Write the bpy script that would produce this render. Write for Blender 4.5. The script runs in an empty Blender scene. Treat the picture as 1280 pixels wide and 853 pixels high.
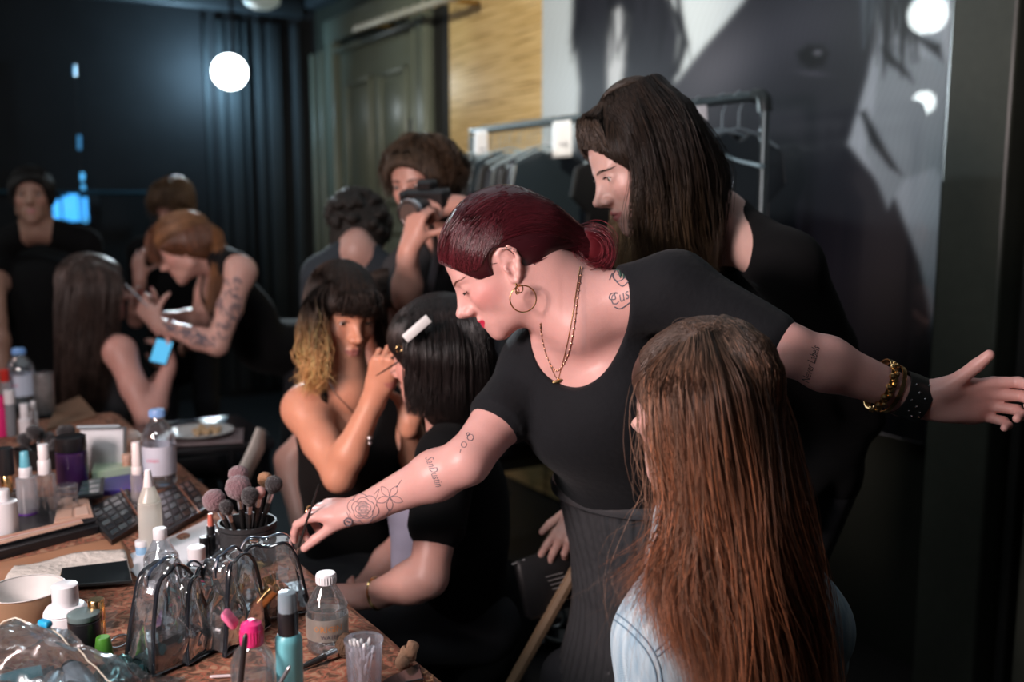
import bpy, math, random
import numpy as np
from mathutils import Vector, Matrix, noise
from mathutils.bvhtree import BVHTree
C = bpy.context.scene.collection
SC = bpy.context.scene
random.seed(7)
RNG = np.random.default_rng(11)

# ---------------------------------------------------------------- camera, world, exposure
CAMZ = 1.48; FPX = 1244.4; PITCH = math.radians(8.07)
cam_d = bpy.data.cameras.new('view'); cam = bpy.data.objects.new('view', cam_d); C.objects.link(cam)
cam_d.sensor_width = 36; cam_d.lens = 35; cam_d.clip_start = 0.05
cam.location = (0, 0, CAMZ); cam.rotation_euler = (math.radians(90) - PITCH, 0, 0)
cam_d.dof.use_dof = True; cam_d.dof.focus_distance = 1.47; cam_d.dof.aperture_fstop = 2.6
SC.camera = cam
SC.view_settings.view_transform = 'Standard'; SC.view_settings.look = 'None'
SC.view_settings.gamma = 1; SC.view_settings.use_curve_mapping = False
SC.view_settings.exposure = 0.0
SC.cycles.max_bounces = 8; SC.cycles.transparent_max_bounces = 24
SC.cycles.sample_clamp_indirect = 4.0
SC.cycles.caustics_reflective = False; SC.cycles.caustics_refractive = False
world = bpy.data.worlds.new('world'); SC.world = world; world.use_nodes = True
world.node_tree.nodes['Background'].inputs[0].default_value = (0.75, 0.85, 1.0, 1)
world.node_tree.nodes['Background'].inputs[1].default_value = 0.022

def P(px, py, d):
    """point on the sight line of photo pixel (px,py) at world distance d into the room"""
    a = (px - 640) / FPX; b = -(py - 426.5) / FPX
    F = Vector((0, math.cos(PITCH), -math.sin(PITCH))); U = Vector((0, math.sin(PITCH), math.cos(PITCH)))
    v = F + U * b + Vector((a, 0, 0))
    return Vector((0, 0, CAMZ)) + v * (d / v.y)
def ray(px, py):
    return (P(px, py, 1.0) - Vector((0, 0, CAMZ)))
def PZ(px, py, z):
    v = ray(px, py); return Vector((0, 0, CAMZ)) + v * ((z - CAMZ) / v.z)
# room axes: WU runs along the wall away from the camera, WN points into the wall
WU = Vector((-0.5, 0.8660254, 0)); WN = Vector((0.8660254, 0.5, 0))
def PN(px, py, D):
    v = ray(px, py); return Vector((0, 0, CAMZ)) + v * (D / v.dot(WN))
def PU(px, py, E):
    v = ray(px, py); return Vector((0, 0, CAMZ)) + v * (E / v.dot(WU))
def W(u, n, z): return WU * u + WN * n + Vector((0, 0, z))
WROT = math.atan2(WU.y, WU.x)      # local x -> WU, local y -> -WN

def area(name, loc, target, size, power, col, sy=None, spread=None):
    l = bpy.data.lights.new(name, 'AREA'); l.energy = power; l.color = col; l.size = size
    if sy: l.shape = 'RECTANGLE'; l.size_y = sy
    if spread: l.spread = spread
    o = bpy.data.objects.new(name, l); C.objects.link(o); o.location = loc
    o.rotation_euler = (Vector(target) - Vector(loc)).to_track_quat('-Z', 'Y').to_euler(); return o
def spot(name, loc, target, power, col, ang=40, rad=0.05, blend=0.6):
    l = bpy.data.lights.new(name, 'SPOT'); l.energy = power; l.color = col; l.spot_size = math.radians(ang)
    l.spot_blend = blend; l.shadow_soft_size = rad
    o = bpy.data.objects.new(name, l); C.objects.link(o); o.location = loc
    o.rotation_euler = (Vector(target) - Vector(loc)).to_track_quat('-Z', 'Y').to_euler(); return o
def point(name, loc, power, col, rad=0.05):
    l = bpy.data.lights.new(name, 'POINT'); l.energy = power; l.color = col; l.shadow_soft_size = rad
    o = bpy.data.objects.new(name, l); C.objects.link(o); o.location = loc; return o
# the make-up mirror lights stand along the far side of the table, left of the picture
area('mirror_light', (-1.35, 0.30, 1.66), (0.1, 1.65, 1.30), 0.42, 46, (1.0, 0.81, 0.79))
area('table_light', (-0.9, 0.35, 2.15), (-0.5, 1.7, 0.84), 0.35, 9, (0.95, 0.97, 1.0))
spot('warm_mirror_light', (-1.30, 1.0, 1.34), (-0.44, 2.3, 1.10), 46, (1.0, 0.44, 0.27), 34, 0.10)
spot('far_mirror_light', (-2.6, 2.4, 2.0), (-1.2, 3.6, 1.25), 40, (1.0, 0.72, 0.68), 46, 0.12)
spot('wall_wash_light', (-0.9, 2.0, 2.75), PN(660, 60, 2.5), 340, (1.0, 0.90, 0.74), 62, 0.08)
spot('door_wash_light', (-1.7, 3.6, 2.8), PN(535, 90, 2.6), 60, (0.85, 1.0, 0.92), 26, 0.08)
area('ceiling_fill', (-0.2, 2.6, 2.93), (-0.2, 2.6, 0), 3.2, 16, (0.85, 0.93, 1.0))  # added soft fill that lifts the blacks, not a lamp of the room
LAMP = P(287, 90, 7.0)
spot('stage_light', LAMP + Vector((0.03, -0.12, 0)), (0.1, 1.7, 1.5), 520, (0.78, 0.92, 1.0), 50, 0.06)
point('stage_glow', LAMP + Vector((-0.13, 0.12, 0.02)), 34, (0.45, 0.75, 1.0), 0.05)  # added unseen point light; its glow on the wall imitates lens bloom

# ---------------------------------------------------------------- materials
MATS = {}
def mat(name, col, rough=0.5, metal=0.0, spec=0.5, coat=0.0, emis=None, estr=0, alpha=None, vary=0.08, vscale=30, bump=0, bscale=60,
        sss=0.0, attr=False, aniso=0.0, sheen=0.0, col2=None):
    if name in MATS: return MATS[name]
    m = bpy.data.materials.new(name); m.use_nodes = True; nt = m.node_tree; b = nt.nodes['Principled BSDF']
    tc = nt.nodes.new('ShaderNodeTexCoord'); nz = nt.nodes.new('ShaderNodeTexNoise'); nz.inputs['Scale'].default_value = vscale
    nz.inputs['Detail'].default_value = 3
    nt.links.new(tc.outputs['Object'], nz.inputs['Vector'])
    mx = nt.nodes.new('ShaderNodeMix'); mx.data_type = 'RGBA'; mx.blend_type = 'MULTIPLY' if col2 is None else 'MIX'
    nt.links.new(nz.outputs['Fac'], mx.inputs[0])
    c = (*col, 1)
    mx.inputs[6].default_value = c
    mx.inputs[7].default_value = (1 - vary * 2,) * 3 + (1,) if col2 is None else (*col2, 1)
    if attr:
        a = nt.nodes.new('ShaderNodeAttribute'); a.attribute_name = 'Col'
        m2 = nt.nodes.new('ShaderNodeMix'); m2.data_type = 'RGBA'; m2.blend_type = 'MULTIPLY'; m2.inputs[0].default_value = 1
        m2.inputs[6].default_value = c; nt.links.new(a.outputs['Color'], m2.inputs[7]); nt.links.new(m2.outputs[2], mx.inputs[6])
    nt.links.new(mx.outputs[2], b.inputs['Base Color'])
    b.inputs['Roughness'].default_value = rough; b.inputs['Metallic'].default_value = metal
    b.inputs['Specular IOR Level'].default_value = spec; b.inputs['Coat Weight'].default_value = coat
    b.inputs['Coat Roughness'].default_value = 0.05
    if sss:
        b.inputs['Subsurface Weight'].default_value = sss; b.inputs['Subsurface Radius'].default_value = (1, .35, .2)
        b.inputs['Subsurface Scale'].default_value = 0.008
    if aniso: b.inputs['Anisotropic'].default_value = aniso
    if sheen: b.inputs['Sheen Weight'].default_value = sheen; b.inputs['Sheen Roughness'].default_value = .5
    if emis: b.inputs['Emission Color'].default_value = (*emis, 1); b.inputs['Emission Strength'].default_value = estr
    if alpha is not None: b.inputs['Alpha'].default_value = alpha
    if bump:
        n2 = nt.nodes.new('ShaderNodeTexNoise'); n2.inputs['Scale'].default_value = bscale; n2.inputs['Detail'].default_value = 4
        nt.links.new(tc.outputs['Object'], n2.inputs['Vector'])
        bp = nt.nodes.new('ShaderNodeBump'); bp.inputs['Strength'].default_value = bump; bp.inputs['Distance'].default_value = 0.01
        nt.links.new(n2.outputs['Fac'], bp.inputs['Height']); nt.links.new(bp.outputs['Normal'], b.inputs['Normal'])
    MATS[name] = m; return m
def film(name, col=(0.95, 0.97, 1.0), base=0.06, rough=0.06, milky=0.0, gain=1.0):
    """thin clear plastic: sees through, mirrors at grazing angles, a little milk"""
    if name in MATS: return MATS[name]
    m = bpy.data.materials.new(name); m.use_nodes = True; nt = m.node_tree; nt.nodes.clear()
    out = nt.nodes.new('ShaderNodeOutputMaterial'); tr = nt.nodes.new('ShaderNodeBsdfTransparent'); tr.inputs[0].default_value = (*col, 1)
    gl = nt.nodes.new('ShaderNodeBsdfGlossy'); gl.inputs['Roughness'].default_value = rough
    gl.inputs[0].default_value = (1, 1, 1, 1)
    lw = nt.nodes.new('ShaderNodeLayerWeight'); lw.inputs[0].default_value = 0.32
    mp = nt.nodes.new('ShaderNodeMapRange'); mp.inputs[3].default_value = base; mp.inputs[4].default_value = 0.75 * gain
    nt.links.new(lw.outputs['Fresnel'], mp.inputs[0])
    mx = nt.nodes.new('ShaderNodeMixShader'); nt.links.new(mp.outputs[0], mx.inputs[0]); nt.links.new(tr.outputs[0], mx.inputs[1]); nt.links.new(gl.outputs[0], mx.inputs[2])
    last = mx
    if milky:
        df = nt.nodes.new('ShaderNodeBsdfDiffuse'); df.inputs[0].default_value = (*[min(1, c) for c in col], 1)
        tl = nt.nodes.new('ShaderNodeBsdfTranslucent'); tl.inputs[0].default_value = (*col, 1)
        m3 = nt.nodes.new('ShaderNodeMixShader'); m3.inputs[0].default_value = .5; nt.links.new(df.outputs[0], m3.inputs[1]); nt.links.new(tl.outputs[0], m3.inputs[2])
        m2 = nt.nodes.new('ShaderNodeMixShader'); m2.inputs[0].default_value = milky
        nt.links.new(mx.outputs[0], m2.inputs[1]); nt.links.new(m3.outputs[0], m2.inputs[2]); last = m2
    tc = nt.nodes.new('ShaderNodeTexCoord'); nz = nt.nodes.new('ShaderNodeTexNoise'); nz.inputs['Scale'].default_value = 22
    bp = nt.nodes.new('ShaderNodeBump'); bp.inputs['Strength'].default_value = .5; bp.inputs['Distance'].default_value = .01
    nt.links.new(tc.outputs['Object'], nz.inputs['Vector']); nt.links.new(nz.outputs['Fac'], bp.inputs['Height']); nt.links.new(bp.outputs[0], gl.inputs['Normal'])
    nt.links.new(last.outputs[0], out.inputs[0]); MATS[name] = m; return m

# ---------------------------------------------------------------- object helpers
def tag(o, label=None, cat=None, group=None, kind=None):
    if label: o['label'] = label
    if cat: o['category'] = cat
    if group: o['group'] = group
    if kind: o['kind'] = kind
    return o
def thing(name, label, cat, loc=(0, 0, 0), rotz=0, group=None):
    o = bpy.data.objects.new(name, None); C.objects.link(o); o.location = loc; o.rotation_euler = (0, 0, rotz)
    o.empty_display_size = 0.02
    return tag(o, label, cat, group)
class MB:
    """collects shapes, links them as one mesh"""
    def __init__(s): s.v = []; s.f = []; s.c = []; s.n = 0
    def add(s, v, f, col=None):
        v = np.asarray(v, dtype=float).reshape(-1, 3); s.v.append(v)
        s.f.extend([tuple(int(i) + s.n for i in q) for q in f]); s.n += len(v)
        if col is not None: s.c.append(np.broadcast_to(np.asarray(col, float), (len(v), 3)))
        elif s.c: s.c.append(np.ones((len(v), 3)))
        return s
    def box(s, c, d, R=None, bev=0.0):
        x, y, z = [k / 2 for k in d]
        if bev <= 0:
            v = np.array([(i * x, j * y, k * z) for i in (-1, 1) for j in (-1, 1) for k in (-1, 1)])
            f = [(0, 1, 3, 2), (4, 6, 7, 5), (0, 4, 5, 1), (2, 3, 7, 6), (0, 2, 6, 4), (1, 5, 7, 3)]
        else:
            b = min(bev, x * .9, y * .9, z * .9); v = []; f = []
            pr = []
            for kz, ins in ((-z, b), (-z + b, 0), (z - b, 0), (z, b)):
                ring = []
                for (sx, sy, a0) in ((1, 1, 0), (-1, 1, 90), (-1, -1, 180), (1, -1, 270)):
                    for a in (0, 45, 90):
                        t = math.radians(a0 + a); r = b
                        ring.append((sx * (x - b) + (r - ins * .8) * math.cos(t), sy * (y - b) + (r - ins * .8) * math.sin(t), kz))
                pr.append(ring)
            for ring in pr: v.extend(ring)
            n = 12
            for k in range(3):
                for i in range(n):
                    j = (i + 1) % n; f.append((k * n + i, k * n + j, (k + 1) * n + j, (k + 1) * n + i))
            f.append(tuple(range(n))[::-1]); f.append(tuple(range(3 * n, 4 * n))); v = np.array(v)
        if R is not None: v = v @ np.array(R.to_3x3()).T
        return s.add(v + np.array(c), f)
    def lathe(s, prof, c=(0, 0, 0), seg=28, R=None, sx=1, sy=1):
        v = []; f = []; n = len(prof)
        for (r, z) in prof:
            for i in range(seg):
                t = 2 * math.pi * i / seg; v.append((r * math.cos(t) * sx, r * math.sin(t) * sy, z))
        for k in range(n - 1):
            for i in range(seg):
                j = (i + 1) % seg; f.append((k * seg + i, k * seg + j, (k + 1) * seg + j, (k + 1) * seg + i))
        v = np.array(v)
        if prof[0][0] > 1e-6 and prof[0][0] < .5 and getattr(s, 'capb', True): f.append(tuple(range(seg))[::-1])
        if prof[-1][0] > 1e-6 and getattr(s, 'capt', True): f.append(tuple(range((n - 1) * seg, n * seg)))
        if R is not None: v = v @ np.array(R.to_3x3()).T
        return s.add(v + np.array(c), f)
    def tube(s, pts, r, seg=8, closed=False, col=None, flat=None):
        pts = np.asarray([tuple(p) for p in pts], float); n = len(pts)
        r = np.broadcast_to(np.asarray(r, float), (n,))
        tn = np.gradient(pts, axis=0)
        if closed: tn = np.roll(pts, -1, 0) - np.roll(pts, 1, 0)
        tn /= np.linalg.norm(tn, axis=1)[:, None] + 1e-12
        up = np.array((0, 0, 1.0)) if abs(tn[0][2]) < .9 else np.array((1.0, 0, 0))
        a = np.cross(tn[0], up); a /= np.linalg.norm(a); V = []
        for i in range(n):
            a = a - tn[i] * a.dot(tn[i]); a /= np.linalg.norm(a) + 1e-12; b = np.cross(tn[i], a)
            for k in range(seg):
                t = 2 * math.pi * k / seg
                V.append(pts[i] + r[i] * (a * math.cos(t) + b * math.sin(t) * (flat or 1)))
        f = []
        for i in range(n if closed else n - 1):
            i2 = (i + 1) % n
            for k in range(seg):
                k2 = (k + 1) % seg; f.append((i * seg + k, i * seg + k2, i2 * seg + k2, i2 * seg + k))
        if not closed: f.append(tuple(range(seg))[::-1]); f.append(tuple((n - 1) * seg + k for k in range(seg)))
        return s.add(V, f, col)
    def ball(s, c, r, seg=16, R=None, col=None):
        r = (r, r, r) if isinstance(r, (int, float)) else r; v = []; f = []; m = seg // 2
        for i in range(m + 1):
            p = math.pi * i / m
            for j in range(seg):
                t = 2 * math.pi * j / seg; v.append((math.sin(p) * math.cos(t) * r[0], math.sin(p) * math.sin(t) * r[1], math.cos(p) * r[2]))
        for i in range(m):
            for j in range(seg):
                k = (j + 1) % seg; f.append((i * seg + j, (i + 1) * seg + j, (i + 1) * seg + k, i * seg + k))
        v = np.array(v)
        if R is not None: v = v @ np.array(R.to_3x3()).T
        return s.add(v + np.array(c), f, col)
    def poly(s, pts, th, axis=Vector((0, 0, 1))):
        n = len(pts); A = [Vector(p) for p in pts]; B = [p + axis * th for p in A]
        f = [tuple(range(n))[::-1], tuple(range(n, 2 * n))] + [(i, (i + 1) % n, n + (i + 1) % n, n + i) for i in range(n)]
        return s.add([tuple(p) for p in A + B], f)
    def build(s, name, m, parent=None, smooth=True, world=False, label=None):
        me = bpy.data.meshes.new(name); V = np.concatenate(s.v) if s.v else np.zeros((0, 3))
        me.from_pydata(V.tolist(), [], s.f); me.materials.append(m)
        if s.c:
            a = me.color_attributes.new('Col', 'FLOAT_COLOR', 'POINT'); cc = np.ones((len(V), 4)); cc[:, :3] = np.concatenate(s.c)
            a.data.foreach_set('color', cc.ravel())
        if smooth:
            me.polygons.foreach_set('use_smooth', [True] * len(me.polygons))
            try: me.set_sharp_from_angle(angle=math.radians(40))
            except Exception: pass
        return link(name, me, parent, world, label)
def link(name, me, parent=None, world=False, label=None):
    o = bpy.data.objects.new(name, me); C.objects.link(o)
    if parent is not None:
        o.parent = parent
        if world:
            o.matrix_parent_inverse = Matrix.LocRotScale(parent.location, parent.rotation_euler, parent.scale).inverted() if parent.parent is None else Matrix.Identity(4)
    if label: o['label'] = label
    return o
def struct(name, mb, m, smooth=False):
    o = mb.build(name, m, None, smooth); o['kind'] = 'structure'; return o
def spline(pts, n):
    """Catmull-Rom through pts, n samples"""
    p = np.asarray([tuple(q) for q in pts], float); k = len(p)
    if k == 2: t = np.linspace(0, 1, n)[:, None]; return p[0] * (1 - t) + p[1] * t
    q = np.vstack([2 * p[0] - p[1], p, 2 * p[-1] - p[-2]]); out = []
    for t in np.linspace(0, k - 1 - 1e-9, n):
        i = int(t); u = t - i; a, b, c, d = q[i], q[i + 1], q[i + 2], q[i + 3]
        out.append(.5 * ((2 * b) + (-a + c) * u + (2 * a - 5 * b + 4 * c - d) * u * u + (-a + 3 * b - 3 * c + d) * u ** 3))
    return np.array(out)

# ---------------------------------------------------------------- distance fields -> one continuous skin
def _dot(X, a): return X[0] * a[0] + X[1] * a[1] + X[2] * a[2]
class Shape:
    def __init__(s): s.p = []
    def cap(s, a, b, ra, rb=None, k=0.02, n=None, fl=1.0, sub=False, flat=False):
        s.p.append(('cap', np.array(a, float), np.array(b, float), ra, ra if rb is None else rb, k, None if n is None else np.array(n, float), fl, sub, flat)); return s
    def ell(s, c, r, R=None, k=0.02, sub=False):
        r = (r, r, r) if isinstance(r, (int, float)) else r
        s.p.append(('ell', np.array(c, float), np.array(r, float), np.eye(3) if R is None else np.array(Matrix(R).to_3x3()), k, sub)); return s
    def cut(s, o, n, k=0.003):           # drop everything on the side n points to
        s.p.append(('cut', np.array(o, float), np.array(n, float) / np.linalg.norm(n), k)); return s
    def add(s, other, grow=0.0):
        for q in other.p:
            q = list(q)
            if q[0] == 'cap' and not q[8]: q[3] += grow; q[4] += grow
            if q[0] == 'ell' and not q[5]: q[2] = q[2] + grow
            s.p.append(tuple(q))
        return s
    def chain(s, pts, rs, k=0.02, n=None, fl=1.0):
        for i in range(len(pts) - 1): s.cap(pts[i], pts[i + 1], rs[i], rs[i + 1], k, n, fl)
        return s
    def bounds(s):
        lo = np.full(3, 1e9); hi = -lo
        for q in s.p:
            if q[0] == 'cap' and not q[8]:
                r = max(q[3], q[4]); lo = np.minimum(lo, np.minimum(q[1], q[2]) - r); hi = np.maximum(hi, np.maximum(q[1], q[2]) + r)
            if q[0] == 'ell' and not q[5]:
                e = np.abs(q[3]) @ q[2]; lo = np.minimum(lo, q[1] - e); hi = np.maximum(hi, q[1] + e)
        return lo - .02, hi + .02
    def field(s, lo, hi, h):
        dim = np.ceil((hi - lo) / h).astype(int) + 1
        ax = [lo[i] + h * np.arange(dim[i]) for i in range(3)]
        F = np.full(dim, .12, np.float32)
        for q in s.p:
            if q[0] == 'cut':
                D = _dot((ax[0][:, None, None] - q[1][0], ax[1][None, :, None] - q[1][1], ax[2][None, None, :] - q[1][2]), q[2])
                F = np.maximum(F, D).astype(np.float32); continue
            if q[0] == 'cap':
                r = max(q[3], q[4]); k = q[5]; m = r + k + 4 * h + .012; l = np.minimum(q[1], q[2]) - m; u = np.maximum(q[1], q[2]) + m
            else:
                k = q[4]; e = np.abs(q[3]) @ q[2]; m = k + 4 * h + .012; l = q[1] - e - m; u = q[1] + e + m
            i0 = np.clip(((l - lo) / h).astype(int), 0, dim); i1 = np.clip(((u - lo) / h).astype(int) + 2, 0, dim)
            if (i1 <= i0).any(): continue
            X = (ax[0][i0[0]:i1[0], None, None], ax[1][None, i0[1]:i1[1], None], ax[2][None, None, i0[2]:i1[2]])
            if q[0] == 'cap':
                a, b = q[1], q[2]; d = b - a; L = d.dot(d) + 1e-12; Y = [X[i] - a[i] for i in range(3)]
                tt = _dot(Y, d) / L; t = np.clip(tt, 0, 1); Q = [Y[i] - t * d[i] for i in range(3)]
                rr = q[3] + (q[4] - q[3]) * t
                if q[6] is not None:
                    nn = _dot(Q, q[6]); s2 = 1 / q[7] ** 2 - 1
                    D = np.sqrt(Q[0] ** 2 + Q[1] ** 2 + Q[2] ** 2 + s2 * nn * nn) - rr
                else: D = np.sqrt(Q[0] ** 2 + Q[1] ** 2 + Q[2] ** 2) - rr
                if q[9]: D = np.maximum(D, np.maximum(-tt, tt - 1) * math.sqrt(L))
                sub = q[8]
            else:
                R = q[3]; Y = [X[i] - q[1][i] for i in range(3)]; Z = [_dot(Y, R[:, i]) / q[2][i] for i in range(3)]
                k0 = np.sqrt(Z[0] ** 2 + Z[1] ** 2 + Z[2] ** 2) + 1e-9
                k1 = np.sqrt((Z[0] / q[2][0]) ** 2 + (Z[1] / q[2][1]) ** 2 + (Z[2] / q[2][2]) ** 2) + 1e-9
                D = k0 * (k0 - 1) / k1; sub = q[5]
            sl = tuple(slice(i0[i], i1[i]) for i in range(3)); A = F[sl]
            if sub:
                D = -D; hh = np.maximum(k - np.abs(A - D), 0) / max(k, 1e-6); F[sl] = np.maximum(A, D) + hh * hh * k * .25
            else:
                hh = np.maximum(k - np.abs(A - D), 0) / max(k, 1e-6); F[sl] = np.minimum(A, D) - hh * hh * k * .25
        return F, ax
    def mesh(s, h=0.006, fine=(), disp=None):
        """fine: list of (lo, hi, h) boxes meshed more finely"""
        lo, hi = s.bounds(); V = []; Fc = []; n = 0
        boxes = [(lo, hi, h)] + [(np.maximum(np.array(a, float), lo), np.minimum(np.array(b, float), hi), hh) for a, b, hh in fine]
        for bi, (a, b, hh) in enumerate(boxes):
            if (b <= a).any(): continue
            F, ax = s.field(a, b, hh)
            if disp is not None: F = F + disp(ax[0][:, None, None], ax[1][None, :, None], ax[2][None, None, :])
            v, q = nets(F, a, hh)
            if len(q) == 0: continue
            for bj in range(bi + 1, len(boxes)):
                a2, b2, _ = boxes[bj]; ins = ((v > a2 + hh) & (v < b2 - hh)).all(1); q = q[~ins[q].all(1)]
            V.append(v); Fc.append(q + n); n += len(v)
        return np.concatenate(V), np.concatenate(Fc)
def nets(F, lo, h):
    ins = F < 0; c = np.zeros(tuple(np.array(F.shape) - 1), np.int8)
    for i in (0, 1):
        for j in (0, 1):
            for k in (0, 1): c += ins[i:F.shape[0] - 1 + i, j:F.shape[1] - 1 + j, k:F.shape[2] - 1 + k]
    act = np.argwhere((c > 0) & (c < 8)); idx = np.full(c.shape, -1, np.int64); idx[tuple(act.T)] = np.arange(len(act))
    acc = np.zeros((len(act), 3)); cnt = np.zeros(len(act))
    offs = [(i, j, k) for i in (0, 1) for j in (0, 1) for k in (0, 1)]
    for p in offs:
        for d in range(3):
            if p[d]: continue
            q = list(p); q[d] = 1
            A = F[tuple((act + p).T)]; B = F[tuple((act + q).T)]; m = (A < 0) != (B < 0)
            t = np.where(m, A / np.where(m, A - B, 1), 0); pos = np.tile(np.array(p, float), (len(act), 1)); pos[:, d] = t
            acc[m] += pos[m]; cnt[m] += 1
    v = lo + h * (act + acc / np.maximum(cnt, 1)[:, None]); quads = []
    for d in range(3):
        e1, e2 = [(1, 2), (2, 0), (0, 1)][d]; sl0 = [slice(None)] * 3; sl1 = [slice(None)] * 3; sl0[d] = slice(0, -1); sl1[d] = slice(1, None)
        A = ins[tuple(sl0)]; B = ins[tuple(sl1)]; m = np.argwhere(A != B); ok = (m[:, e1] > 0) & (m[:, e2] > 0)
        ok &= (m[:, e1] < F.shape[e1] - 1) & (m[:, e2] < F.shape[e2] - 1); m = m[ok]
        o1 = np.zeros(3, int); o1[e1] = 1; o2 = np.zeros(3, int); o2[e2] = 1
        g = [idx[tuple((m - a).T)] for a in (0 * o1, o1, o1 + o2, o2)]; q = np.stack(g, 1)
        s = A[tuple(m.T)]; q[~s] = q[~s][:, ::-1]; quads.append(q)
    q = np.concatenate(quads); return v, q[(q >= 0).all(1)]
def mesh_from(name, V, F, m, parent=None, world=True, col=None, label=None):
    me = bpy.data.meshes.new(name); me.vertices.add(len(V)); me.vertices.foreach_set('co', np.asarray(V, np.float32).ravel())
    F = np.asarray(F); k = F.shape[1]; me.loops.add(F.size); me.loops.foreach_set('vertex_index', F.ravel().astype(np.int32))
    me.polygons.add(len(F)); me.polygons.foreach_set('loop_start', (np.arange(len(F)) * k).astype(np.int32))
    me.update(calc_edges=True); me.validate(); me.polygons.foreach_set('use_smooth', [True] * len(me.polygons)); me.materials.append(m)
    if col is not None:
        a = me.color_attributes.new('Col', 'FLOAT_COLOR', 'POINT'); cc = np.ones((len(V), 4), np.float32); cc[:, :3] = col; a.data.foreach_set('color', cc.ravel())
    return link(name, me, parent, world, label)
def bvh(V, F): return BVHTree.FromPolygons([tuple(v) for v in V], [tuple(int(i) for i in f) for f in F])
def onto(B, px, py, lift=0.0, far=4.0):
    """surface point of a body under a photo pixel"""
    r = ray(px, py).normalized(); h = B.ray_cast(Vector((0, 0, CAMZ)), r, 99)
    if h[0] is None: return None
    return h[0] - r * lift

# ---------------------------------------------------------------- strands of hair
def strands(name, lines, r, m, parent, world=True, cols=None, taper=True, label=None):
    """lines (n,k,3); three-sided tapering fibres in one mesh"""
    L = np.asarray(lines, float); n, k, _ = L.shape; T = np.gradient(L, axis=1); T /= np.linalg.norm(T, axis=2)[..., None] + 1e-12
    ref = np.where(np.abs(T[..., 2:3]) < .8, np.array([0, 0, 1.0]), np.array([1.0, 0, 0])); A = np.cross(T, ref); A /= np.linalg.norm(A, axis=2)[..., None] + 1e-12; B = np.cross(T, A)
    w = np.ones(k) if not taper else np.interp(np.linspace(0, 1, k), [0, .1, .7, 1], [.8, 1, .9, .12])
    rr = (np.broadcast_to(np.asarray(r, float), (n,))[:, None] * w)[..., None]
    V = np.stack([L + rr * (A * math.cos(t) + B * math.sin(t)) for t in (0, 2.094, 4.189)], 2).reshape(-1, 3)
    base = (np.arange(n)[:, None] * k + np.arange(k - 1)[None]) * 3
    q = np.stack([np.stack([base + s, base + (s + 1) % 3, base + 3 + (s + 1) % 3, base + 3 + s], -1) for s in range(3)], 2).reshape(-1, 4)
    col = None
    if cols is not None:
        cols = np.asarray(cols, float)
        col = np.repeat(cols.reshape(n, -1, 3) if cols.ndim == 3 else cols[:, None], 1 if cols.ndim == 3 else k, 1); col = np.repeat(col.reshape(-1, 3), 3, 0)
    return mesh_from(name, V, q, m, parent, world, col, label)
def sheet_lines(guides, n, k=16, spread=.006, frizz=.004, rng=RNG, endspread=None, wave=0.0):
    """strands running between neighbouring guides of an ordered fan"""
    G = np.stack([spline(g, k) for g in guides]); m = len(guides); u = rng.uniform(0, m - 1 - 1e-6, n) if m > 1 else np.zeros(n)
    i = u.astype(int); j = np.minimum(i + 1, m - 1); f = (u - i)[:, None, None]; L = G[i] * (1 - f) + G[j] * f
    s = np.linspace(0, 1, k)[None, :, None]; es = spread if endspread is None else endspread
    L = L + rng.normal(0, 1, (n, 1, 3)) * (spread * (1 - s) + es * s) * np.minimum(1, s * 4 + .3)
    ph = rng.uniform(0, 6.28, (n, 1, 3)); fr = rng.uniform(1, 3.2, (n, 1, 3))
    L = L + np.sin(ph + fr * s * 6.28) * frizz * s * rng.uniform(.2, 1.6, (n, 1, 1))
    if wave: L = L + np.sin(s * 9 + u[:, None, None] * 2.2) * wave * s
    return L
def hair_cols(n, base, var=.25, rng=RNG): return np.clip(np.array(base)[None] * (1 + rng.normal(0, var, (n, 1))), .001, 1)
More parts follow.
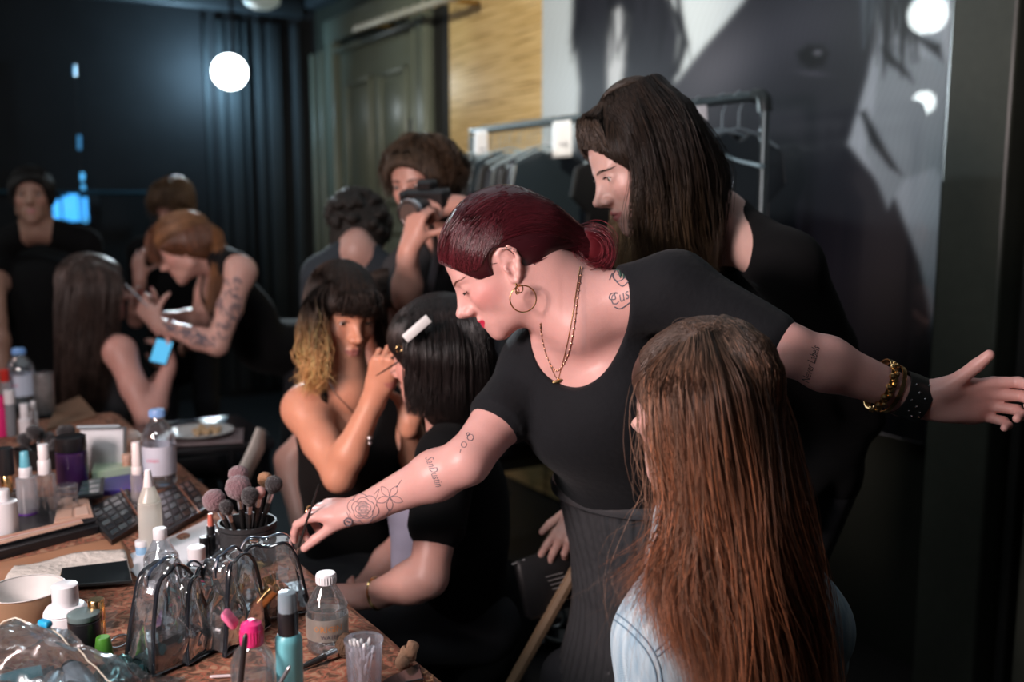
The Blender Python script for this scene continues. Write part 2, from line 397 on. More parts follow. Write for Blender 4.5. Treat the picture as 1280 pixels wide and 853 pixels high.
# ---------------------------------------------------------------- people
def frame(pos, fwd, up, s=1.0):
    f = Vector(fwd).normalized(); u = Vector(up); l = u.cross(f).normalized(); u = f.cross(l).normalized()
    M = Matrix(((f.x, l.x, u.x), (f.y, l.y, u.y), (f.z, l.z, u.z))).to_4x4()
    return Matrix.Translation(pos) @ M @ Matrix.Scale(s, 4)
class Head:
    def __init__(s, pos, fwd, up, size=1.0): s.M = frame(pos, fwd, up, size); s.s = size; s.R = s.M.to_3x3().normalized()
    def w(s, x, y, z): return np.array(s.M @ Vector((x, y, z)))
    def loc(s, V): Mi = np.array(s.M.inverted()); return np.asarray(V) @ Mi[:3, :3].T + Mi[:3, 3]
    def e(s, S, c, r, k, sub=False, rot=None):
        r = (r, r, r) if isinstance(r, (int, float)) else r
        R = s.R if rot is None else s.R @ rot
        S.ell(s.w(*c), np.array(r) * s.s, R, k * s.s, sub)
    def c(s, S, a, b, ra, rb=None, k=.01, sub=False, n=None, fl=1): S.cap(s.w(*a), s.w(*b), ra * s.s, (ra if rb is None else rb) * s.s, k * s.s, None if n is None else np.array(s.R @ Vector(n)), fl, sub)
    def skull(s, S, open_eyes=True, nose=1.0, jaw=1.0, detail=True, lips=1.0):
        J = lambda z: z if z > -.03 else -.03 + (z + .03) * jaw
        s.e(S, (-.012, 0, .042), (.092, .072, .080), .0)
        s.e(S, (.035, 0, .040), (.0515, .059, .056), .02)
        s.e(S, (.028, 0, -.012), (.054, .054, .058), .03)
        for y in (-1, 1):
            s.c(S, (.002, .049 * y, -.026), (.008, .046 * y, J(-.056)), .014, .013, .02)
            s.c(S, (.008, .046 * y, J(-.056)), (.070, .013 * y, J(-.086)), .013, .0125, .024)
            s.e(S, (.052, .036 * y, -.012), (.026, .020, .017), .020)
            s.e(S, (.022, .042 * y, -.034), (.030, .015, .028), .02)
            s.c(S, (.058, .026 * y, -.030), (.062, .022 * y, J(-.058)), .016, .014, .02)
            s.c(S, (.0805, .010 * y, .0275), (.074, .038 * y, .0305), .0072, .006, .014)
        s.e(S, (.0755, 0, J(-.089)), (.0145, .016, .0135), .014)
        s.e(S, (.062, 0, J(-.056)), (.0285, .028, .030), .018)
        s.e(S, (.036, 0, J(-.072)), (.045, .036, .022), .02)
        for y in (-1, 1):
            s.e(S, (.0955, .031 * y, .0130), (.013, .0145, .0090), .010, True)
            s.e(S, (.0715, .0305 * y, .0125), (.0135, .0145, .0125), .004)
        s.c(S, (.0785, 0, .020), (.088, 0, -.018), .0100, .0135, .014)
        s.c(S, (.0850, 0, .018), (.104 + .004 * nose, 0, -.0155), .0056, .0072, .010)
        s.e(S, (.1075 + .004 * nose, 0, -.0185), (.0085, .0088, .0078), .006)
        s.c(S, (.088, 0, -.032), (.105, 0, -.0255), .0065, .0045, .008)
        for y in (-1, 1): s.e(S, (.0965, .0120 * y, -.0235), (.0095, .0062, .0070), .007)
        if detail:
            for y in (-1, 1): s.e(S, (.1015, .0056 * y, -.0305), (.0050, .0026, .0026), .002, True)
            if open_eyes:
                for y in (-1, 1): s.e(S, (.0865, .0315 * y, .0120), (.0075, .0115, .0040), .002, True)
        zl = J(-.053) + .053
        s.c(S, (.0905, -.007, -.0482 + zl), (.0905, .007, -.0482 + zl), .0050 * lips, k=.005)
        for y in (-1, 1):
            s.c(S, (.0900, .007 * y, -.0486 + zl), (.0800, .0205 * y, -.0532 + zl), .0045 * lips, .0022, .005)
            s.c(S, (.0885, .006 * y, -.0590 + zl), (.0800, .0185 * y, -.0545 + zl), .0050 * lips, .0020, .005)
        s.c(S, (.0890, -.005, -.0592 + zl), (.0890, .005, -.0592 + zl), .0056 * lips, k=.004)
        s.zl = zl
        if detail: s.e(S, (.0935, 0, -.0535 + zl), (.006, .020, .0007), .0012, True)
    def ear(s, S, y=1, detail=True):
        b = [(.006, .019), (.004, .028), (-.006, .033), (-.017, .030), (-.022, .018), (-.020, .004), (-.012, -.008), (-.004, -.018), (.003, -.024), (.008, -.020), (.008, -.010)]
        P3 = [(x, y * (.0655 + .010 * max(0, min(1, (.012 - x) / .03))), z) for x, z in b]
        s.e(S, (-.005, .0655 * y, .006), (.014, .0075, .024), .006)
        for i in range(len(P3) - 1): s.c(S, P3[i], P3[i + 1], .0036 if i < 6 else .0042, k=.003)
        if detail:
            s.e(S, (-.002, .0745 * y, .000), (.0075, .0055, .0085), .003, True)
            s.c(S, (-.012, .0770 * y, .012), (-.004, .0735 * y, .021), .0024, k=.002, sub=True)
            s.c(S, (-.015, .0730 * y, .004), (-.009, .0735 * y, -.006), .0028, k=.003)
            s.c(S, (.0075, .0710 * y, .002), (.0065, .0705 * y, -.005), .0032, k=.003)
    def box(s, m=.0):
        c = s.w(.012, 0, -.0); r = (.135 + m) * s.s; return c - r, c + r
    def eyes(s, body, B, iris=(.10, .16, .14), gaze=(1, 0, -.15)):
        for y in (-1, 1):
            mb = MB(); mb.ball((0, 0, 0), 1, 32); V = np.concatenate(mb.v); g = np.array(gaze, float); g /= np.linalg.norm(g)
            a = np.degrees(np.arccos(np.clip(V @ g, -1, 1))); col = np.full((len(V), 3), (.75, .72, .70)); col[a < 31] = iris; col[a < 14] = (.01, .01, .01)
            W_ = np.array([s.w(.0715 + .0128 * v[0], .0305 * y + .0128 * v[1], .0125 + .0118 * v[2]) for v in V])
            mesh_from('eye', W_, [f for f in mb.f], mat('eyeball', (1, 1, 1), .08, coat=1, attr=True, vary=0), body, True, col)
    def brows(s, body, B, col=(.05, .03, .02), sides=(-1, 1), n=46, thick=1.0, arch=.004, drop=0.0, r=.00055):
        for y in sides:
            L = []
            for i in range(n):
                t = (i + random.random() * .6) / n; yy = .011 + .042 * t; zz = .0290 + drop * (1 - t) + arch * math.sin(t * 2.2) - .003 * t * t + random.uniform(-.0028, .0028) * thick * (1 - .6 * t)
                pts = []
                for q in (0, .5, 1):
                    o = Vector(s.w(.16, y * (yy + .006 * q), zz + .0022 * q * (1 - t))); d = Vector(s.w(0, y * (yy * .8 + .006 * q), zz)) - o
                    h = B.ray_cast(o, d.normalized(), .3)
                    if h[0] is None: break
                    pts.append(h[0] - d.normalized() * .0005)
                if len(pts) == 3: L.append([tuple(p) for p in pts])
            if L: strands('eyebrow', L, r * s.s, mat('brow_hair', (1, 1, 1), .6, attr=True), body, True, hair_cols(len(L), col, .2))
    def lashes(s, body, B, closed=False, col=(.008, .006, .006), sides=(-1, 1), ln=.008):
        for y in sides:
            pts = []; z0 = .0085 if closed else .0152
            for i in range(15):
                t = i / 14; yy = .0185 + .0255 * t; zz = z0 + (-.0022 if closed else .0022) * math.sin(t * math.pi) + (.0 if closed else -.0016) * (t)
                o = Vector(s.w(.16, y * yy, zz)); d = Vector(s.w(0, y * yy * .9, zz)) - o; h = B.ray_cast(o, d.normalized(), .3)
                if h[0] is not None: pts.append(h[0] - d.normalized() * .0004)
            if len(pts) < 5: continue
            mb = MB(); mb.tube(pts, [.0006 * s.s] * len(pts), 6)
            f = Vector(s.R @ Vector((1, 0, 0))); l = Vector(s.R @ Vector((0, 1, 0))) * y; u = Vector(s.R @ Vector((0, 0, 1)))
            for i, p in enumerate(pts):
                t = i / len(pts)
                for j in (0, 1):
                    q = p + (pts[min(i + 1, len(pts) - 1)] - p) * .5 * j; dd = (f * .8 + l * (.25 + .6 * t) + u * (-.55 if closed else .25)).normalized() * ln * (.5 + .5 * t) * s.s
                    mb.tube([q, q + dd * .5 + u * (.0003), q + dd + u * .0014], [.00035, .00028, .0001], 3)
            mb.build('eyelashes', mat('lash', col, .6), body, True, True)
    def tint(s, V, base, lip=(.55, .18, .17), blush=(.75, .25, .22), bl=.35, shade=None, lipz=1.0):
        q = s.loc(V); n = len(V); c = np.tile(np.array(base, float), (n, 1))
        def ss(d, a, b): return np.clip((b - d) / (b - a), 0, 1)
        for y in (-1, 1):
            d = np.sqrt(((q[:, 0] - .055) / .035) ** 2 + ((q[:, 1] - .046 * y) / .03) ** 2 + ((q[:, 2] + .014) / .026) ** 2)
            m = (ss(d, .2, 1.2) * bl)[:, None]; c = c * (1 - m) + np.array(blush) * m
        q = q - np.array((0, 0, getattr(s, 'zl', 0))); yy = np.abs(q[:, 1]) / .0215; up = -.0448 - .0075 * yy ** 2 + .0010 * np.cos(yy * 6); lo = -.0645 + .0100 * yy ** 2
        m = ((q[:, 0] > .076) & (yy < 1) & (q[:, 2] < up) & (q[:, 2] > lo))
        c[m] = lip
        return c
def skin(name='skin', sss=.12, rough=.42): return mat(name, (1, 1, 1), rough, spec=.45, attr=True, vary=.06, vscale=55, sss=sss, bump=.06, bscale=420)
def hand(S, wrist, fdir, normal, thumb_side, s=1.0, curl=(25, 28, 32, 36), spread=.1, tcurl=(20, 20), tdir=(.62, .70, -.30), k=.004, wr=.026, tl=1.0):
    """fdir: wrist to knuckles; normal: out of the back of the hand; thumb_side: towards the thumb. returns finger tips"""
    f = Vector(fdir).normalized(); n = Vector(normal); t = Vector(thumb_side); t = (t - f * t.dot(f)).normalized(); n2 = f.cross(t).normalized()
    if n2.dot(n) < 0: n2 = -n2
    n = n2; w = Vector(wrist)
    def g(x, y, z): return w + (f * x + t * y + n * z) * s
    na = np.array(n)
    S.cap(g(-.035, 0, 0), g(.012, 0, 0), wr * s, .026 * s, .02, na, .74)
    S.cap(g(.012, .002, 0), g(.050, .010, 0), .0250 * s, .0240 * s, .016, na, .60)
    S.cap(g(.012, -.004, -.001), g(.060, -.018, -.001), .0225 * s, .0200 * s, .016, na, .60)
    S.ell(g(.026, .018, -.009), (.026 * s, .013 * s, .013 * s), Matrix((f, t, n)).transposed(), .012)
    S.ell(g(.035, -.020, -.008), (.032 * s, .012 * s, .011 * s), Matrix((f, t, n)).transposed(), .012)
    tips = []; base = [(.088, .026), (.092, .0085), (.087, -.0095), (.079, -.0265)]; ln = [.072, .080, .075, .058]; rad = [.0088, .0090, .0085, .0076]
    for i in range(4):
        p = g(base[i][0], base[i][1], .001); cu = curl[i]; cu = cu if isinstance(cu, (tuple, list)) else (cu, cu * 1.1, cu * .8); a = 0; d0 = (f + t * spread * (1.5 - i) * .6).normalized(); r = rad[i] * s
        S.cap(g(.045, base[i][1] * .7, .000), p, .0100 * s, r * 1.05, .010)
        for j in range(3):
            a += math.radians(cu[j]); d = d0 * math.cos(a) - n * math.sin(a); q = p + d * ln[i] * s * (.46, .29, .25)[j]
            S.cap(p, q, r * (1.02, .95, .88)[j], r * (.93, .86, .74)[j], .0025); p = q
        tips.append(p)
    d = (f * tdir[0] + t * tdir[1] + n * tdir[2]).normalized(); p = g(.014, .016, -.006); ax = n.cross(d).normalized()
    for j, L in enumerate((.044, .033, .027)):
        if j: d = (Matrix.Rotation(math.radians(tcurl[j - 1]) * -1, 3, n) @ d) if True else d
        d.normalize(); q = p + d * L * s * tl; S.cap(p, q, (.0145, .0105, .0098)[j] * s, (.0105, .0098, .0078)[j] * s, (.012, .003, .0025)[j]); p = q
    tips.append(p); return tips
def torso(S, sl, sr, neck, chest, waist, hip, fwd, sc=1.0, bust=.0, hips=1.0, k=.03):
    """sl, sr shoulder joints; neck = pit of the neck; all in the world"""
    sl, sr, neck, chest, waist, hip = [Vector(q) for q in (sl, sr, neck, chest, waist, hip)]
    n = Vector(fwd).normalized(); na = np.array(n); ac = (sl - sr).normalized(); up = (neck - chest).normalized(); n = (n - ac * n.dot(ac)).normalized(); up = n.cross(ac) if n.cross(ac).dot(up) > 0 else ac.cross(n)
    R = Matrix((ac, n, up)).transposed(); na = np.array(n)
    for q in (sl, sr):
        S.cap(q, neck * .72 + q * .28 - n * .015, .046 * sc, .042 * sc, k)
        S.cap(neck + up * .045 - n * .03, q * .8 + neck * .2 - n * .012 + up * .012, .028 * sc, .030 * sc, .05)
    S.ell(chest, (.135 * sc, .092 * sc, .155 * sc), R, .05)
    S.ell(chest + up * .07, (.150 * sc, .078 * sc, .085 * sc), R, .05)
    S.cap(chest - up * .05, waist, .118 * sc, .106 * sc, .05, na, .78)
    S.cap(waist, hip, .106 * sc, .150 * sc * hips, .06, na, .74)
    if bust:
        for sgn in (-1, 1): S.ell(chest + ac * .062 * sgn + n * .062 - up * .02, (.062 * bust, .058 * bust, .062 * bust), R, .05)
    return n, ac, up
def arm(S, sh, el, wr, sc=1.0, k=.02, neckward=None):
    S.cap(sh, Vector(sh).lerp(Vector(el), .5), .050 * sc, .045 * sc, k + .02); S.cap(Vector(sh).lerp(Vector(el), .5), el, .045 * sc, .037 * sc, k)
    m = Vector(el).lerp(Vector(wr), .28); S.cap(el, m, .036 * sc, .040 * sc, k); S.cap(m, wr, .040 * sc, .0245 * sc, k)
def legs(S, hip, ac, knees, feet, sc=1.0, shoe=None, toe=(0, -1, 0)):
    for sgn, kn, ft in zip((1, -1), knees, feet):
        h = Vector(hip) + Vector(ac) * .085 * sgn
        S.cap(h, kn, .085 * sc, .058 * sc, .03); S.cap(kn, Vector(kn).lerp(Vector(ft), .3), .054 * sc, .055 * sc, .03); S.cap(Vector(kn).lerp(Vector(ft), .3), ft, .055 * sc, .036 * sc, .03)
def shoes(S, feet, toe):
    t = Vector(toe).normalized()
    for ft in feet:
        f = Vector(ft); z = Vector((f.x, f.y, .045)); S.cap(z - t * .04, z + t * .15, .040, .034, .02, np.array((0, 0, 1.0)), .9); S.cap(z, z + Vector((0, 0, .06)), .042, .040, .02)
def wrinkle(a=.002, f=30):
    def g(X, Y, Z): return (a * np.sin(f * (X + .6 * Z) + 2 * np.sin(f * .4 * Y + 1)) * np.sin(f * .7 * (Y - .5 * Z) + 1.5 * np.sin(f * .3 * X))).astype(np.float32)
    return g
def person(label, base, group=None): return thing('person', label, 'person', base, 0, group)
def skinbody(root, S, head, tintargs, h=.007, hh=.0035, hands=(), disp=None, sk=None, extra=None, boxr=.11):
    fine = [(head.box()[0], head.box()[1], hh)] if head else []
    for c, hv in hands:
        c = np.array(c); fine.append((c - boxr, c + boxr, hv))
    V, F = S.mesh(h, fine, disp); col = head.tint(V, **tintargs) if head else np.tile(np.array(tintargs['base']), (len(V), 1))
    if extra: col = extra(V, col)
    return mesh_from('body', V, F, sk or skin(), root, True, col), bvh(V, F)
def cloth(root, S, name, m, h=.006, disp=None, fine=()):
    V, F = S.mesh(h, fine, disp); return mesh_from(name, V, F, m, root, True)

def cover(H, Bv, n, crown=(-.035, 0, .13), rim=None, k=12, lf=(.0004, .002), cen=(-.012, 0, .030)):
    """strands combed from the crown down over the hair mass to its rim"""
    L = []; cen = np.array(cen)
    for i in range(n):
        a = random.uniform(-math.pi, math.pi); fr = max(0, math.cos(a)); zz = -.02 * (1 - fr) + .060 * fr ** .5 if rim is None else rim(a); st = np.array(crown) + RNG.normal(0, .006, 3)
        en = np.array((-.005 + .105 * math.cos(a), .088 * math.sin(a), zz + random.uniform(-.012, .004))); pts = []; l = random.uniform(*lf)
        for j in range(k):
            t = j / (k - 1); p = st * (1 - t) + en * t; d = p - cen; d /= np.linalg.norm(d); o = Vector(H.w(*(cen + d * .30))); c = Vector(H.w(*cen)); h = Bv.ray_cast(o, (c - o).normalized())
            if h[0] is None: break
            pts.append(h[0] + h[1] * l)
        if len(pts) == k: L.append([tuple(p) for p in pts])
    return L
# ---------------------------------------------------------------- the room
CEIL = 3.02; DW = 2.6; EU = 7.5
olive = mat('olive_paint', (.040, .044, .034), .34, bump=.05, bscale=18, vary=.15, vscale=6)
dark = mat('dark_panelling', (.024, .026, .028), .8, spec=.15, vary=.2, vscale=4)
floor_m = mat('dark_floor', (.016, .014, .013), .5, vary=.2, vscale=8)
mb = MB(); mb.box(W(3.2, 0.4, -.02), (12, 8, .04), Matrix.Rotation(WROT, 3, 'Z')); struct('floor', mb, floor_m)
mb = MB(); mb.box(W(3.2, 0.0, CEIL + .03), (9.4, 7.2, .06), Matrix.Rotation(WROT, 3, 'Z')); struct('ceiling', mb, mat('ceiling_paint', (.035, .045, .055), .7))
RW = Matrix.Rotation(WROT, 3, 'Z')
# right wall: the boards behind everything
mb = MB(); mb.box(W(3.3, DW + .06, CEIL / 2), (8.6, .10, CEIL), RW); struct('wall_right', mb, olive)
mb = MB(); mb.box(W(EU + .05, -.4, CEIL / 2), (.10, 6.4, CEIL), RW)
struct('wall_far', mb, dark)
mb = MB(); mb.box(W(3.2, -3.4, CEIL / 2), (8.8, .10, CEIL), RW); struct('wall_left', mb, dark)
mb = MB(); mb.box(W(-1.1, -.4, CEIL / 2), (.10, 6.4, CEIL), RW); struct('wall_near', mb, dark)
def wall_uz(px, py, D=DW):
    p = PN(px, py, D); return p.dot(WU), p.z
# bamboo panel
u0, _ = wall_uz(565, 100); u1, _ = wall_uz(700, 100)
def bamboo():
    m = bpy.data.materials.new('bamboo_panel'); m.use_nodes = True; nt = m.node_tree; b = nt.nodes['Principled BSDF']
    tc = nt.nodes.new('ShaderNodeTexCoord'); mp = nt.nodes.new('ShaderNodeMapping'); mp.inputs['Scale'].default_value = (2.2, 2.2, 62)
    nz = nt.nodes.new('ShaderNodeTexNoise'); nz.inputs['Scale'].default_value = 1.4; nz.inputs['Detail'].default_value = 7; nz.inputs['Distortion'].default_value = .22
    cr = nt.nodes.new('ShaderNodeValToRGB'); e = cr.color_ramp.elements; e[0].position = .28; e[0].color = (.22, .12, .035, 1); e[1].position = .60; e[1].color = (.74, .55, .27, 1)
    k = cr.color_ramp.elements.new(.45); k.color = (.62, .43, .18, 1)
    nt.links.new(tc.outputs['Object'], mp.inputs[0]); nt.links.new(mp.outputs[0], nz.inputs['Vector']); nt.links.new(nz.outputs['Fac'], cr.inputs[0]); nt.links.new(cr.outputs[0], b.inputs['Base Color'])
    b.inputs['Roughness'].default_value = .28; b.inputs['Coat Weight'].default_value = .3; b.inputs['Coat Roughness'].default_value = .12; return m
mb = MB(); mb.box(W((u0 + u1) / 2 - .6, DW - .005, CEIL / 2), (abs(u1 - u0) + 1.2, .03, CEIL - .02), RW)
o = mb.build('wall_panel', bamboo(), None, False); o['kind'] = 'structure'; o.name = 'trim_bamboo'
# dark slot between door and bamboo, with a broken edge
uA, _ = wall_uz(548, 100)
mb = MB(); mb.box(W((uA + u0) / 2 + .02, DW - .012, CEIL / 2), (abs(uA - u0) + .06, .02, CEIL - .04), RW)
o = mb.build('trim_slot', mat('slot_dark', (.012, .011, .010), .6), None, False); o['kind'] = 'structure'
# door with frame and mouldings
door = thing('door_1', None, None, W(uA + .6, DW - .01, 0)); door['kind'] = 'structure'; door.rotation_euler = (0, 0, WROT)
doorp = mat('door_paint', (.135, .15, .115), .33, bump=.04, bscale=12, vary=.12, vscale=4)
def dbox(name, x0, x1, z0, z1, y, t, m=doorp):
    q = MB(); q.box(((x0 + x1) / 2, y, (z0 + z1) / 2), (x1 - x0, t, z1 - z0), None, min(.012, t * .4)); return q.build(name, m, door)
# local: +x away from the camera along the wall, +y out into the room is -WN -> local -y is into wall
S1 = 1
dbox('door_frame', -.58, -.44, 0, 2.72, .035, .07); dbox('door_frame', -.40, -.36, 0, 2.62, .03, .06)
dbox('door_frame', .94, 1.10, 0, 2.72, .035, .07); dbox('door_frame', -.58, 1.10, 2.58, 2.74, .04, .08); dbox('door_frame', -.58, 1.10, 2.50, 2.54, .03, .06)
leaf = dbox('door_leaf', -.36, .92, 0, 2.50, .008, .02)
for (x0, x1, z0, z1) in ((-.24, .20, 1.45, 2.30), (.34, .80, 1.45, 2.30), (-.24, .20, .2, 1.3), (.34, .80, .2, 1.3)):
    q = MB()
    for (a, b, c, d) in ((x0, x1, z1 - .04, z1), (x0, x1, z0, z0 + .04), (x0, x0 + .04, z0, z1), (x1 - .04, x1, z0, z1)): q.box(((a + b) / 2, .026, (c + d) / 2), (b - a, .03, d - c), None, .01)
    q.box(((x0 + x1) / 2, .020, (z0 + z1) / 2), (x1 - x0 - .14, .02, z1 - z0 - .14), None, .008); q.build('door_moulding', doorp, door)
q = MB(); q.box((-.30, .03, 1.86), (.03, .03, .22), None, .006); q.build('hinge', mat('old_iron', (.02, .02, .02), .4, .6), door)
# pillar on the right: broad olive pilaster with a groove
ua, _ = wall_uz(1177, 200, DW - .14)
pil = MB(); pil.box(W(ua - .10, DW - .06, CEIL / 2), (.20, .16, CEIL), RW, .01); o = pil.build('trim_pilaster', mat('pilaster_paint', (.075, .080, .062), .38, bump=.04, bscale=25, vary=.15), None, False); o['kind'] = 'structure'
ub, _ = wall_uz(1268, 300)
pil = MB()
for k, (du, dn) in enumerate(((-.225, -.02), (-.25, -.05), (-.29, -.02))): pil.box(W(ua + du, DW - .0 + dn, CEIL / 2), (.018 if k != 1 else .03, .10, CEIL), RW, .006)
o = pil.build('trim_groove', mat('groove_paint', (.022, .022, .02), .35), None, False); o['kind'] = 'structure'
pil = MB(); pil.box(W(ua - .60, DW - .05, CEIL / 2), (.60, .14, CEIL), RW, .01); o = pil.build('trim_casing', MATS['pilaster_paint'], None, False); o['kind'] = 'structure'
# panelling ribs and curtain folds on the far wall near the corner
for i, px in enumerate((262, 280, 297, 312, 328, 345, 352, 374)):
    p = PU(px, 200, EU - .02); q = MB(); q.box(Vector((p.x, p.y, CEIL / 2 - .1)), (.05, .03 + .035 * (i % 3), CEIL - .3), RW, .012)
    o = q.build('trim_%d' % (i + 1), mat('curtain_grey', (.035, .042, .045), .75, spec=.2), None, True); o['kind'] = 'structure'
for i, px in enumerate((395, 405, 413, 421)):
    p = PN(px, 200, DW - .02); q = MB(); q.box(Vector((p.x, p.y, CEIL / 2 - .2)), (.05, .05, CEIL - .5), RW, .012)
    o = q.build('trim_%d' % (i + 11), doorp, None, True); o['kind'] = 'structure'
# cornice bands
q = MB(); q.box(W(3.6, DW - .05, CEIL - .07), (7.6, .12, .14), RW, .02); o = q.build('trim_cornice', mat('cornice_paint', (.03, .036, .04), .5), None); o['kind'] = 'structure'
q = MB(); q.box(W(EU - .04, -.4, CEIL - .10), (.10, 5.8, .18), RW, .02); o = q.build('trim_cornice', MATS['cornice_paint'], None); o['kind'] = 'structure'
# turned curtain pole above the door
a = PN(452, 34, DW - .22); b = PN(548, 2, DW - .22); d = (b - a).normalized(); a = a - d * .1; b = b + d * .3
q = MB(); n = 40; pts = [a.lerp(b, i / n) for i in range(n + 1)]; q.tube(pts, [.022 + .006 * math.sin(i * 1.9) * (i > 12) for i in range(n + 1)], 12)
cp = thing('curtain_pole', 'turned brass-white curtain pole running above the panelled door', 'curtain pole', a)
q.build('pole', mat('pole_white', (.55, .53, .45), .35, .2), cp, True, True)
for t in (.15, .85):
    q = MB(); p = a.lerp(b, t); q.tube([p, p + WN * .21], .012, 8); q.build('bracket', mat('brass_old', (.45, .28, .08), .35, 1), cp, True, True)
# distant blue lit window behind a thin rail, and the blue cable of glints
win = thing('window_1', None, None, PU(91, 260, EU - .02)); win['kind'] = 'structure'
q = MB()
for i, (px, y0, y1, w) in enumerate(((71, 250, 274, 9), (82, 246, 275, 7), (92, 242, 277, 12), (105, 247, 277, 9))):
    p0 = PU(px, y0, EU - .06); p1 = PU(px, y1, EU - .06); q.box((p0 + p1) / 2, (.006, w / 1244 * p0.y, p0.z - p1.z), RW, .002)
q.build('pane', mat('blue_window', (.02, .1, .25), .3, emis=(.06, .42, 1.0), estr=1.5), win, True, True)
q = MB(); p = PU(91, 260, EU - .03); q.box(p, (.03, .34, .26), RW, .01); q.build('window_frame', dark, win, True, True)
rail = thing('wall_rail', 'thin dull blue rail crossing the dark far wall at head height', 'rail', PU(0, 240, EU - .08))
q = MB(); q.tube([PU(-20, 240, EU - .08), PU(190, 241, EU - .08)], .012, 8); q.build('rail_bar', mat('rail_blue', (.05, .12, .16), .3, .5), rail, True, True)
cb = thing('lit_cord', 'string of small blue lights hanging down the dark far wall', 'string lights', PU(96, 100, EU - .1))
q = MB(); q.tube([PU(93, 80, EU - .1), PU(98, 170, EU - .1), PU(105, 285, EU - .1)], .005, 6); q.build('cord', mat('cord_black', (.01, .012, .015), .4), cb, True, True)
for (px, py, ln, st) in ((93, 88, 14, .12), (99, 178, 18, .3), (103, 221, 10, 1.2), (104, 234, 6, 1.0), (107, 275, 8, .8)):
    q = MB(); q.tube([PU(px, py - ln / 2, EU - .115), PU(px, py + ln / 2, EU - .115)], .014, 8); q.build('bulb', mat('blue_bulb_%d' % int(st * 10), (.05, .2, .4), .2, emis=(.08, .45, .9), estr=st), cb, True, True)
# the stage lamp high on the far wall, on a drop tube from the ceiling
lp = thing('stage_lamp', 'glaring white round lamp high on the far wall', 'lamp', LAMP)
d = (Vector((0, 0, CAMZ)) - LAMP).normalized(); R = d.to_track_quat('Z', 'Y').to_matrix()
q = MB(); q.lathe([(.0, 0), (.085, 0), (.115, .008), (.10, .02), (.05, .035), (0, .04)], LAMP + d * .03, 28, R); q.build('lens', mat('lamp_lens', (1, 1, 1), .2, emis=(.86, .96, 1.0), estr=14), lp, True, True)
q = MB(); q.lathe([(.05, -.17), (.09, -.15), (.122, -.02), (.126, .01), (.118, .012), (.11, -.0)], LAMP + d * .03, 28, R); q.build('housing', mat('lamp_black', (.015, .015, .017), .4), lp, True, True)
q = MB(); q.tube([LAMP + Vector((.0, .1, .05)), Vector((LAMP.x, LAMP.y + .1, CEIL))], .014, 8); q.build('drop_tube', MATS['lamp_black'], lp, True, True)
# round ceiling fitting at the top edge
cf = P(327, 6, 6.2); cf.z = CEIL - .0
ff = PZ(327, 4, CEIL - .04) if False else P(327, 2, 6.6)
ct = thing('ceiling_lamp', 'small pale glass lamp hanging from the dark ceiling', 'lamp', ff)
q = MB(); q.lathe([(0, -.05), (.06, -.045), (.11, -.015), (.12, .015), (.07, .05), (.02, .06)], ff, 24); q.build('glass_shade', mat('frosted_glass', (.6, .66, .62), .3, emis=(.5, .6, .55), estr=.18), ct, True, True)
q = MB(); q.tube([ff + Vector((0, 0, .05)), Vector((ff.x, ff.y, CEIL))], .012, 8); q.build('stem', MATS['lamp_black'], ct, True, True)

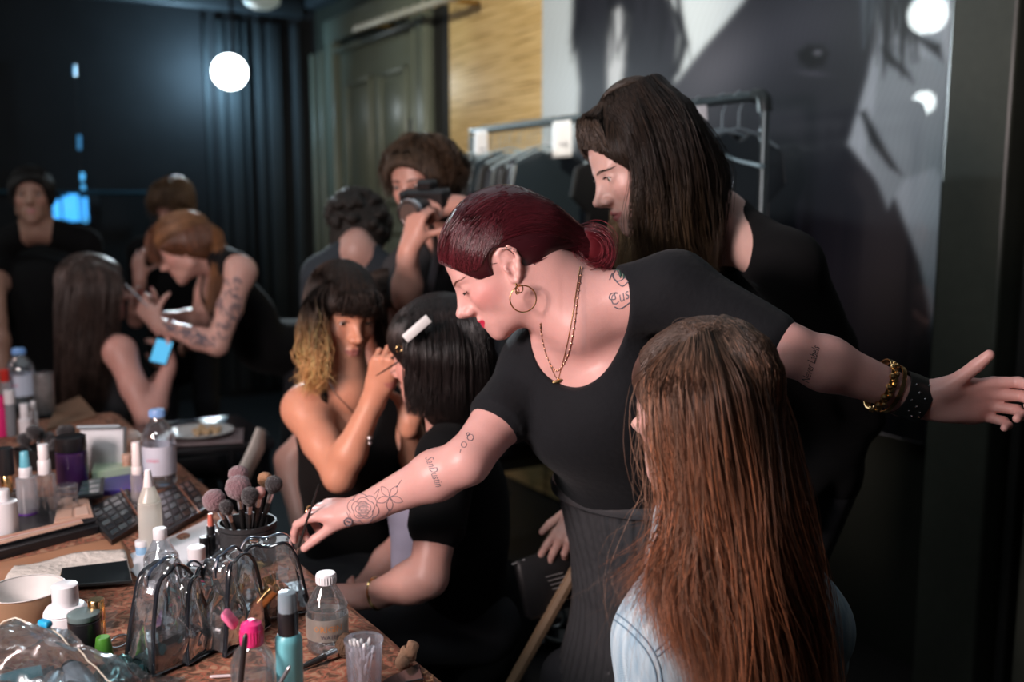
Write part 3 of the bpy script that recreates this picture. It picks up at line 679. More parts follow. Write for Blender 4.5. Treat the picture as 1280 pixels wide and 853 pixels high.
# ---------------------------------------------------------------- horse photograph on the wall
def horse_color(X, Y):
    """print colours, X Y in the photo's pixel grid of the print"""
    rng = np.random.default_rng(3)
    def inside(poly):
        poly = np.array(poly, float); n = len(poly); c = np.zeros(X.shape, bool); D = np.full(X.shape, 1e9)
        for i in range(n):
            a, b = poly[i], poly[(i + 1) % n]; dx, dy = b - a
            t = np.clip(((X - a[0]) * dx + (Y - a[1]) * dy) / (dx * dx + dy * dy + 1e-9), 0, 1); D = np.minimum(D, np.hypot(X - a[0] - t * dx, Y - a[1] - t * dy))
            cr = ((a[1] > Y) != (b[1] > Y)) & (X < (b[0] - a[0]) * (Y - a[1]) / (b[1] - a[1] + 1e-9) + a[0]); c ^= cr
        return 1 / (1 + np.exp(-np.where(c, D, -D) / 1.6))
    def blob(cx, cy, rx, ry, a=0):
        ca, sa = math.cos(a), math.sin(a); u = ((X - cx) * ca + (Y - cy) * sa) / rx; v = (-(X - cx) * sa + (Y - cy) * ca) / ry; return np.exp(-(u * u + v * v))
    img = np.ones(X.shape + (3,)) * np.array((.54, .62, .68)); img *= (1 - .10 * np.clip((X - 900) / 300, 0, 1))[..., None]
    def put(m, c): m = m[..., None]; img[:] = img * (1 - m) + np.array(c) * m
    fur = np.array((.017, .018, .026))
    tex = 1 + .10 * np.sin(X * .9 + Y * .45 + 3 * np.sin(Y * .05)) * np.sin(Y * .21 + X * .07)
    # left horse head
    put(inside([(716, -60), (714, 40), (718, 60), (724, 110), (722, 150), (716, 190), (690, 260), (690, 420), (790, 430), (850, 300), (838, 160), (845, 90), (850, 40), (836, 0), (800, -60)]), fur * 1.0)
    put(inside([(765, 14), (776, 8), (785, 20), (782, 60), (776, 110), (772, 150), (768, 160), (760, 110), (760, 50)]) * .95, (.55, .60, .66))
    for i in range(34):   # forelock strands
        x0 = rng.uniform(720, 850); 
        a = rng.uniform(-14, 14); q = [(x0 - 2, -30), (x0 + 2.5, -30), (x0 + a + 2, 30), (x0 + a * 2.2, rng.uniform(45, 85)), (x0 + a - 2, 30)]; put(inside(q) * .8, fur * rng.uniform(.35, 1.3))
    for q in ([(836, 0), (852, 20), (861, 55), (850, 92), (838, 100), (834, 92), (845, 70), (850, 45), (838, 18)], [(726, 10), (716, 40), (714, 66), (722, 60), (730, 30)]): put(inside(q), fur * .7)
    # big horse
    body = [(846, 100), (830, 112), (828, 140), (850, 160), (838, 200), (800, 260), (770, 340), (770, 700), (1180, 700), (1174, 545), (1168, 420), (1150, 330), (1120, 250), (1080, 205), (1060, 180), (1072, 140), (1085, 95), (1092, 60), (1100, -60), (945, -60), (930, 0), (905, 30), (880, 58)]
    put(inside(body), fur * 1.15)
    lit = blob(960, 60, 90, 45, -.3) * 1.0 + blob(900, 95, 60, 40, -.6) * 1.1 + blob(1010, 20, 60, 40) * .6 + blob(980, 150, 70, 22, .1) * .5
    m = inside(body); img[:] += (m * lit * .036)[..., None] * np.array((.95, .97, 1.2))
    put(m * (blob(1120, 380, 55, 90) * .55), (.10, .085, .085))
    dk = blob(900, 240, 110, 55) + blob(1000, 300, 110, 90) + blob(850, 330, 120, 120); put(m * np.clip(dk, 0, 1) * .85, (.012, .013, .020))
    put(blob(1016, 90, 40, 30, .1) * .35, (.03, .03, .04)); put(inside([(996, 66), (1010, 56), (1028, 57), (1036, 66), (1030, 82), (1012, 86), (1000, 78)]), (.003, .003, .005)); put(blob(1022, 66, 5, 3) * .7, (.3, .31, .36)); put(blob(1015, 92, 18, 3, .1) * .4, (.16, .16, .2))
    # pale gap right and mane
    put(inside([(1100, 55), (1092, 140), (1080, 190), (1092, 215), (1110, 260), (1130, 225), (1168, 210), (1190, 240), (1190, 80), (1150, 70), (1125, 55)]) , (.34, .40, .44))
    put(inside([(1075, -40), (1180, -40), (1176, 95), (1160, 70), (1145, 40), (1120, 20), (1090, 30), (1080, 60)]) * .35, (.30, .40, .46))
    for i in range(26):
        x0 = rng.uniform(1085, 1140); L_ = rng.uniform(30, 100); dx = rng.uniform(-10, 26)
        put(inside([(x0 - 3, -30), (x0 + 4, -30), (x0 + dx + 2, L_ * .6), (x0 + dx * 1.2, L_), (x0 + dx - 3, L_ * .6)]) * .85, fur * rng.uniform(.2, .8))
    for q in ([(1102, 60), (1110, 62), (1136, 90), (1142, 104), (1128, 92), (1108, 78)], [(1140, 40), (1176, 55), (1180, 78), (1160, 62), (1146, 50)], [(1074, 140), (1082, 138), (1110, 190), (1128, 220), (1112, 210), (1088, 180)]): put(inside(q), fur * .4)
    img *= tex[..., None]
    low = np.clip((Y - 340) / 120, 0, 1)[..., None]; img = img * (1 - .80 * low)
    return np.clip(img, .004, 1)
uL, zt = wall_uz(678, 4, DW - .05); uR, _ = wall_uz(1182, 4, DW - .05)
PT = 2.30 if False else 2.95
nu, nz_ = 330, 230; us = np.linspace(uL, uR - .02, nu); zs = np.linspace(.75, PT, nz_)
UU, ZZ = np.meshgrid(us, zs, indexing='ij'); PW = UU[..., None] * np.array(WU) + (DW - .05) * np.array(WN) + ZZ[..., None] * np.array((0, 0, 1.0))
rel = PW - np.array((0, 0, CAMZ)); dep = rel[..., 1] * math.cos(PITCH) - rel[..., 2] * math.sin(PITCH); upc = rel[..., 1] * math.sin(PITCH) + rel[..., 2] * math.cos(PITCH)
XX = 640 + FPX * rel[..., 0] / dep; YY = 426.5 - FPX * upc / dep
colr = horse_color(XX, YY); ii = np.arange(nu * nz_).reshape(nu, nz_)
Fq = np.stack([ii[:-1, :-1], ii[1:, :-1], ii[1:, 1:], ii[:-1, 1:]], -1).reshape(-1, 4)
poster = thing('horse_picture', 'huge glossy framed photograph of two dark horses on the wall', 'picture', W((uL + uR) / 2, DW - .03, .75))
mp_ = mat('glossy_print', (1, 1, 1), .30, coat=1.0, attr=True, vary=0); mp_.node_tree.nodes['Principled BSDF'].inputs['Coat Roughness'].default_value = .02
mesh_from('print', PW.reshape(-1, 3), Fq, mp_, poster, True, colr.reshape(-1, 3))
q = MB(); q.box(W((uL + uR) / 2, DW - .028, (.75 + PT) / 2), (abs(uL - uR) + .01, .036, PT - .75 + .01), RW, .002); q.build('backing_board', mat('board_white', (.6, .65, .7), .5), poster, True, True)
# bare bulbs of the mirror lights that the glossy print reflects: each hangs where the reflection needs it
refl = Matrix.Identity(3)
def bulb_for(px, py, dist, r, st, nm):
    p = PN(px, py, DW - .05); v = (p - Vector((0, 0, CAMZ))).normalized(); v2 = v - WN * 2 * v.dot(WN); return p + v2 * dist
bulbs = []
for (px, py, dist, r, lab) in ((1160, 18, 4.3, .13, 'large white globe lamp reflected at the top right of the horse picture'), (1155, 128, 4.2, .075, 'small white globe lamp reflected below the large one in the horse picture')):
    c = bulb_for(px, py, dist, r, 0, '')
    bulbs.append((c, r))
    b_ = thing('globe_lamp', lab, 'lamp', c)
    q = MB(); q.ball(c, (r, r, r), 20); q.build('bulb', mat('bulb_white', (1, 1, 1), .3, emis=(.9, 1.0, 1.0), estr=26), b_, True, True)
    q = MB(); q.tube([c + Vector((0, 0, r * .9)), Vector((c.x, c.y, CEIL))], .006, 6); q.build('flex', MATS['lamp_black'], b_, True, True)
black_cloth = mat('black_jersey', (.0095, .0105, .013), .85, spec=.2, sheen=.05, bump=.15, bscale=90, vary=.15)
black2 = mat('black_cotton', (.007, .007, .0075), .9, spec=.12, sheen=.02, vary=.15)
def hmat(name, rough=.38, spec=.5): return mat(name, (1, 1, 1), rough, spec=spec, attr=True, vary=.15, vscale=90, aniso=.4)
gold = mat('gold', (.85, .55, .25), .22, 1.0, vary=.05)
silver = mat('silver', (.7, .72, .75), .25, 1.0, vary=.05)
ink = mat('tattoo_ink', (.15, .13, .155), .6, vary=.1)
Vz = Vector((0, 0, 1))
def scalp(H, g=.008, drop=0.0, face=1.0, y=1.0):
    S = Shape(); H.e(S, (-.014, 0, .044), (.093 + g, (.073 + g) * y, .081 + g), .0); H.e(S, (-.030, 0, .0 - drop), (.070 + g, (.066 + g) * y, .070 + g + drop), .03)
    H.e(S, (.035, 0, .042), (.054 + g, (.062 + g) * y, .056 + g), .02)
    H.e(S, (.098, 0, -.012), (.070 * face, .074, .074 * face), .010, True)
    H.e(S, (.030, 0, -.095), (.080, .100, .075), .02, True)
    return S
def ink_strokes(B, name, polys, root, r=.0008, m=None, lift=.0002):
    q = MB(); any_ = False
    for pl in polys:
        k = max(6, int(sum(math.dist(pl[i], pl[i + 1]) for i in range(len(pl) - 1)) / 1.6)); s = spline([(x, y, 0) for x, y in pl], k)
        pts = [onto(B, x, y, lift) for x, y, _ in s]; pts = [p for p in pts if p is not None]
        if len(pts) > 2: q.tube(pts, r, 5); any_ = True
    if any_: return q.build(name, m or ink, root, True, True)
def ink_text(B, name, txt, p0, p1, size, root, th=.0004, shear=.3, m=None):
    """lettering laid onto the skin from photo pixel p0 towards p1, letters rising to the left of that line"""
    c = bpy.data.curves.new(name, 'FONT'); c.body = txt; c.size = 1; c.shear = shear; c.resolution_u = 2; c.offset = -.006
    o = bpy.data.objects.new(name, c); C.objects.link(o); dg = bpy.context.evaluated_depsgraph_get(); me = bpy.data.meshes.new_from_object(o.evaluated_get(dg))
    xs = [v.co.x for v in me.vertices]; w = max(xs); d = Vector((p1[0] - p0[0], p1[1] - p0[1])); L = d.length; d.normalize(); n = Vector((d.y, -d.x))
    V = []; ok = []
    for v in me.vertices:
        x = p0[0] + d.x * v.co.x / w * L + n.x * v.co.y * size; y = p0[1] + d.y * v.co.x / w * L + n.y * v.co.y * size; h = onto(B, x, y, th); ok.append(h is not None); V.append(tuple(h) if h is not None else (0, 0, 0))
    F = [tuple(p.vertices) for p in me.polygons if all(ok[i] for i in p.vertices)]; bpy.data.objects.remove(o)
    q = MB(); q.add(V, F); return q.build(name, m or ink, root, False, True)

# ================================================================ the red-haired make-up artist
H = Head(P(635, 333, 1.64), (-.83, -.06, -.60), (-.60, 0, .83), .98)
red_root = person('woman with sleek dark red hair in black scoop-neck top reaching to the brushes', (P(800, 700, 1.86).x, 1.9, 0))
rsh, rel_, rwr = P(672, 462, 1.74), P(583, 577, 1.585), P(452, 637, 1.655)
lsh, lel, lwr = P(846, 362, 1.58), P(985, 437, 1.50), P(1150, 500, 1.52)
neckp, chest, waist, hip = P(722, 408, 1.60), P(752, 488, 1.70), P(775, 600, 1.78), P(830, 740, 1.84)
tfwd = Vector((-.45, -.85, -.2))
S = Shape(); H.skull(S, open_eyes=False, lips=.95, jaw=.86); H.ear(S, 1); H.ear(S, -1, False)
T = Shape(); n_, ac_, up_ = torso(T, lsh, rsh, neckp, chest, waist, hip, tfwd, .97, bust=1.05)
S.add(T)
nb = P(748, 385, 1.665)
S.cap(H.w(-.040, 0, -.020), H.w(-.042, 0, -.055), .052, .050, .03); S.cap(H.w(-.040, 0, -.050), nb, .052, .058, .04); S.cap(H.w(.0, 0, -.06), neckp, .035, .040, .04)
arm(S, rsh, rel_, rwr, 1.0); arm(S, lsh, lel, lwr, 1.0)
# clavicles
S.cap(neckp + up_ * .012 + n_ * .0, rsh.lerp(neckp, .25) + up_ * .03 + n_ * .02, .009, .008, .03); S.cap(neckp + up_ * .012, lsh.lerp(neckp, .3) + up_ * .03 + n_ * .02, .009, .008, .03)
# right hand pinching a brush
fd = (P(372, 640, 1.70) - rwr)
tips = hand(S, rwr + fd.normalized() * .01, fd, (-.15, .35, .92), (-.25, -.9, -.25), .92, curl=((22, 34, 16), (34, 46, 30), (44, 60, 35), (50, 62, 40)), tdir=(.90, .28, -.42), tcurl=(-6, -8))
# left hand, palm towards the camera, fingers going out of the picture
ld = (P(1235, 500, 1.50) - lwr); hand(S, lwr + ld.normalized() * .012, ld, (.25, .95, .05), (.0, -.15, 1), 1.05, curl=((12, 50, 36), (20, 58, 40), (26, 60, 40), (30, 56, 36)), tdir=(.74, .66, -.24), tcurl=(6, 2), tl=.84)
base_skin = (.74, .40, .355)
body, BR = skinbody(red_root, S, H, dict(base=base_skin, lip=(.62, .03, .08), blush=(.78, .26, .24), bl=.62), .0055, .0021,
    hands=[(rwr + fd.normalized() * .085, .0026), (lwr + ld.normalized() * .09, .0028)], boxr=.105)
H.lashes(body, BR, closed=True, sides=(1,)); H.brows(body, BR, (.16, .06, .04), (1,), 60, drop=-.003, r=.00045, thick=.7)
# hair: sleek cap pulled into a low bun
rh = hmat('dark_red_hair', .30, .6)
SC_ = Shape(); H.e(SC_, (-.012, 0, .045), (.1005, .0795, .088), 0); H.e(SC_, (.032, 0, .046), (.0575, .066, .0590), .02); H.e(SC_, (-.050, 0, .004), (.062, .064, .050), .03)
bun_c = np.array(P(728, 312, 1.66)); SC_.cap(H.w(-.085, 0, .015), bun_c, .040, .030, .03)
H.e(SC_, (.115, 0, -.012), (.078, .10, .086), .004, True); H.e(SC_, (.035, 0, -.052), (.064, .10, .066), .010, True); H.e(SC_, (.004, .075, .004), (.022, .03, .034), .006, True); H.e(SC_, (-.02, 0, -.12), (.10, .12, .066), .01, True)
Vc, Fc_ = SC_.mesh(.0035); col = np.tile(np.array((.045, .006, .010)), (len(Vc), 1)); hairo = mesh_from('hair', Vc, Fc_, rh, red_root, True, col)
Bh = bvh(Vc, Fc_); L = []; cols = []
hl = {}
for side in (1, -1): hl[side] = spline([(.090, 0, .078), (.083, .035 * side, .068), (.064, .060 * side, .040), (.040, .070 * side, .030), (.012, .078 * side, .044), (-.018, .078 * side, .036), (-.034, .070 * side, -.020), (-.050, .045 * side, -.048), (-.060, .0, -.055)], 60)
bl_ = np.array(H.loc([bun_c + np.array((-.012, 0, .002))])[0]); cc0 = np.array((-.012, 0, .030))
for i in range(3400):
    side = 1 if random.random() < .72 else -1; a = random.random() ** .8; st = hl[side][int(a * 59)] + RNG.normal(0, .0015, 3); en = bl_ + np.array((.0, side * .010, 0)) + RNG.normal(0, .006, 3); pts = []; lf = random.uniform(.0003, .0016)
    arch = random.uniform(-.5, 1.0) * (1 - a)
    if -.01 < st[0] < .075 and abs(st[1]) > .04: arch = random.uniform(.75, 1.3)
    for k in range(15):
        t = k / 14; p = st * (1 - t) + en * t + np.array((0, 0, .05 * arch * math.sin(math.pi * t))) ; d_ = p - cc0; o_ = cc0 + d_ / np.linalg.norm(d_) * .30; ow, cw = Vector(H.w(*o_)), Vector(H.w(*cc0)); h_ = Bh.ray_cast(ow, (cw - ow).normalized())
        if h_[0] is None: break
        lq = H.loc([tuple(h_[0])])[0]
        if -.034 < lq[0] < .022 and lq[2] < .039 and abs(lq[1]) > .045: break
        pts.append(h_[0] + h_[1] * lf)
    if len(pts) == 15: L.append([tuple(p) for p in pts]); cols.append(np.array((.10, .011, .018)) * random.uniform(.3, 1.3))
strands('hair_strands', L, .00045, rh, hairo, True, np.array(cols), False)
SB = Shape(); b0 = Vector(bun_c)
for i in range(9):
    a = i / 9 * 6.283; p0 = b0 + Vector((.010, 0, -.002)) + Vector((math.cos(a) * .026, 0, math.sin(a) * .030)); a2 = a + 1.3; p1 = b0 + Vector((.016, (-1) ** i * .014, 0)) + Vector((math.cos(a2) * .024, 0, math.sin(a2) * .027)); SB.cap(p0, p1, .014, .012, .006)
SB.ell(b0 + Vector((.012, 0, 0)), (.030, .030, .034), None, .01)
Vc, Fc_ = SB.mesh(.003); hb = mesh_from('hair_bun', Vc, Fc_, rh, hairo, True, np.tile(np.array((.13, .012, .018)), (len(Vc), 1)))
L = []; cols = []
for i in range(420):
    a = random.uniform(0, 6.283); c = b0 + Vector((random.gauss(.012, .004), random.gauss(0, .010), random.gauss(0, .004))); r = random.uniform(.020, .036); tl = random.uniform(-.6, .6); k = []
    for j in range(12):
        b = a + j * .32; k.append(tuple(c + Vector((math.cos(b) * r, math.sin(b * 1 + tl) * .018 - .012, math.sin(b) * r * 1.05))))
    L.append(k); cols.append(np.array((.20, .020, .030)) * random.uniform(.4, 1.5))
for i in range(60):
    a = random.uniform(-.5, 2.4); c = b0 + Vector((.005, 0, 0)); d = Vector((math.cos(a), random.uniform(-.4, .4), math.sin(a))); k = [tuple(c + d * (.028 + .016 * j / 11) + Vector((0, 0, .006 * math.sin(j * .4 + i)))) for j in range(12)]; L.append(k); cols.append((.22, .03, .03))
strands('hair_strands', L, .00055, rh, hb, True, np.array(cols), True)
# earrings
ept = Vector(H.w(.006, .083, -.026)); q = MB()
def ring(q, c, nrm, r, t, seg=40, squash=1.0):
    z = Vector(nrm).normalized(); x = z.orthogonal().normalized(); y = z.cross(x); q.tube([Vector(c) + (x * math.cos(2 * math.pi * i / seg) + y * math.sin(2 * math.pi * i / seg) * squash) * r for i in range(seg)], t, 8, True)
ring(q, ept + Vector((.010, -.006, -.024)), (.15, -1, .05), .0208, .0011); q.build('hoop_earring', gold, red_root, True, True)
q = MB(); ring(q, ept + Vector((.004, -.010, -.008)), (.4, -1, .1), .0062, .0010); ring(q, ept + Vector((.001, -.008, -.012)), (.8, -.6, 0), .0045, .0009); q.ball(ept + Vector((-.001, -.008, -.001)), .0022, 10); q.build('small_hoop_earring', gold, red_root, True, True)
q = MB()
for (x, z) in ((-.008, .030), (-.014, .029), (-.018, .024), (-.0205, .018)): q.ball(H.w(x, .084, z), .0014, 8)
q.build('ear_stud', silver, red_root, True, True)
# black scoop-neck top
TS = Shape(); TS.add(T, .0065); TS.cap(rsh, rsh.lerp(rel_, .52), .059, .0535, .03); TS.cap(lsh, lsh.lerp(lel, .83), .058, .047, .03)
TS.cap(rsh.lerp(rel_, .52), rsh.lerp(rel_, .60), .0535, .0535, .004, flat=True)
TS.cap(chest - up_ * .03 + n_ * .05, waist, .08, .09, .05)
Rn = Matrix((Vector((.75, -.55, .36)).normalized(), n_, Vector((-.35, -.15, .92)).normalized()))
zc = P(728, 412, 1.60)
TS.p.append(('ell', np.array(P(722, 402, 1.575)), np.array((.078, .17, .118)), np.array(Matrix.Rotation(math.radians(16), 3, 'Y')), .006, True))
TS.cap(P(762, 366, 1.66), P(800, 330, 1.66), .040, .030, .01, sub=True) if False else None
TS.cap(nb + (H_ := (Vector(H.w(-.04, 0, -.05)) - nb).normalized()) * -.01, nb + H_ * .10, .066, .066, .01, sub=True)
TS.cut(P(775, 624, 1.78), (-.03, .08, -1), .004)
TS.cut(rsh.lerp(rel_, .585), rel_ - rsh, .002) if False else None
top = cloth(red_root, TS, 'top', black_cloth, .0045, wrinkle(.0016, 34))
# black pleated leather skirt
SK = Shape(); SK.cap(waist, hip, .118, .165, .03, np.array(n_), .78); SK.cap(hip, (hip.x + .02, hip.y + .02, .28), .165, .30, .05, np.array(n_), .8); SK.cut(P(775, 606, 1.78), (.03, -.08, 1), .004)
def pleats(X, Y, Z): return (-.0075 * np.abs(np.sin(21 * np.arctan2(Y - 1.84, X - (.24 + .05 * (1.1 - Z))) + .5 * np.sin(5 * Z))) * np.clip((1.06 - Z) / .12, .25, 1)).astype(np.float32)
skirt = cloth(red_root, SK, 'skirt', mat('black_leather', (.055, .056, .060), .28, spec=.9, coat=.3, bump=.1, bscale=60), .0045, pleats)
q = MB(); wd = V0 = Vector((-.03, .08, -1)).normalized(); wc = P(776, 612, 1.785); xx = Vector((ac_.x, ac_.y, 0)); xx = (xx - wd * xx.dot(wd)).normalized(); yy = wd.cross(xx).normalized()
q.tube([wc + xx * math.cos(i / 20 * math.pi) * .130 + yy * math.sin(i / 20 * math.pi) * .104 for i in range(40)], .0085, 8, True, flat=1.6); q.build('waistband', MATS['black_leather'], skirt, True, True)
LG = Shape(); legs(LG, (hip.x + .01, hip.y + .01, .70), (.6, 0, 0), [(hip.x + .07, hip.y, .5), (hip.x - .06, hip.y, .5)], [(hip.x + .1, hip.y + .03, .10), (hip.x - .12, hip.y + .02, .10)], .8); cloth(red_root, LG, 'legs', black2, .012)
SH = Shape(); shoes(SH, [(hip.x + .1, hip.y + .03, 0), (hip.x - .12, hip.y + .02, 0)], (-.7, -.7, 0)); cloth(red_root, SH, 'shoes', black2, .01)
# necklaces
def chain(pxs, name, r, m, bead=0, parent=red_root, B=None, ymin=0):
    B = B or BR; s = spline([(x, y, 0) for x, y in pxs], 60); pts = [onto(B, x, y, r + .0006) for x, y, _ in s]; pts = [p for p in pts if p is not None and p.y > ymin]
    if len(pts) < 3: return
    q = MB(); q.tube(pts, r, 6)
    if bead:
        for p in pts[::bead]: q.ball(p, r * 2.4, 8)
    return q.build(name, m, parent, True, True)
chain([(725, 333), (720, 365), (716, 392), (709, 430), (701, 462), (697, 474), (690, 462), (681, 438), (677, 418), (676, 404)], 'fine_necklace', .0006, gold)
chain([(727, 335), (722, 370), (718, 405), (712, 438), (703, 458), (694, 463), (684, 447), (678, 425), (675, 405)], 'beaded_necklace', .0007, mat('rose_gold', (.75, .38, .25), .25, 1), 2)
q = MB(); pp = onto(BR, 697, 477, .004)
if pp: q.tube([pp + Vector((-.008, 0, -.002)), pp, pp + Vector((.009, 0, .003))], [.0022, .0034, .0026], 8); q.build('pendant', gold, red_root, True, True)
# tattoos
ink_strokes(BR, 'bird_tattoo', [[(768, 330), (775, 322), (784, 330), (783, 345), (772, 352), (766, 345), (771, 336)], [(775, 322), (771, 335), (776, 348)], [(784, 326), (779, 338), (783, 350)], [(770, 352), (778, 358), (786, 352)], [(765, 342), (762, 350)], [(772, 344), (780, 340)], [(769, 333), (778, 331), (784, 334)]], body, .0011)
ink_strokes(BR, 'bird_tattoo', [[(774, 330), (776, 346)], [(778, 328), (780, 348)], [(770, 338), (783, 336)]], body, .0020, mat('ink_green', (.06, .13, .10), .6))
ink_text(BR, 'script_tattoo', 'Cus', (764, 384), (789, 372), 21, body, shear=.4)
ink_strokes(BR, 'script_tattoo', [[(770, 366), (763, 368), (762, 374), (769, 374), (768, 368)], [(768, 384), (776, 386), (788, 378)]], body, .0010)
ink_text(BR, 'script_tattoo', 'SanDustin', (531, 572), (545, 610), 15, body, shear=.35)
hexs = lambda cx, cy, r: [(cx + r * math.cos(a * 1.047), cy + r * math.sin(a * 1.047)) for a in range(7)]
ink_strokes(BR, 'small_shapes_tattoo', [hexs(588, 547, 4), hexs(580, 556, 3.5), [(576, 562), (575, 566)], hexs(585, 543, 2)], body, .0007)
fl = []
for a in range(5):
    t = a * 1.256 + .3; cx, cy = 487 + 9 * math.cos(t), 622 + 9 * math.sin(t); fl.append([(487, 622), (cx - 4 * math.sin(t), cy + 4 * math.cos(t)), (487 + 17 * math.cos(t), 622 + 17 * math.sin(t)), (cx + 4 * math.sin(t), cy - 4 * math.cos(t)), (487, 622)])
ink_strokes(BR, 'flower_tattoo', fl + [[(487, 636), (483, 645)], [(495, 610), (502, 600)]], body, .00055)
rose = []
for r, n_p, ph in ((4, 3, 0), (8, 4, .5), (12, 5, .2), (16.5, 6, .7)):
    for k in range(n_p):
        a0 = ph + k * 6.283 / n_p; a1 = a0 + 6.283 / n_p * 1.15; rose.append([(454 + r * (1 + .22 * math.sin(math.pi * u)) * math.cos(a0 + (a1 - a0) * u), 636 + r * .95 * (1 + .22 * math.sin(math.pi * u)) * math.sin(a0 + (a1 - a0) * u)) for u in (0, .25, .5, .75, 1)])
ink_strokes(BR, 'rose_tattoo', rose + [[(433, 640), (438, 650), (446, 655)], [(468, 618), (474, 612), (470, 624)], [(440, 620), (434, 616), (438, 626)]], body, .0006)
ink_strokes(BR, 'rose_tattoo', [[(446 + i * 2, 628 + j * 4), (449 + i * 2, 631 + j * 4)] for i in range(7) for j in range(5)], body, .0008, mat('ink_wash', (.36, .24, .235), .6))
ink_strokes(BR, 'small_skull_tattoo', [[(434, 648), (430, 652), (433, 657), (439, 656), (440, 650), (434, 648)], [(433, 652), (437, 653)]], body, .0014)
ink_text(BR, 'arm_script_tattoo', 'Never Labels', (1011, 480), (1025, 434), 15, body, .0007, .3, mat('ink_dark', (.03, .03, .04), .6))
# bracelets
def band(c, ax, r, w, t, name, m, sq=.78, n=44, extra=None):
    z = Vector(ax).normalized(); x = Vector((0, -1, 0)); x = (x - z * x.dot(z)).normalized(); y = z.cross(x); V = []; F = []
    for i in range(n):
        a = 2 * math.pi * i / n; d = x * math.cos(a) * sq + y * math.sin(a)
        for (dr, dz) in ((0, -w / 2), (t, -w / 2), (t * 1.3, 0), (t, w / 2), (0, w / 2)): V.append(tuple(Vector(c) + d * (r + dr) + z * dz))
    for i in range(n):
        j = (i + 1) % n
        for k in range(5): F.append((i * 5 + k, j * 5 + k, j * 5 + (k + 1) % 5, i * 5 + (k + 1) % 5))
    q = MB(); q.add(V, F)
    if extra: extra(q, c, x, y, z, r + t)
    return q.build(name, m, red_root, True, True)
ad = (lwr - lel).normalized()
def filigree(q, c, x, y, z, r):
    for i in range(18):
        a = -1.2 + 2.4 * i / 17; p = Vector(c) + x * math.cos(a) * .78 * r + y * math.sin(a) * r + z * .004 * math.sin(i * 2.1); q.ball(p, .0034 + .0012 * (i % 3), 8)
wa = lambda t: lel.lerp(lwr, t)
band(wa(.70), ad, .0395, .012, .0020, 'bracelet', gold, extra=filigree); band(wa(.78), ad, .0370, .007, .0020, 'bracelet', gold)
def studs(q, c, x, y, z, r): pass
cuff = band(wa(.925), ad, .0325, .040, .0028, 'leather_cuff', mat('cuff_leather', (.02, .022, .022), .35, spec=.6), .82)
q = MB(); z = ad; x = Vector((0, -1, 0)); x = (x - z * x.dot(z)).normalized(); y = z.cross(x)
for i, (a, dz) in enumerate(((-.6, -.012), (-.3, -.004), (-.15, .008), (.1, -.012), (.3, .0), (.5, .010), (.62, -.006), (.85, .004), (-.8, .010), (.75, .014))):
    q.ball(wa(.925) + x * math.cos(a) * .82 * .0365 + y * math.sin(a) * .0365 + z * dz, .0019, 8)
q.build('cuff_stud', silver, cuff, True, True)
q = MB(); ring(q, Vector(rwr + fd.normalized() * .105), fd, .0098, .0012); q.build('ring', gold, red_root, True, True)
# the fine brush in her fingers
tp = (tips[0] + tips[4]) / 2
TIP = tp
def brush_thing(label, a, b, rh_=.0028, head=None, hm=None, hr=.004, hl=.015, m=None, group=None, name='makeup_brush'):
    a = Vector(a); b = Vector(b); d = (b - a).normalized(); t = thing(name, label, 'brush', a, 0, group)
    q = MB(); L_ = (b - a).length; q.tube([a, a + d * L_ * .15, a + d * L_ * .6, b - d * .012, b], [rh_ * .45, rh_ * .8, rh_ * 1.1, rh_, rh_ * .8], 10); q.build('handle', m or mat('brush_black', (.02, .02, .02), .25), t, True, True)
    q = MB(); q.tube([b - d * .014, b, b + d * .004], [rh_ * 1.05, rh_ * 1.25, rh_ * 1.2], 12); q.build('ferrule', silver if m is None else m, t, True, True)
    R = d.to_track_quat('Z', 'Y').to_matrix(); q = MB(); q.lathe([(rh_ * 1.1, 0), (hr * .85, hl * .3), (hr, hl * .55), (hr * .85, hl * .82), (hr * .45, hl * .97), (0, hl)], b + d * .003, 20, R)
    q.build('bristles', hm or mat('bristle_dark', (.03, .02, .02), .9, bump=.6, bscale=300), t, True, True); return t
brush_thing('fine black makeup brush pinched in the tattooed hand of the red-haired woman', P(398, 606, 1.64), tp + (tp - P(398, 606, 1.64)).normalized() * .02, .0022, hr=.0025, hl=.012)

# ================================================================ the girl in the denim jacket
H = Head(P(878, 517, 1.31), (-.74, .66, -.12), (0, .05, 1), .97)
den = person('girl with long loose red-brown hair in pale blue denim jacket, back to camera', (.36, 1.42, 0))
sl, sr = P(830, 800, 1.22), P(1010, 785, 1.43); nk = P(880, 672, 1.315); ch = Vector((.31, 1.35, .82)); wa_ = Vector((.33, 1.39, .64)); hp = Vector((.34, 1.42, .52))
S = Shape(); H.skull(S, open_eyes=False); H.ear(S, 1); H.ear(S, -1, False); T = Shape(); tf = Vector((-.7, .7, 0)); n_, ac_, up_ = torso(T, sl, sr, nk, ch, wa_, hp, tf, .97); S.add(T)
S.cap(H.w(-.035, 0, -.02), nk, .050, .056, .03); S.cap(H.w(.01, 0, -.06), nk + Vector((-.02, .03, 0)), .035, .045, .03)
el1, wr1 = Vector((.19, 1.21, .66)), Vector((.22, 1.48, .57)); el2, wr2 = Vector((.52, 1.64, .64)), Vector((.38, 1.86, .58)); arm(S, sl, el1, wr1); arm(S, sr, el2, wr2)
hand(S, wr1, (.1, .9, -.3), (0, 0, 1), (.9, .1, 0), .9); hand(S, wr2, (-.3, 1, -.1), (0, 0, 1), (0, -1, 0), .9)
body, B = skinbody(den, S, H, dict(base=(.70, .43, .37), lip=(.55, .2, .18), bl=.3), .007, .0035); H.lashes(body, B, False, sides=(1,))
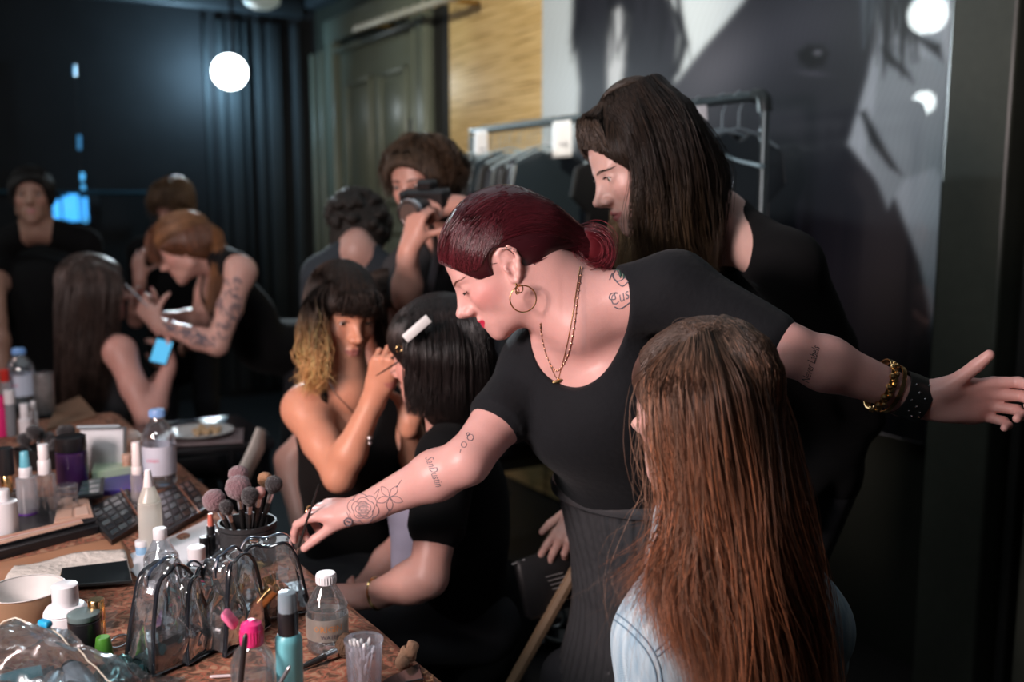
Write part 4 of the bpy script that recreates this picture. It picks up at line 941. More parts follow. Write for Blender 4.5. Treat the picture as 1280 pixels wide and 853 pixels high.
JK = Shape(); JK.add(T, .014); arm(JK2 := Shape(), sl, el1, wr1, 1.0); JK.add(JK2, .012); arm(JK3 := Shape(), sr, el2, wr2, 1.0); JK.add(JK3, .012)
JK.cap(nk + Vector((0, 0, -.03)), nk + Vector((0, 0, .015)), .080, .070, .02); JK.cap(nk, nk + Vector((0, 0, .2)), .056, .056, .008, sub=True)
def denim_mat():
    m = mat('denim', (.30, .44, .54), .85, spec=.15, vary=0, sheen=.2); nt = m.node_tree; b = nt.nodes['Principled BSDF']
    tc = nt.nodes.new('ShaderNodeTexCoord'); w = nt.nodes.new('ShaderNodeTexNoise'); w.inputs['Scale'].default_value = 6; w.inputs['Detail'].default_value = 6
    mp = nt.nodes.new('ShaderNodeMapping'); mp.inputs['Scale'].default_value = (14, 14, 1.5)
    nt.links.new(tc.outputs['Object'], mp.inputs[0]); nt.links.new(mp.outputs[0], w.inputs['Vector'])
    cr = nt.nodes.new('ShaderNodeValToRGB'); e = cr.color_ramp.elements; e[0].position = .32; e[0].color = (.27, .43, .55, 1); e[1].position = .68; e[1].color = (.58, .72, .78, 1)
    nt.links.new(w.outputs['Fac'], cr.inputs[0]); nt.links.new(cr.outputs[0], b.inputs['Base Color'])
    n2 = nt.nodes.new('ShaderNodeTexWave'); n2.inputs['Scale'].default_value = 260; n2.bands_direction = 'DIAGONAL'; bp = nt.nodes.new('ShaderNodeBump'); bp.inputs['Strength'].default_value = .25; bp.inputs['Distance'].default_value = .002
    nt.links.new(tc.outputs['Object'], n2.inputs['Vector']); nt.links.new(n2.outputs['Fac'], bp.inputs['Height']); nt.links.new(bp.outputs[0], b.inputs['Normal']); return m
jacket = cloth(den, JK, 'denim_jacket', denim_mat(), .005, wrinkle(.0022, 42)); BJ = BVHTree.FromObject(jacket, bpy.context.evaluated_depsgraph_get())
BJ = bvh([tuple(v.co) for v in jacket.data.vertices], [tuple(p.vertices) for p in jacket.data.polygons])
seam_m = mat('denim_seam', (.16, .28, .38), .9)
for pl in ([(764, 772), (784, 788), (806, 812), (818, 836), (822, 860)], [(769, 766), (789, 782), (812, 807), (824, 832), (828, 860)], [(818, 815), (850, 790), (900, 768), (960, 762)], [(822, 821), (854, 796), (902, 774), (962, 768)], [(760, 745), (790, 728), (820, 722)]):
    s = spline([(x, y, 0) for x, y in pl], 40); pts = [onto(BJ, x, y, .0004) for x, y, _ in s]; pts = [p for p in pts if p is not None]
    if len(pts) > 3: q = MB(); q.tube(pts, .0011, 6); q.build('seam', seam_m, jacket, True, True)
LG = Shape(); legs(LG, hp, tf.cross(Vz) * -1, [Vector((-.02, 1.72, .52)), Vector((.12, 1.90, .52))], [Vector((-.06, 1.76, .10)), Vector((.08, 1.94, .10))]); cloth(den, LG, 'trousers', mat('dark_trousers', (.015, .016, .02), .9), .01)
SH = Shape(); shoes(SH, [(-.06, 1.76, 0), (.08, 1.94, 0)], tf); cloth(den, SH, 'shoes', black2, .01)
lh = hmat('red_brown_hair', .40, .45)
SC_ = scalp(H, .009, .05, .98); H.e(SC_, (-.045, 0, -.07), (.055, .075, .10), .03); SC_.cap(P(905, 600, 1.27), P(930, 720, 1.25), .055, .050, .04, np.array((.2, -1, 0)), .5)
Vc, Fc_ = SC_.mesh(.005); hairo = mesh_from('hair', Vc, Fc_, lh, den, True, np.tile(np.array((.060, .030, .020)), (len(Vc), 1)))
def G(*pts): return [P(*p) for p in pts]
def shell_pts(Bv, L, lift=.002):
    """push strand points that sink inside the hair mass back onto its surface"""
    for ln in L:
        for j in range(len(ln)):
            q = Bv.find_nearest(Vector(ln[j]))
            if q[0] is not None and (Vector(ln[j]) - q[0]).dot(q[1]) < lift: ln[j] = q[0] + q[1] * lift * random.uniform(.5, 2.2)
    return L
Bc = bvh(Vc, Fc_)
part = [(832, 440, 1.26), (845, 428, 1.25), (868, 420, 1.235), (885, 412, 1.25), (900, 410, 1.28), (915, 418, 1.33)]
g = [G((834, 441, 1.26), (815, 470, 1.24), (820, 520, 1.22), (836, 580, 1.20), (842, 640, 1.19), (815, 700, 1.16), (768, 728, 1.15)),
     G((846, 432, 1.25), (828, 480, 1.21), (832, 560, 1.19), (846, 620, 1.185), (840, 690, 1.165), (830, 735, 1.14), (850, 800, 1.12)),
     G((858, 428, 1.24), (842, 490, 1.19), (850, 580, 1.175), (862, 660, 1.17), (868, 740, 1.15), (872, 860, 1.12)),
     G((868, 422, 1.235), (862, 490, 1.18), (872, 590, 1.165), (884, 690, 1.16), (892, 790, 1.13), (900, 900, 1.12)),
     G((880, 415, 1.24), (886, 490, 1.18), (898, 600, 1.165), (905, 700, 1.15), (915, 800, 1.14), (925, 910, 1.14)),
     G((890, 410, 1.26), (915, 490, 1.20), (930, 600, 1.18), (945, 700, 1.16), (965, 800, 1.16), (975, 920, 1.16)),
     G((900, 408, 1.29), (948, 490, 1.24), (965, 600, 1.20), (982, 700, 1.19), (1005, 800, 1.20), (1020, 920, 1.20)),
     G((908, 410, 1.33), (975, 500, 1.30), (998, 600, 1.25), (1012, 700, 1.23), (1030, 800, 1.23), (1055, 920, 1.23))]
n = 4600; L = sheet_lines(g, n, 20, .0045, .006, endspread=.013, wave=.008); L = shell_pts(Bc, L); cb_ = hair_cols(n, (.31, .135, .075), .45); sel = RNG.random(n) < .22; cb_[sel] *= np.array((2.1, 1.8, 1.5)); 
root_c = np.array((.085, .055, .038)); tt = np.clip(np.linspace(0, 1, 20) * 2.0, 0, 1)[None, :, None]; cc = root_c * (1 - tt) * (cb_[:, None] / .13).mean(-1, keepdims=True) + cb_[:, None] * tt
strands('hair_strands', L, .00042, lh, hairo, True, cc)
L = sheet_lines(g[:4], 160, 20, .010, .018, endspread=.03, wave=.01); strands('flyaway_strands', L, .00032, lh, hairo, True, hair_cols(160, (.30, .17, .11), .3))
# crown: combed back from the forehead to a raised knot, loose loops on top
L = []; cs = []
for i in range(900):
    a = random.random(); st = H.w(.072 - .05 * a, .066 * math.sin(a * 2.2) * random.choice((1, 1, -1)), .085 - .055 * a * a + random.uniform(-.006, .006)); en = np.array(P(random.uniform(872, 900), random.uniform(404, 420), random.uniform(1.24, 1.30)))
    mid = (np.array(st) + en) / 2 + np.array(H.R @ Vector((0, .03, .05))); pp = spline([st, mid, en], 12); L.append([tuple((lambda q: q[0] + q[1] * random.uniform(0, .002))(Bc.find_nearest(Vector(p)))) for p in pp]); cs.append(np.array((.085, .050, .034)) * random.uniform(.5, 1.5))
strands('crown_strands', L, .0005, lh, hairo, True, np.array(cs), False)
L = []; cs = []
for i in range(60):
    c = P(random.uniform(858, 895), random.uniform(408, 420), random.uniform(1.24, 1.30)); a = random.uniform(0, 6.28); r = random.uniform(.008, .022); L.append([tuple(c + Vector((math.cos(a + j * .22) * r, .004 * math.sin(j * .5 + i), abs(math.sin(j * .28)) * r * .5))) for j in range(12)]); cs.append(np.array((.16, .10, .07)) * random.uniform(.5, 1.6))
strands('loose_loops', L, .0005, lh, hairo, True, np.array(cs))

# ================================================================ the brunette standing behind
H = Head(P(806, 209, 1.86), (-.90, -.22, -.46), (-.44, -.02, .88), 1.0)
bru = person('long-haired brunette in black standing behind the red-haired woman, looking down', (.55, 2.15, 0))
sl, sr = P(985, 335, 1.80), P(872, 335, 2.08); nk = P(893, 300, 1.93); ch = P(965, 440, 2.0); wa_ = P(1010, 570, 2.02); hp = Vector((.60, 2.08, .90)); 
S = Shape(); H.skull(S); H.ear(S, 1, False); T = Shape(); n_, ac_, up_ = torso(T, sl, sr, nk, ch, wa_, hp, (-.85, -.35, -.25), .98, bust=.95); S.add(T)
S.cap(H.w(-.035, 0, -.02), nk + Vector((.02, 0, .02)), .050, .056, .03); S.cap(H.w(.0, 0, -.06), nk, .034, .042, .03)
re, rw = P(812, 510, 2.06), P(738, 626, 1.98); le, lw = P(1075, 520, 2.0), P(975, 640, 1.86); arm(S, sr, re, rw); arm(S, sl, le, lw)
hd = P(706, 676, 1.95) - rw; htips = hand(S, rw + hd.normalized() * .01, hd, (.25, -.9, .25), (-.9, 0, -.35), .95, curl=((14, 12, 10), (24, 20, 12), (40, 36, 20), (46, 40, 20)), tdir=(.8, .55, -.35), tcurl=(-8, -8))
hand(S, lw, (-.9, 0, -.4), (1, 0, 0), (0, -1, 0), .95)
body, B = skinbody(bru, S, H, dict(base=(.68, .42, .36), lip=(.62, .22, .22), blush=(.70, .27, .23), bl=.4), .007, .0023, hands=[(rw + hd.normalized() * .08, .003)])
H.eyes(body, B, (.12, .10, .07), (.95, 0, -.3)); H.lashes(body, B, False); H.brows(body, B, (.05, .032, .022), n=70, r=.0006, arch=.002, drop=.0)
q = MB(); 
for tpx in htips[0:1]: q.ball(tpx + Vector((0, -.004, .0)), (.0052, .003, .007), 10)
q.build('fingernail', mat('red_nail', (.7, .01, .04), .15, coat=1), body, True, True)
TS = Shape(); TS.add(T, .008); a_ = Shape(); arm(a_, sr, re, rw, 1.0); TS.add(a_, .010); a_ = Shape(); arm(a_, sl, le, lw, 1.0); TS.add(a_, .010)
TS.ell(P(890, 305, 1.88), (.068, .14, .085), None, .008, sub=True); TS.cap(nk, nk + Vector((-.03, 0, .15)), .064, .064, .01, sub=True); TS.cut(rw + (re - rw).normalized() * .008, rw - re, .003) if False else None
TS.cap(rw + (rw - re).normalized() * .0, rw + (rw - re).normalized() * .12, .06, .06, .002, sub=True, flat=True)
cloth(bru, TS, 'top', black2, .007, wrinkle(.002, 30))
LG = Shape(); legs(LG, hp, (.3, -1, 0), [(.52, 2.02, .5), (.62, 2.25, .5)], [(.55, 2.06, .1), (.66, 2.3, .1)]); cloth(bru, LG, 'trousers', MATS['dark_trousers'], .012)
SH = Shape(); shoes(SH, [(.55, 2.06, 0), (.66, 2.3, 0)], (-1, -.3, 0)); cloth(bru, SH, 'shoes', black2, .01)
bh = hmat('brunette_hair', .42, .4)
SC_ = scalp(H, .010, .03, 1.24, 1.02); H.e(SC_, (-.03, 0, .115), (.050, .050, .040), .04); SC_.cap(H.w(-.06, 0, .05), P(862, 250, 1.92), .060, .042, .04); SC_.cap(H.w(-.03, .04, -.02), P(838, 300, 1.85), .040, .030, .03)
Vc, Fc_ = SC_.mesh(.005); hairo = mesh_from('hair', Vc, Fc_, bh, bru, True, np.tile(np.array((.022, .015, .011)), (len(Vc), 1))); Bc = bvh(Vc, Fc_)
g = [G((770, 150, 1.83), (790, 185, 1.79), (800, 225, 1.78), (798, 265, 1.78), (800, 310, 1.78), (806, 345, 1.8)),
     G((785, 120, 1.82), (808, 170, 1.77), (820, 230, 1.76), (822, 290, 1.77), (830, 345, 1.8)),
     G((800, 100, 1.82), (830, 160, 1.77), (845, 230, 1.77), (850, 290, 1.79), (862, 350, 1.81)),
     G((815, 95, 1.84), (850, 150, 1.79), (868, 220, 1.79), (872, 280, 1.81), (878, 350, 1.84)),
     G((822, 95, 1.87), (868, 158, 1.83), (893, 212, 1.83), (892, 255, 1.83), (888, 300, 1.84), (884, 345, 1.86)),
     G((826, 97, 1.90), (872, 160, 1.88), (897, 205, 1.89), (899, 245, 1.90), (893, 290, 1.90), (888, 330, 1.90))]
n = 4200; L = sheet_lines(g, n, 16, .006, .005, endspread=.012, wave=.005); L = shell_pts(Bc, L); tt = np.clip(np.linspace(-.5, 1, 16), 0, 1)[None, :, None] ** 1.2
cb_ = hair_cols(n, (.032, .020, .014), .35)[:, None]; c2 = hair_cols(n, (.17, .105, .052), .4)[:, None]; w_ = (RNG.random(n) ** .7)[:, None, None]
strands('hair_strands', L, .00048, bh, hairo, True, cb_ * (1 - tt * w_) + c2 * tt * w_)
# forehead hair swept up and back into the clip
L = []; cs = []
for i in range(900):
    a = random.uniform(-1, 1); st = np.array(H.w(.092 - .030 * a * a, .062 * a, .090 - .034 * abs(a) + random.uniform(-.003, .012))); cl = np.array(H.w(.012, .010 * a, .136)); en = np.array(H.w(-.055, .03 * a, .120)); m1 = (st + cl) / 2 + np.array(H.R @ Vector((.020, .012 * a, .014)))
    m2 = (cl + en) / 2 + np.array(H.R @ Vector((0, .02 * a, .020))); L.append([tuple(np.array(p) + RNG.normal(0, .0016, 3)) for p in spline([st, m1, cl, m2, en], 14)]); cs.append(np.array((.055, .034, .022)) * random.uniform(.4, 1.6))
L = shell_pts(Bc, [[list(p) for p in l] for l in L], .0018); L = [[tuple(p) for p in l] for l in L]
strands('swept_fringe', L, .0006, bh, hairo, True, np.array(cs), False)
L = cover(H, Bc, 1800, (-.03, 0, .15)); strands('crown_strands', L, .00048, bh, hairo, True, hair_cols(len(L), (.038, .024, .016), .35), False)
# far-side lengths seen under the chin
g2 = [G((770, 255, 2.0), (768, 285, 2.0), (764, 325, 2.0)), G((785, 255, 1.98), (784, 290, 1.98), (778, 335, 1.98)), G((800, 250, 1.96), (805, 290, 1.95), (800, 340, 1.95))]
n = 500; L = sheet_lines(g2, n, 12, .005, .003, endspread=.008); strands('far_side_lengths', L, .0007, bh, hairo, True, hair_cols(n, (.20, .135, .07), .35))
q = MB(); cp_ = Vector(H.w(.014, .028, .126)); dd = H.R @ Vector((.7, .5, 0)); q.tube([cp_ - dd * .016, cp_, cp_ + dd * .016], [.003, .0055, .003], 8); q.tube([cp_ + Vector((0, 0, .006)) - dd * .01, cp_ + Vector((0, 0, .009)), cp_ + Vector((0, 0, .006)) + dd * .010], .0022, 6); q.build('hair_clip', mat('clip_black', (.03, .035, .03), .2), bru, True, True)
# the black clutch / palette in her hand
pal = thing('black_pouch', 'black pouch held in the hand with red-painted nails', 'pouch', P(700, 730, 1.95))
q = MB(); R = (Matrix.Rotation(math.radians(-12), 3, 'Y') @ Matrix.Rotation(math.radians(20), 3, 'Z')); q.box(P(702, 722, 1.98), (.19, .03, .13), R, .012); q.build('pouch_body', mat('pouch_black', (.012, .012, .013), .45), pal, True, True)
for i in range(4): q = MB(); c0 = P(682 + i * 3, 722 + i * 5, 1.945); q.tube([c0, c0 + Vector((.035, 0, .010))], .0007, 5); q.build('printed_line', mat('print_highlight_grey', (.3, .3, .3), .5), pal, True, True)
q = MB(); q.tube([P(640, 706, 1.95), P(656, 700, 1.95)], .0022, 6); q.build('edge_highlight', mat('print_highlight_grey', (.3, .3, .3), .5), pal, True, True)  # highlight on the pouch edge, put in as a thin grey bar
# ================================================================ the people further back
def figure(label, H, sl, sr, nk, ch, wa, hp, fwd, arms, kn, ft, base=(.60, .36, .30), top='tee', sc=1.0, bust=0, h=.009, hh=.0042, eyes=True, iris=(.05, .03, .02), lip=(.5, .2, .2), bl=.3, sleeve=.5, topm=None, hands=(), armh=None, toe=None, brow=(.03, .02, .015), extra=None, cutneck=None, jaw=1.0, handres=()):
    root = person(label, (hp[0], hp[1], 0)); S = Shape(); H.skull(S, jaw=jaw); H.ear(S, 1, False); H.ear(S, -1, False); T = Shape(); n_, ac, up = torso(T, sl, sr, nk, ch, wa, hp, fwd, sc, bust); S.add(T)
    S.cap(H.w(-.035, 0, -.02), Vector(nk) + Vector((0, 0, .01)) - n_ * .03, .050 * sc, .056 * sc, .03); S.cap(H.w(0, 0, -.06), nk, .034, .042, .03)
    for (s_, e_, w_, hd, hn, ht, kw) in arms:
        arm(S, s_, e_, w_, sc * .97); f = Vector(hd).normalized(); kw = dict(kw); hs = kw.pop('s', .93 * sc); hand(S, Vector(w_) + f * .01, f, hn, ht, hs, **kw)
    body, B = skinbody(root, S, H, dict(base=base, lip=lip, bl=bl), h, hh, hands=handres, boxr=.10)
    if eyes: H.eyes(body, B, iris); H.lashes(body, B, False); H.brows(body, B, brow, n=40, r=.0009)
    TS = Shape(); TS.add(T, .008)
    if top == 'tee':
        for (s_, e_, w_, *_r) in arms: TS.cap(s_, Vector(s_).lerp(Vector(e_), sleeve * .9), .060 * sc, .056 * sc, .03); TS.cap(Vector(s_).lerp(Vector(e_), sleeve * .9), Vector(s_).lerp(Vector(e_), sleeve), .056 * sc, .056 * sc, .003, flat=True)
        TS.cap(Vector(nk) - up * .01, Vector(nk) + up * .2 + n_ * -.02, .064, .064, .01, sub=True)
    elif top == 'long':
        for (s_, e_, w_, *_r) in arms: a_ = Shape(); arm(a_, s_, e_, w_, sc); TS.add(a_, .010)
        for (s_, e_, w_, *_r) in arms: d = (Vector(w_) - Vector(e_)).normalized(); TS.cap(Vector(w_) - d * .01, Vector(w_) + d * .12, .06, .06, .002, sub=True, flat=True)
        TS.cap(Vector(nk) - up * .0, Vector(nk) + up * .2 + n_ * -.02, .064, .064, .01, sub=True)
    elif top == 'tank':
        for sgn, q in ((1, sl), (-1, sr)): TS.cap(Vector(q) + ac * .055 * sgn - up * .06, Vector(q) + ac * .045 * sgn + up * .12, .070, .070, .01, sub=True)
        TS.ell(Vector(nk) + up * .0 + n_ * .03, (.070, .12, .115), Matrix((ac, n_, up)).transposed(), .008, sub=True); TS.ell(Vector(nk) + up * .05 - n_ * .03, (.09, .07, .06), Matrix((ac, n_, up)).transposed(), .008, sub=True)
    if cutneck: cutneck(TS, n_, ac, up)
    cloth(root, TS, 'top', topm or black2, .008, wrinkle(.002, 28))
    LG = Shape(); legs(LG, hp, ac, kn, ft); cloth(root, LG, 'trousers', mat('dark_trousers', (.015, .016, .02), .9), .013); SH = Shape(); shoes(SH, [(f[0], f[1], 0) for f in ft], toe or (fwd[0], fwd[1], 0)); cloth(root, SH, 'shoes', black2, .012)
    return root, body, B
def hair_on(root, H, hm_, cap_col, guides, n, r, col, cap=None, tips=None, var=.35, spread=.006, endspread=.012, frizz=.005, wave=.004, k=14, res=.006, lift=.002):
    S = cap or scalp(H, .010, .02); V, F = S.mesh(res); ho = mesh_from('hair', V, F, hm_, root, True, np.tile(np.array(cap_col), (len(V), 1)))
    if guides or n:
      c = hair_cols(max(n, 1), col, var)[:, None]
    if guides:
        L = shell_pts(bvh(V, F), sheet_lines(guides, n, k, spread, frizz, endspread=endspread, wave=wave), lift); c = hair_cols(n, col, var)[:, None]; t = np.clip(np.linspace(-.4, 1, k), 0, 1)[None, :, None]
        cc = c * np.ones((1, k, 1)) if tips is None else c * (1 - t) + hair_cols(n, tips, var)[:, None] * t
        strands('hair_strands', L, r, hm_, ho, True, cc)
    if n:
        L = cover(H, bvh(V, F), int(n * .9))
        if L: strands('crown_strands', L, r, hm_, ho, True, hair_cols(len(L), col, var), False)
    return ho
def hg(H, *pts): return [tuple(H.w(*p)) for p in pts]
V3 = Vector
# ---- the woman with blond-tipped hair holding a brush to the model's face
H = Head(P(427, 398, 2.36), (.52, -.83, -.20), (.06, .04, 1), 1.0)
sl, sr, nk, ch, wa, hp = P(497, 508, 2.44), P(380, 512, 2.27), P(437, 492, 2.32), P(440, 575, 2.38), P(440, 640, 2.42), P(440, 715, 2.46)
e1, w1 = P(424, 596, 2.14), P(470, 492, 2.13); e2, w2 = P(522, 588, 2.36), P(512, 525, 2.20)
hd = P(482, 455, 2.10) - w1
T_ = {}
omb, body, B = figure('woman with blond-tipped dark bob in black tank top, raised hand at the model\'s face', H, sl, sr, nk, ch, wa, hp, (.45, -.88, -.05),
    [(sr, e1, w1, hd, (-.45, -.85, .1), (.9, -.3, .3), dict(curl=((50, 50, 30), (60, 55, 30), (66, 60, 35), (70, 60, 35)), tdir=(.85, .45, -.3), tcurl=(-12, -10), s=.92)), (sl, e2, w2, (.2, .1, .9), (0, 1, 0), (-1, 0, 0), {})],
    [V3((-.38, 2.05, .56)), V3((-.15, 2.12, .56))], [V3((-.40, 2.1, .1)), V3((-.14, 2.18, .1))], base=(.60, .30, .20), top='tank', bust=.9, sc=.93, h=.008, hh=.003, lip=(.50, .20, .17), bl=.3, iris=(.04, .025, .015), handres=[(w1 + hd.normalized() * .07, .003)])
oh = hmat('ombre_hair', .42, .4); g = [hg(H, (.075, .045, .085), (.087, .052, .055), (.082, .060, .036)), hg(H, (.082, .015, .092), (.101, .018, .065), (.101, .020, .040)), hg(H, (.082, -.015, .092), (.101, -.018, .065), (.101, -.020, .040)), hg(H, (.075, -.045, .085), (.087, -.052, .055), (.082, -.062, .036))]
ho = hair_on(omb, H, oh, (.016, .011, .009), g, 700, .0008, (.028, .018, .013), cap=scalp(H, .012, .03, 1.0), lift=.001, endspread=.004, k=10)
gl = [G((405, 352, 2.34), (388, 380, 2.28), (384, 420, 2.27), (380, 450, 2.26), (390, 470, 2.25)), G((408, 352, 2.32), (392, 385, 2.25), (392, 430, 2.24), (398, 455, 2.23), (392, 478, 2.24)), G((412, 350, 2.30), (396, 385, 2.25), (397, 430, 2.24), (396, 460, 2.24), (404, 480, 2.25))]
L = sheet_lines(gl, 900, 16, .006, .012, endspread=.012, wave=.010); c = hair_cols(900, (.022, .014, .010), .3)[:, None]; t = np.clip(np.linspace(-.6, 1.3, 16), 0, 1)[None, :, None] ** .8; strands('hair_strands', L, .0010, oh, ho, True, c * (1 - t) + hair_cols(900, (.98, .58, .25), .3)[:, None] * t)
gr = [G((450, 345, 2.36), (468, 370, 2.33), (472, 400, 2.36), (474, 430, 2.38)), G((455, 345, 2.40), (478, 375, 2.40), (482, 410, 2.42), (480, 440, 2.42))]
L = sheet_lines(gr, 300, 12, .004, .006, endspread=.008); strands('side_strands', L, .0010, oh, ho, True, hair_cols(300, (.03, .018, .012), .3))
chain([(405, 462), (418, 490), (436, 510), (452, 530), (463, 550)], 'necklace', .0011, silver, 0, omb, B, 2.22); q = MB(); pp = onto(B, 462, 548, .01); 
if pp: q.ball(pp, .006, 10); q.ball(pp + V3((0, 0, -.012)), .005, 10); q.build('pendant', silver, omb, True, True)
brush_thing('thin brush held to the seated model\'s face by the blond-tipped woman', P(470, 470, 2.06), P(499, 452, 2.0), .0018, hr=.0025, hl=.010)
# ---- the model with the black bob
H = Head(P(548, 450, 2.02), (-.90, .42, -.14), (-.05, 0, 1), 1.0)
sl, sr, nk, ch, wa, hp = P(560, 575, 1.90), P(575, 570, 2.20), P(560, 545, 2.04), P(575, 650, 2.08), P(585, 760, 2.12), V3((-.06, 2.14, .54))
e1, w1 = P(535, 722, 1.80), P(462, 745, 1.86)
bob, body, B = figure('seated model with sleek black bob and white clip card, in black T-shirt', H, sl, sr, nk, ch, wa, hp, (-.9, .25, 0),
    [(sl, e1, w1, (-1, .1, -.05), (0, -.3, .95), (0, .9, .3), {}), (sr, P(500, 690, 2.22), P(450, 740, 2.1), (-1, 0, -.1), (0, 0, 1), (0, -1, 0), {})],
    [V3((-.50, 2.0, .56)), V3((-.50, 2.28, .56))], [V3((-.52, 2.0, .1)), V3((-.52, 2.3, .1))], base=(.66, .36, .30), sleeve=.62, h=.008, hh=.0035, lip=(.6, .25, .22))
q = MB(); ring(q, Vector(w1).lerp(e1, .12), (Vector(e1) - Vector(w1)), .030, .004, squash=.8); q.build('wrist_watch', gold, bob, True, True)
kh = hmat('black_bob_hair', .33, .5)
SCb = scalp(H, .012, .05, .92); SCb.cap(H.w(-.03, 0, .0), H.w(-.035, 0, -.085), .075, .078, .03); H.e(SCb, (.115, -.0, -.05), (.08, .10, .12), .01, True); SCb.cut(P(560, 524, 2.02), (0.08, 0, -1), .004)
g = [G((520, 385, 2.0), (508, 420, 1.94), (506, 460, 1.93), (508, 516, 1.92)), G((540, 380, 1.98), (535, 430, 1.905), (536, 480, 1.90), (534, 522, 1.90)), G((560, 378, 1.98), (570, 430, 1.91), (572, 480, 1.90), (570, 524, 1.90)), G((575, 382, 2.0), (600, 430, 1.95), (606, 480, 1.94), (603, 520, 1.94)), G((585, 388, 2.05), (618, 440, 2.03), (622, 480, 2.02), (618, 512, 2.02))]
hair_on(bob, H, kh, (.010, .008, .008), g, 1700, .0009, (.020, .014, .013), cap=SCb, endspread=.003, frizz=.002, wave=.001, spread=.004)
q = MB(); R = Matrix.Rotation(math.radians(-41), 3, 'Y'); q.box(P(521, 411, 1.885), (.062, .003, .018), R, .0014); q.build('hair_clip_card', mat('card_white', (.80, .80, .78), .5), bob, True, True)
q = MB(); ring(q, P(499, 436, 1.95), (.2, -1, 0), .006, .0012); q.build('earring', gold, bob, True, True)
lil = MB(); V, F = Shape().cap(P(505, 640, 1.98), P(508, 720, 1.96), .035, .030, .02, np.array((.0, 1, 0)), .5).cap(P(520, 620, 2.0), P(515, 700, 1.98), .03, .03, .03).mesh(.006, (), wrinkle(.003, 60))
tw = mesh_from('towel', V, F, mat('lilac_cloth', (.42, .40, .52), .95, vary=.1), None, True); tag(tw, 'crumpled pale lilac cloth hanging beside the black-bobbed model\'s sleeve', 'cloth')
# ---- the photographer
H = Head(P(527, 232, 2.85), (-.42, -.88, -.22), (-.05, .02, 1), 1.0)
sl, sr, nk, ch, wa, hp = P(590, 330, 2.95), P(505, 345, 2.78), P(545, 300, 2.86), P(550, 400, 2.92), P(555, 520, 2.95), V3((-.18, 2.98, .92))
e1, w1 = P(508, 374, 2.62), P(511, 312, 2.56); e2, w2 = P(610, 300, 2.72), P(574, 256, 2.64)
pho, body, B = figure('photographer with wavy brown hair and camera raised to the eye', H, sl, sr, nk, ch, wa, hp, (-.5, -.85, 0),
    [(sr, e1, w1, (.25, .05, .9), (-.55, -.8, .1), (.75, -.5, -.1), dict(curl=((50, 55, 30), (55, 60, 30), (58, 60, 30), (60, 60, 30)), s=.92, tdir=(.75, .55, -.4))), (sl, e2, w2, (-1, -.1, .15), (.1, -.6, .8), (0, -.7, -.6), dict(curl=((20, 30, 20), (25, 35, 20), (40, 40, 20), (46, 40, 20)), s=.9))],
    [V3((-.1, 2.95, .5)), V3((-.28, 2.95, .5))], [V3((-.08, 2.98, .1)), V3((-.3, 3.0, .1))], base=(.62, .34, .27), sleeve=.8, topm=mat('charcoal_shirt', (.03, .032, .036), .85))
ph = hmat('photographer_hair', .5, .4); Sp = scalp(H, .014, .03, 1.14, 1.05); H.e(Sp, (-.04, .03, .02), (.07, .07, .08), .03)
g = [G((520, 170, 2.84), (500, 178, 2.84), (482, 200, 2.86), (480, 225, 2.88), (488, 250, 2.88)), G((525, 168, 2.82), (506, 178, 2.80), (492, 196, 2.82), (486, 225, 2.86)), G((530, 168, 2.84), (548, 178, 2.75), (560, 198, 2.78), (566, 225, 2.80)), G((535, 168, 2.86), (560, 182, 2.78), (572, 200, 2.78), (577, 215, 2.8), (572, 232, 2.8)), G((540, 170, 2.9), (566, 190, 2.86), (578, 205, 2.86), (580, 230, 2.86))]
hair_on(pho, H, ph, (.030, .020, .014), g, 900, .0013, (.085, .052, .03), cap=Sp, frizz=.010, wave=.008, endspread=.010)
cam_t = thing('photo_camera', 'black camera with silver ringed lens held up by the photographer', 'camera', P(530, 262, 2.60))
cf_ = Vector((-.42, -.88, -.22)).normalized(); R = cf_.to_track_quat('Z', 'Y').to_matrix(); cc_ = P(534, 256, 2.655)
q = MB(); q.box(cc_, (.135, .085, .05), R, .010); q.box(cc_ + Vector((0, 0, .05)), (.05, .03, .04), R, .008); q.box(cc_ - R @ Vector((.055, 0, -.012)), (.03, .08, .04), R, .010); q.build('camera_body', mat('camera_black', (.012, .012, .013), .35), cam_t, True, True)
q = MB(); q.lathe([(.030, 0), (.034, .01), (.036, .05), (.034, .075), (.030, .078), (.028, .07), (0, .066)], cc_ + cf_ * .022 - R @ Vector((.0, .004, 0)), 28, R); ln_ = q.build('lens', MATS['camera_black'], cam_t, True, True)
q = MB(); q.lathe([(.0345, .060), (.0365, .062), (.0365, .072), (.0345, .074)], cc_ + cf_ * .022, 28, R); q.build('lens_ring', silver, ln_, True, True)
q = MB(); pts = spline([tuple(cc_ + V3((.0, .0, -.03))), tuple(P(545, 310, 2.70)), tuple(P(538, 360, 2.72)), tuple(P(533, 400, 2.80))], 20); q.tube(pts, .011, 6, flat=.2); q.build('strap', mat('strap_grey', (.35, .37, .42), .7), cam_t, True, True)
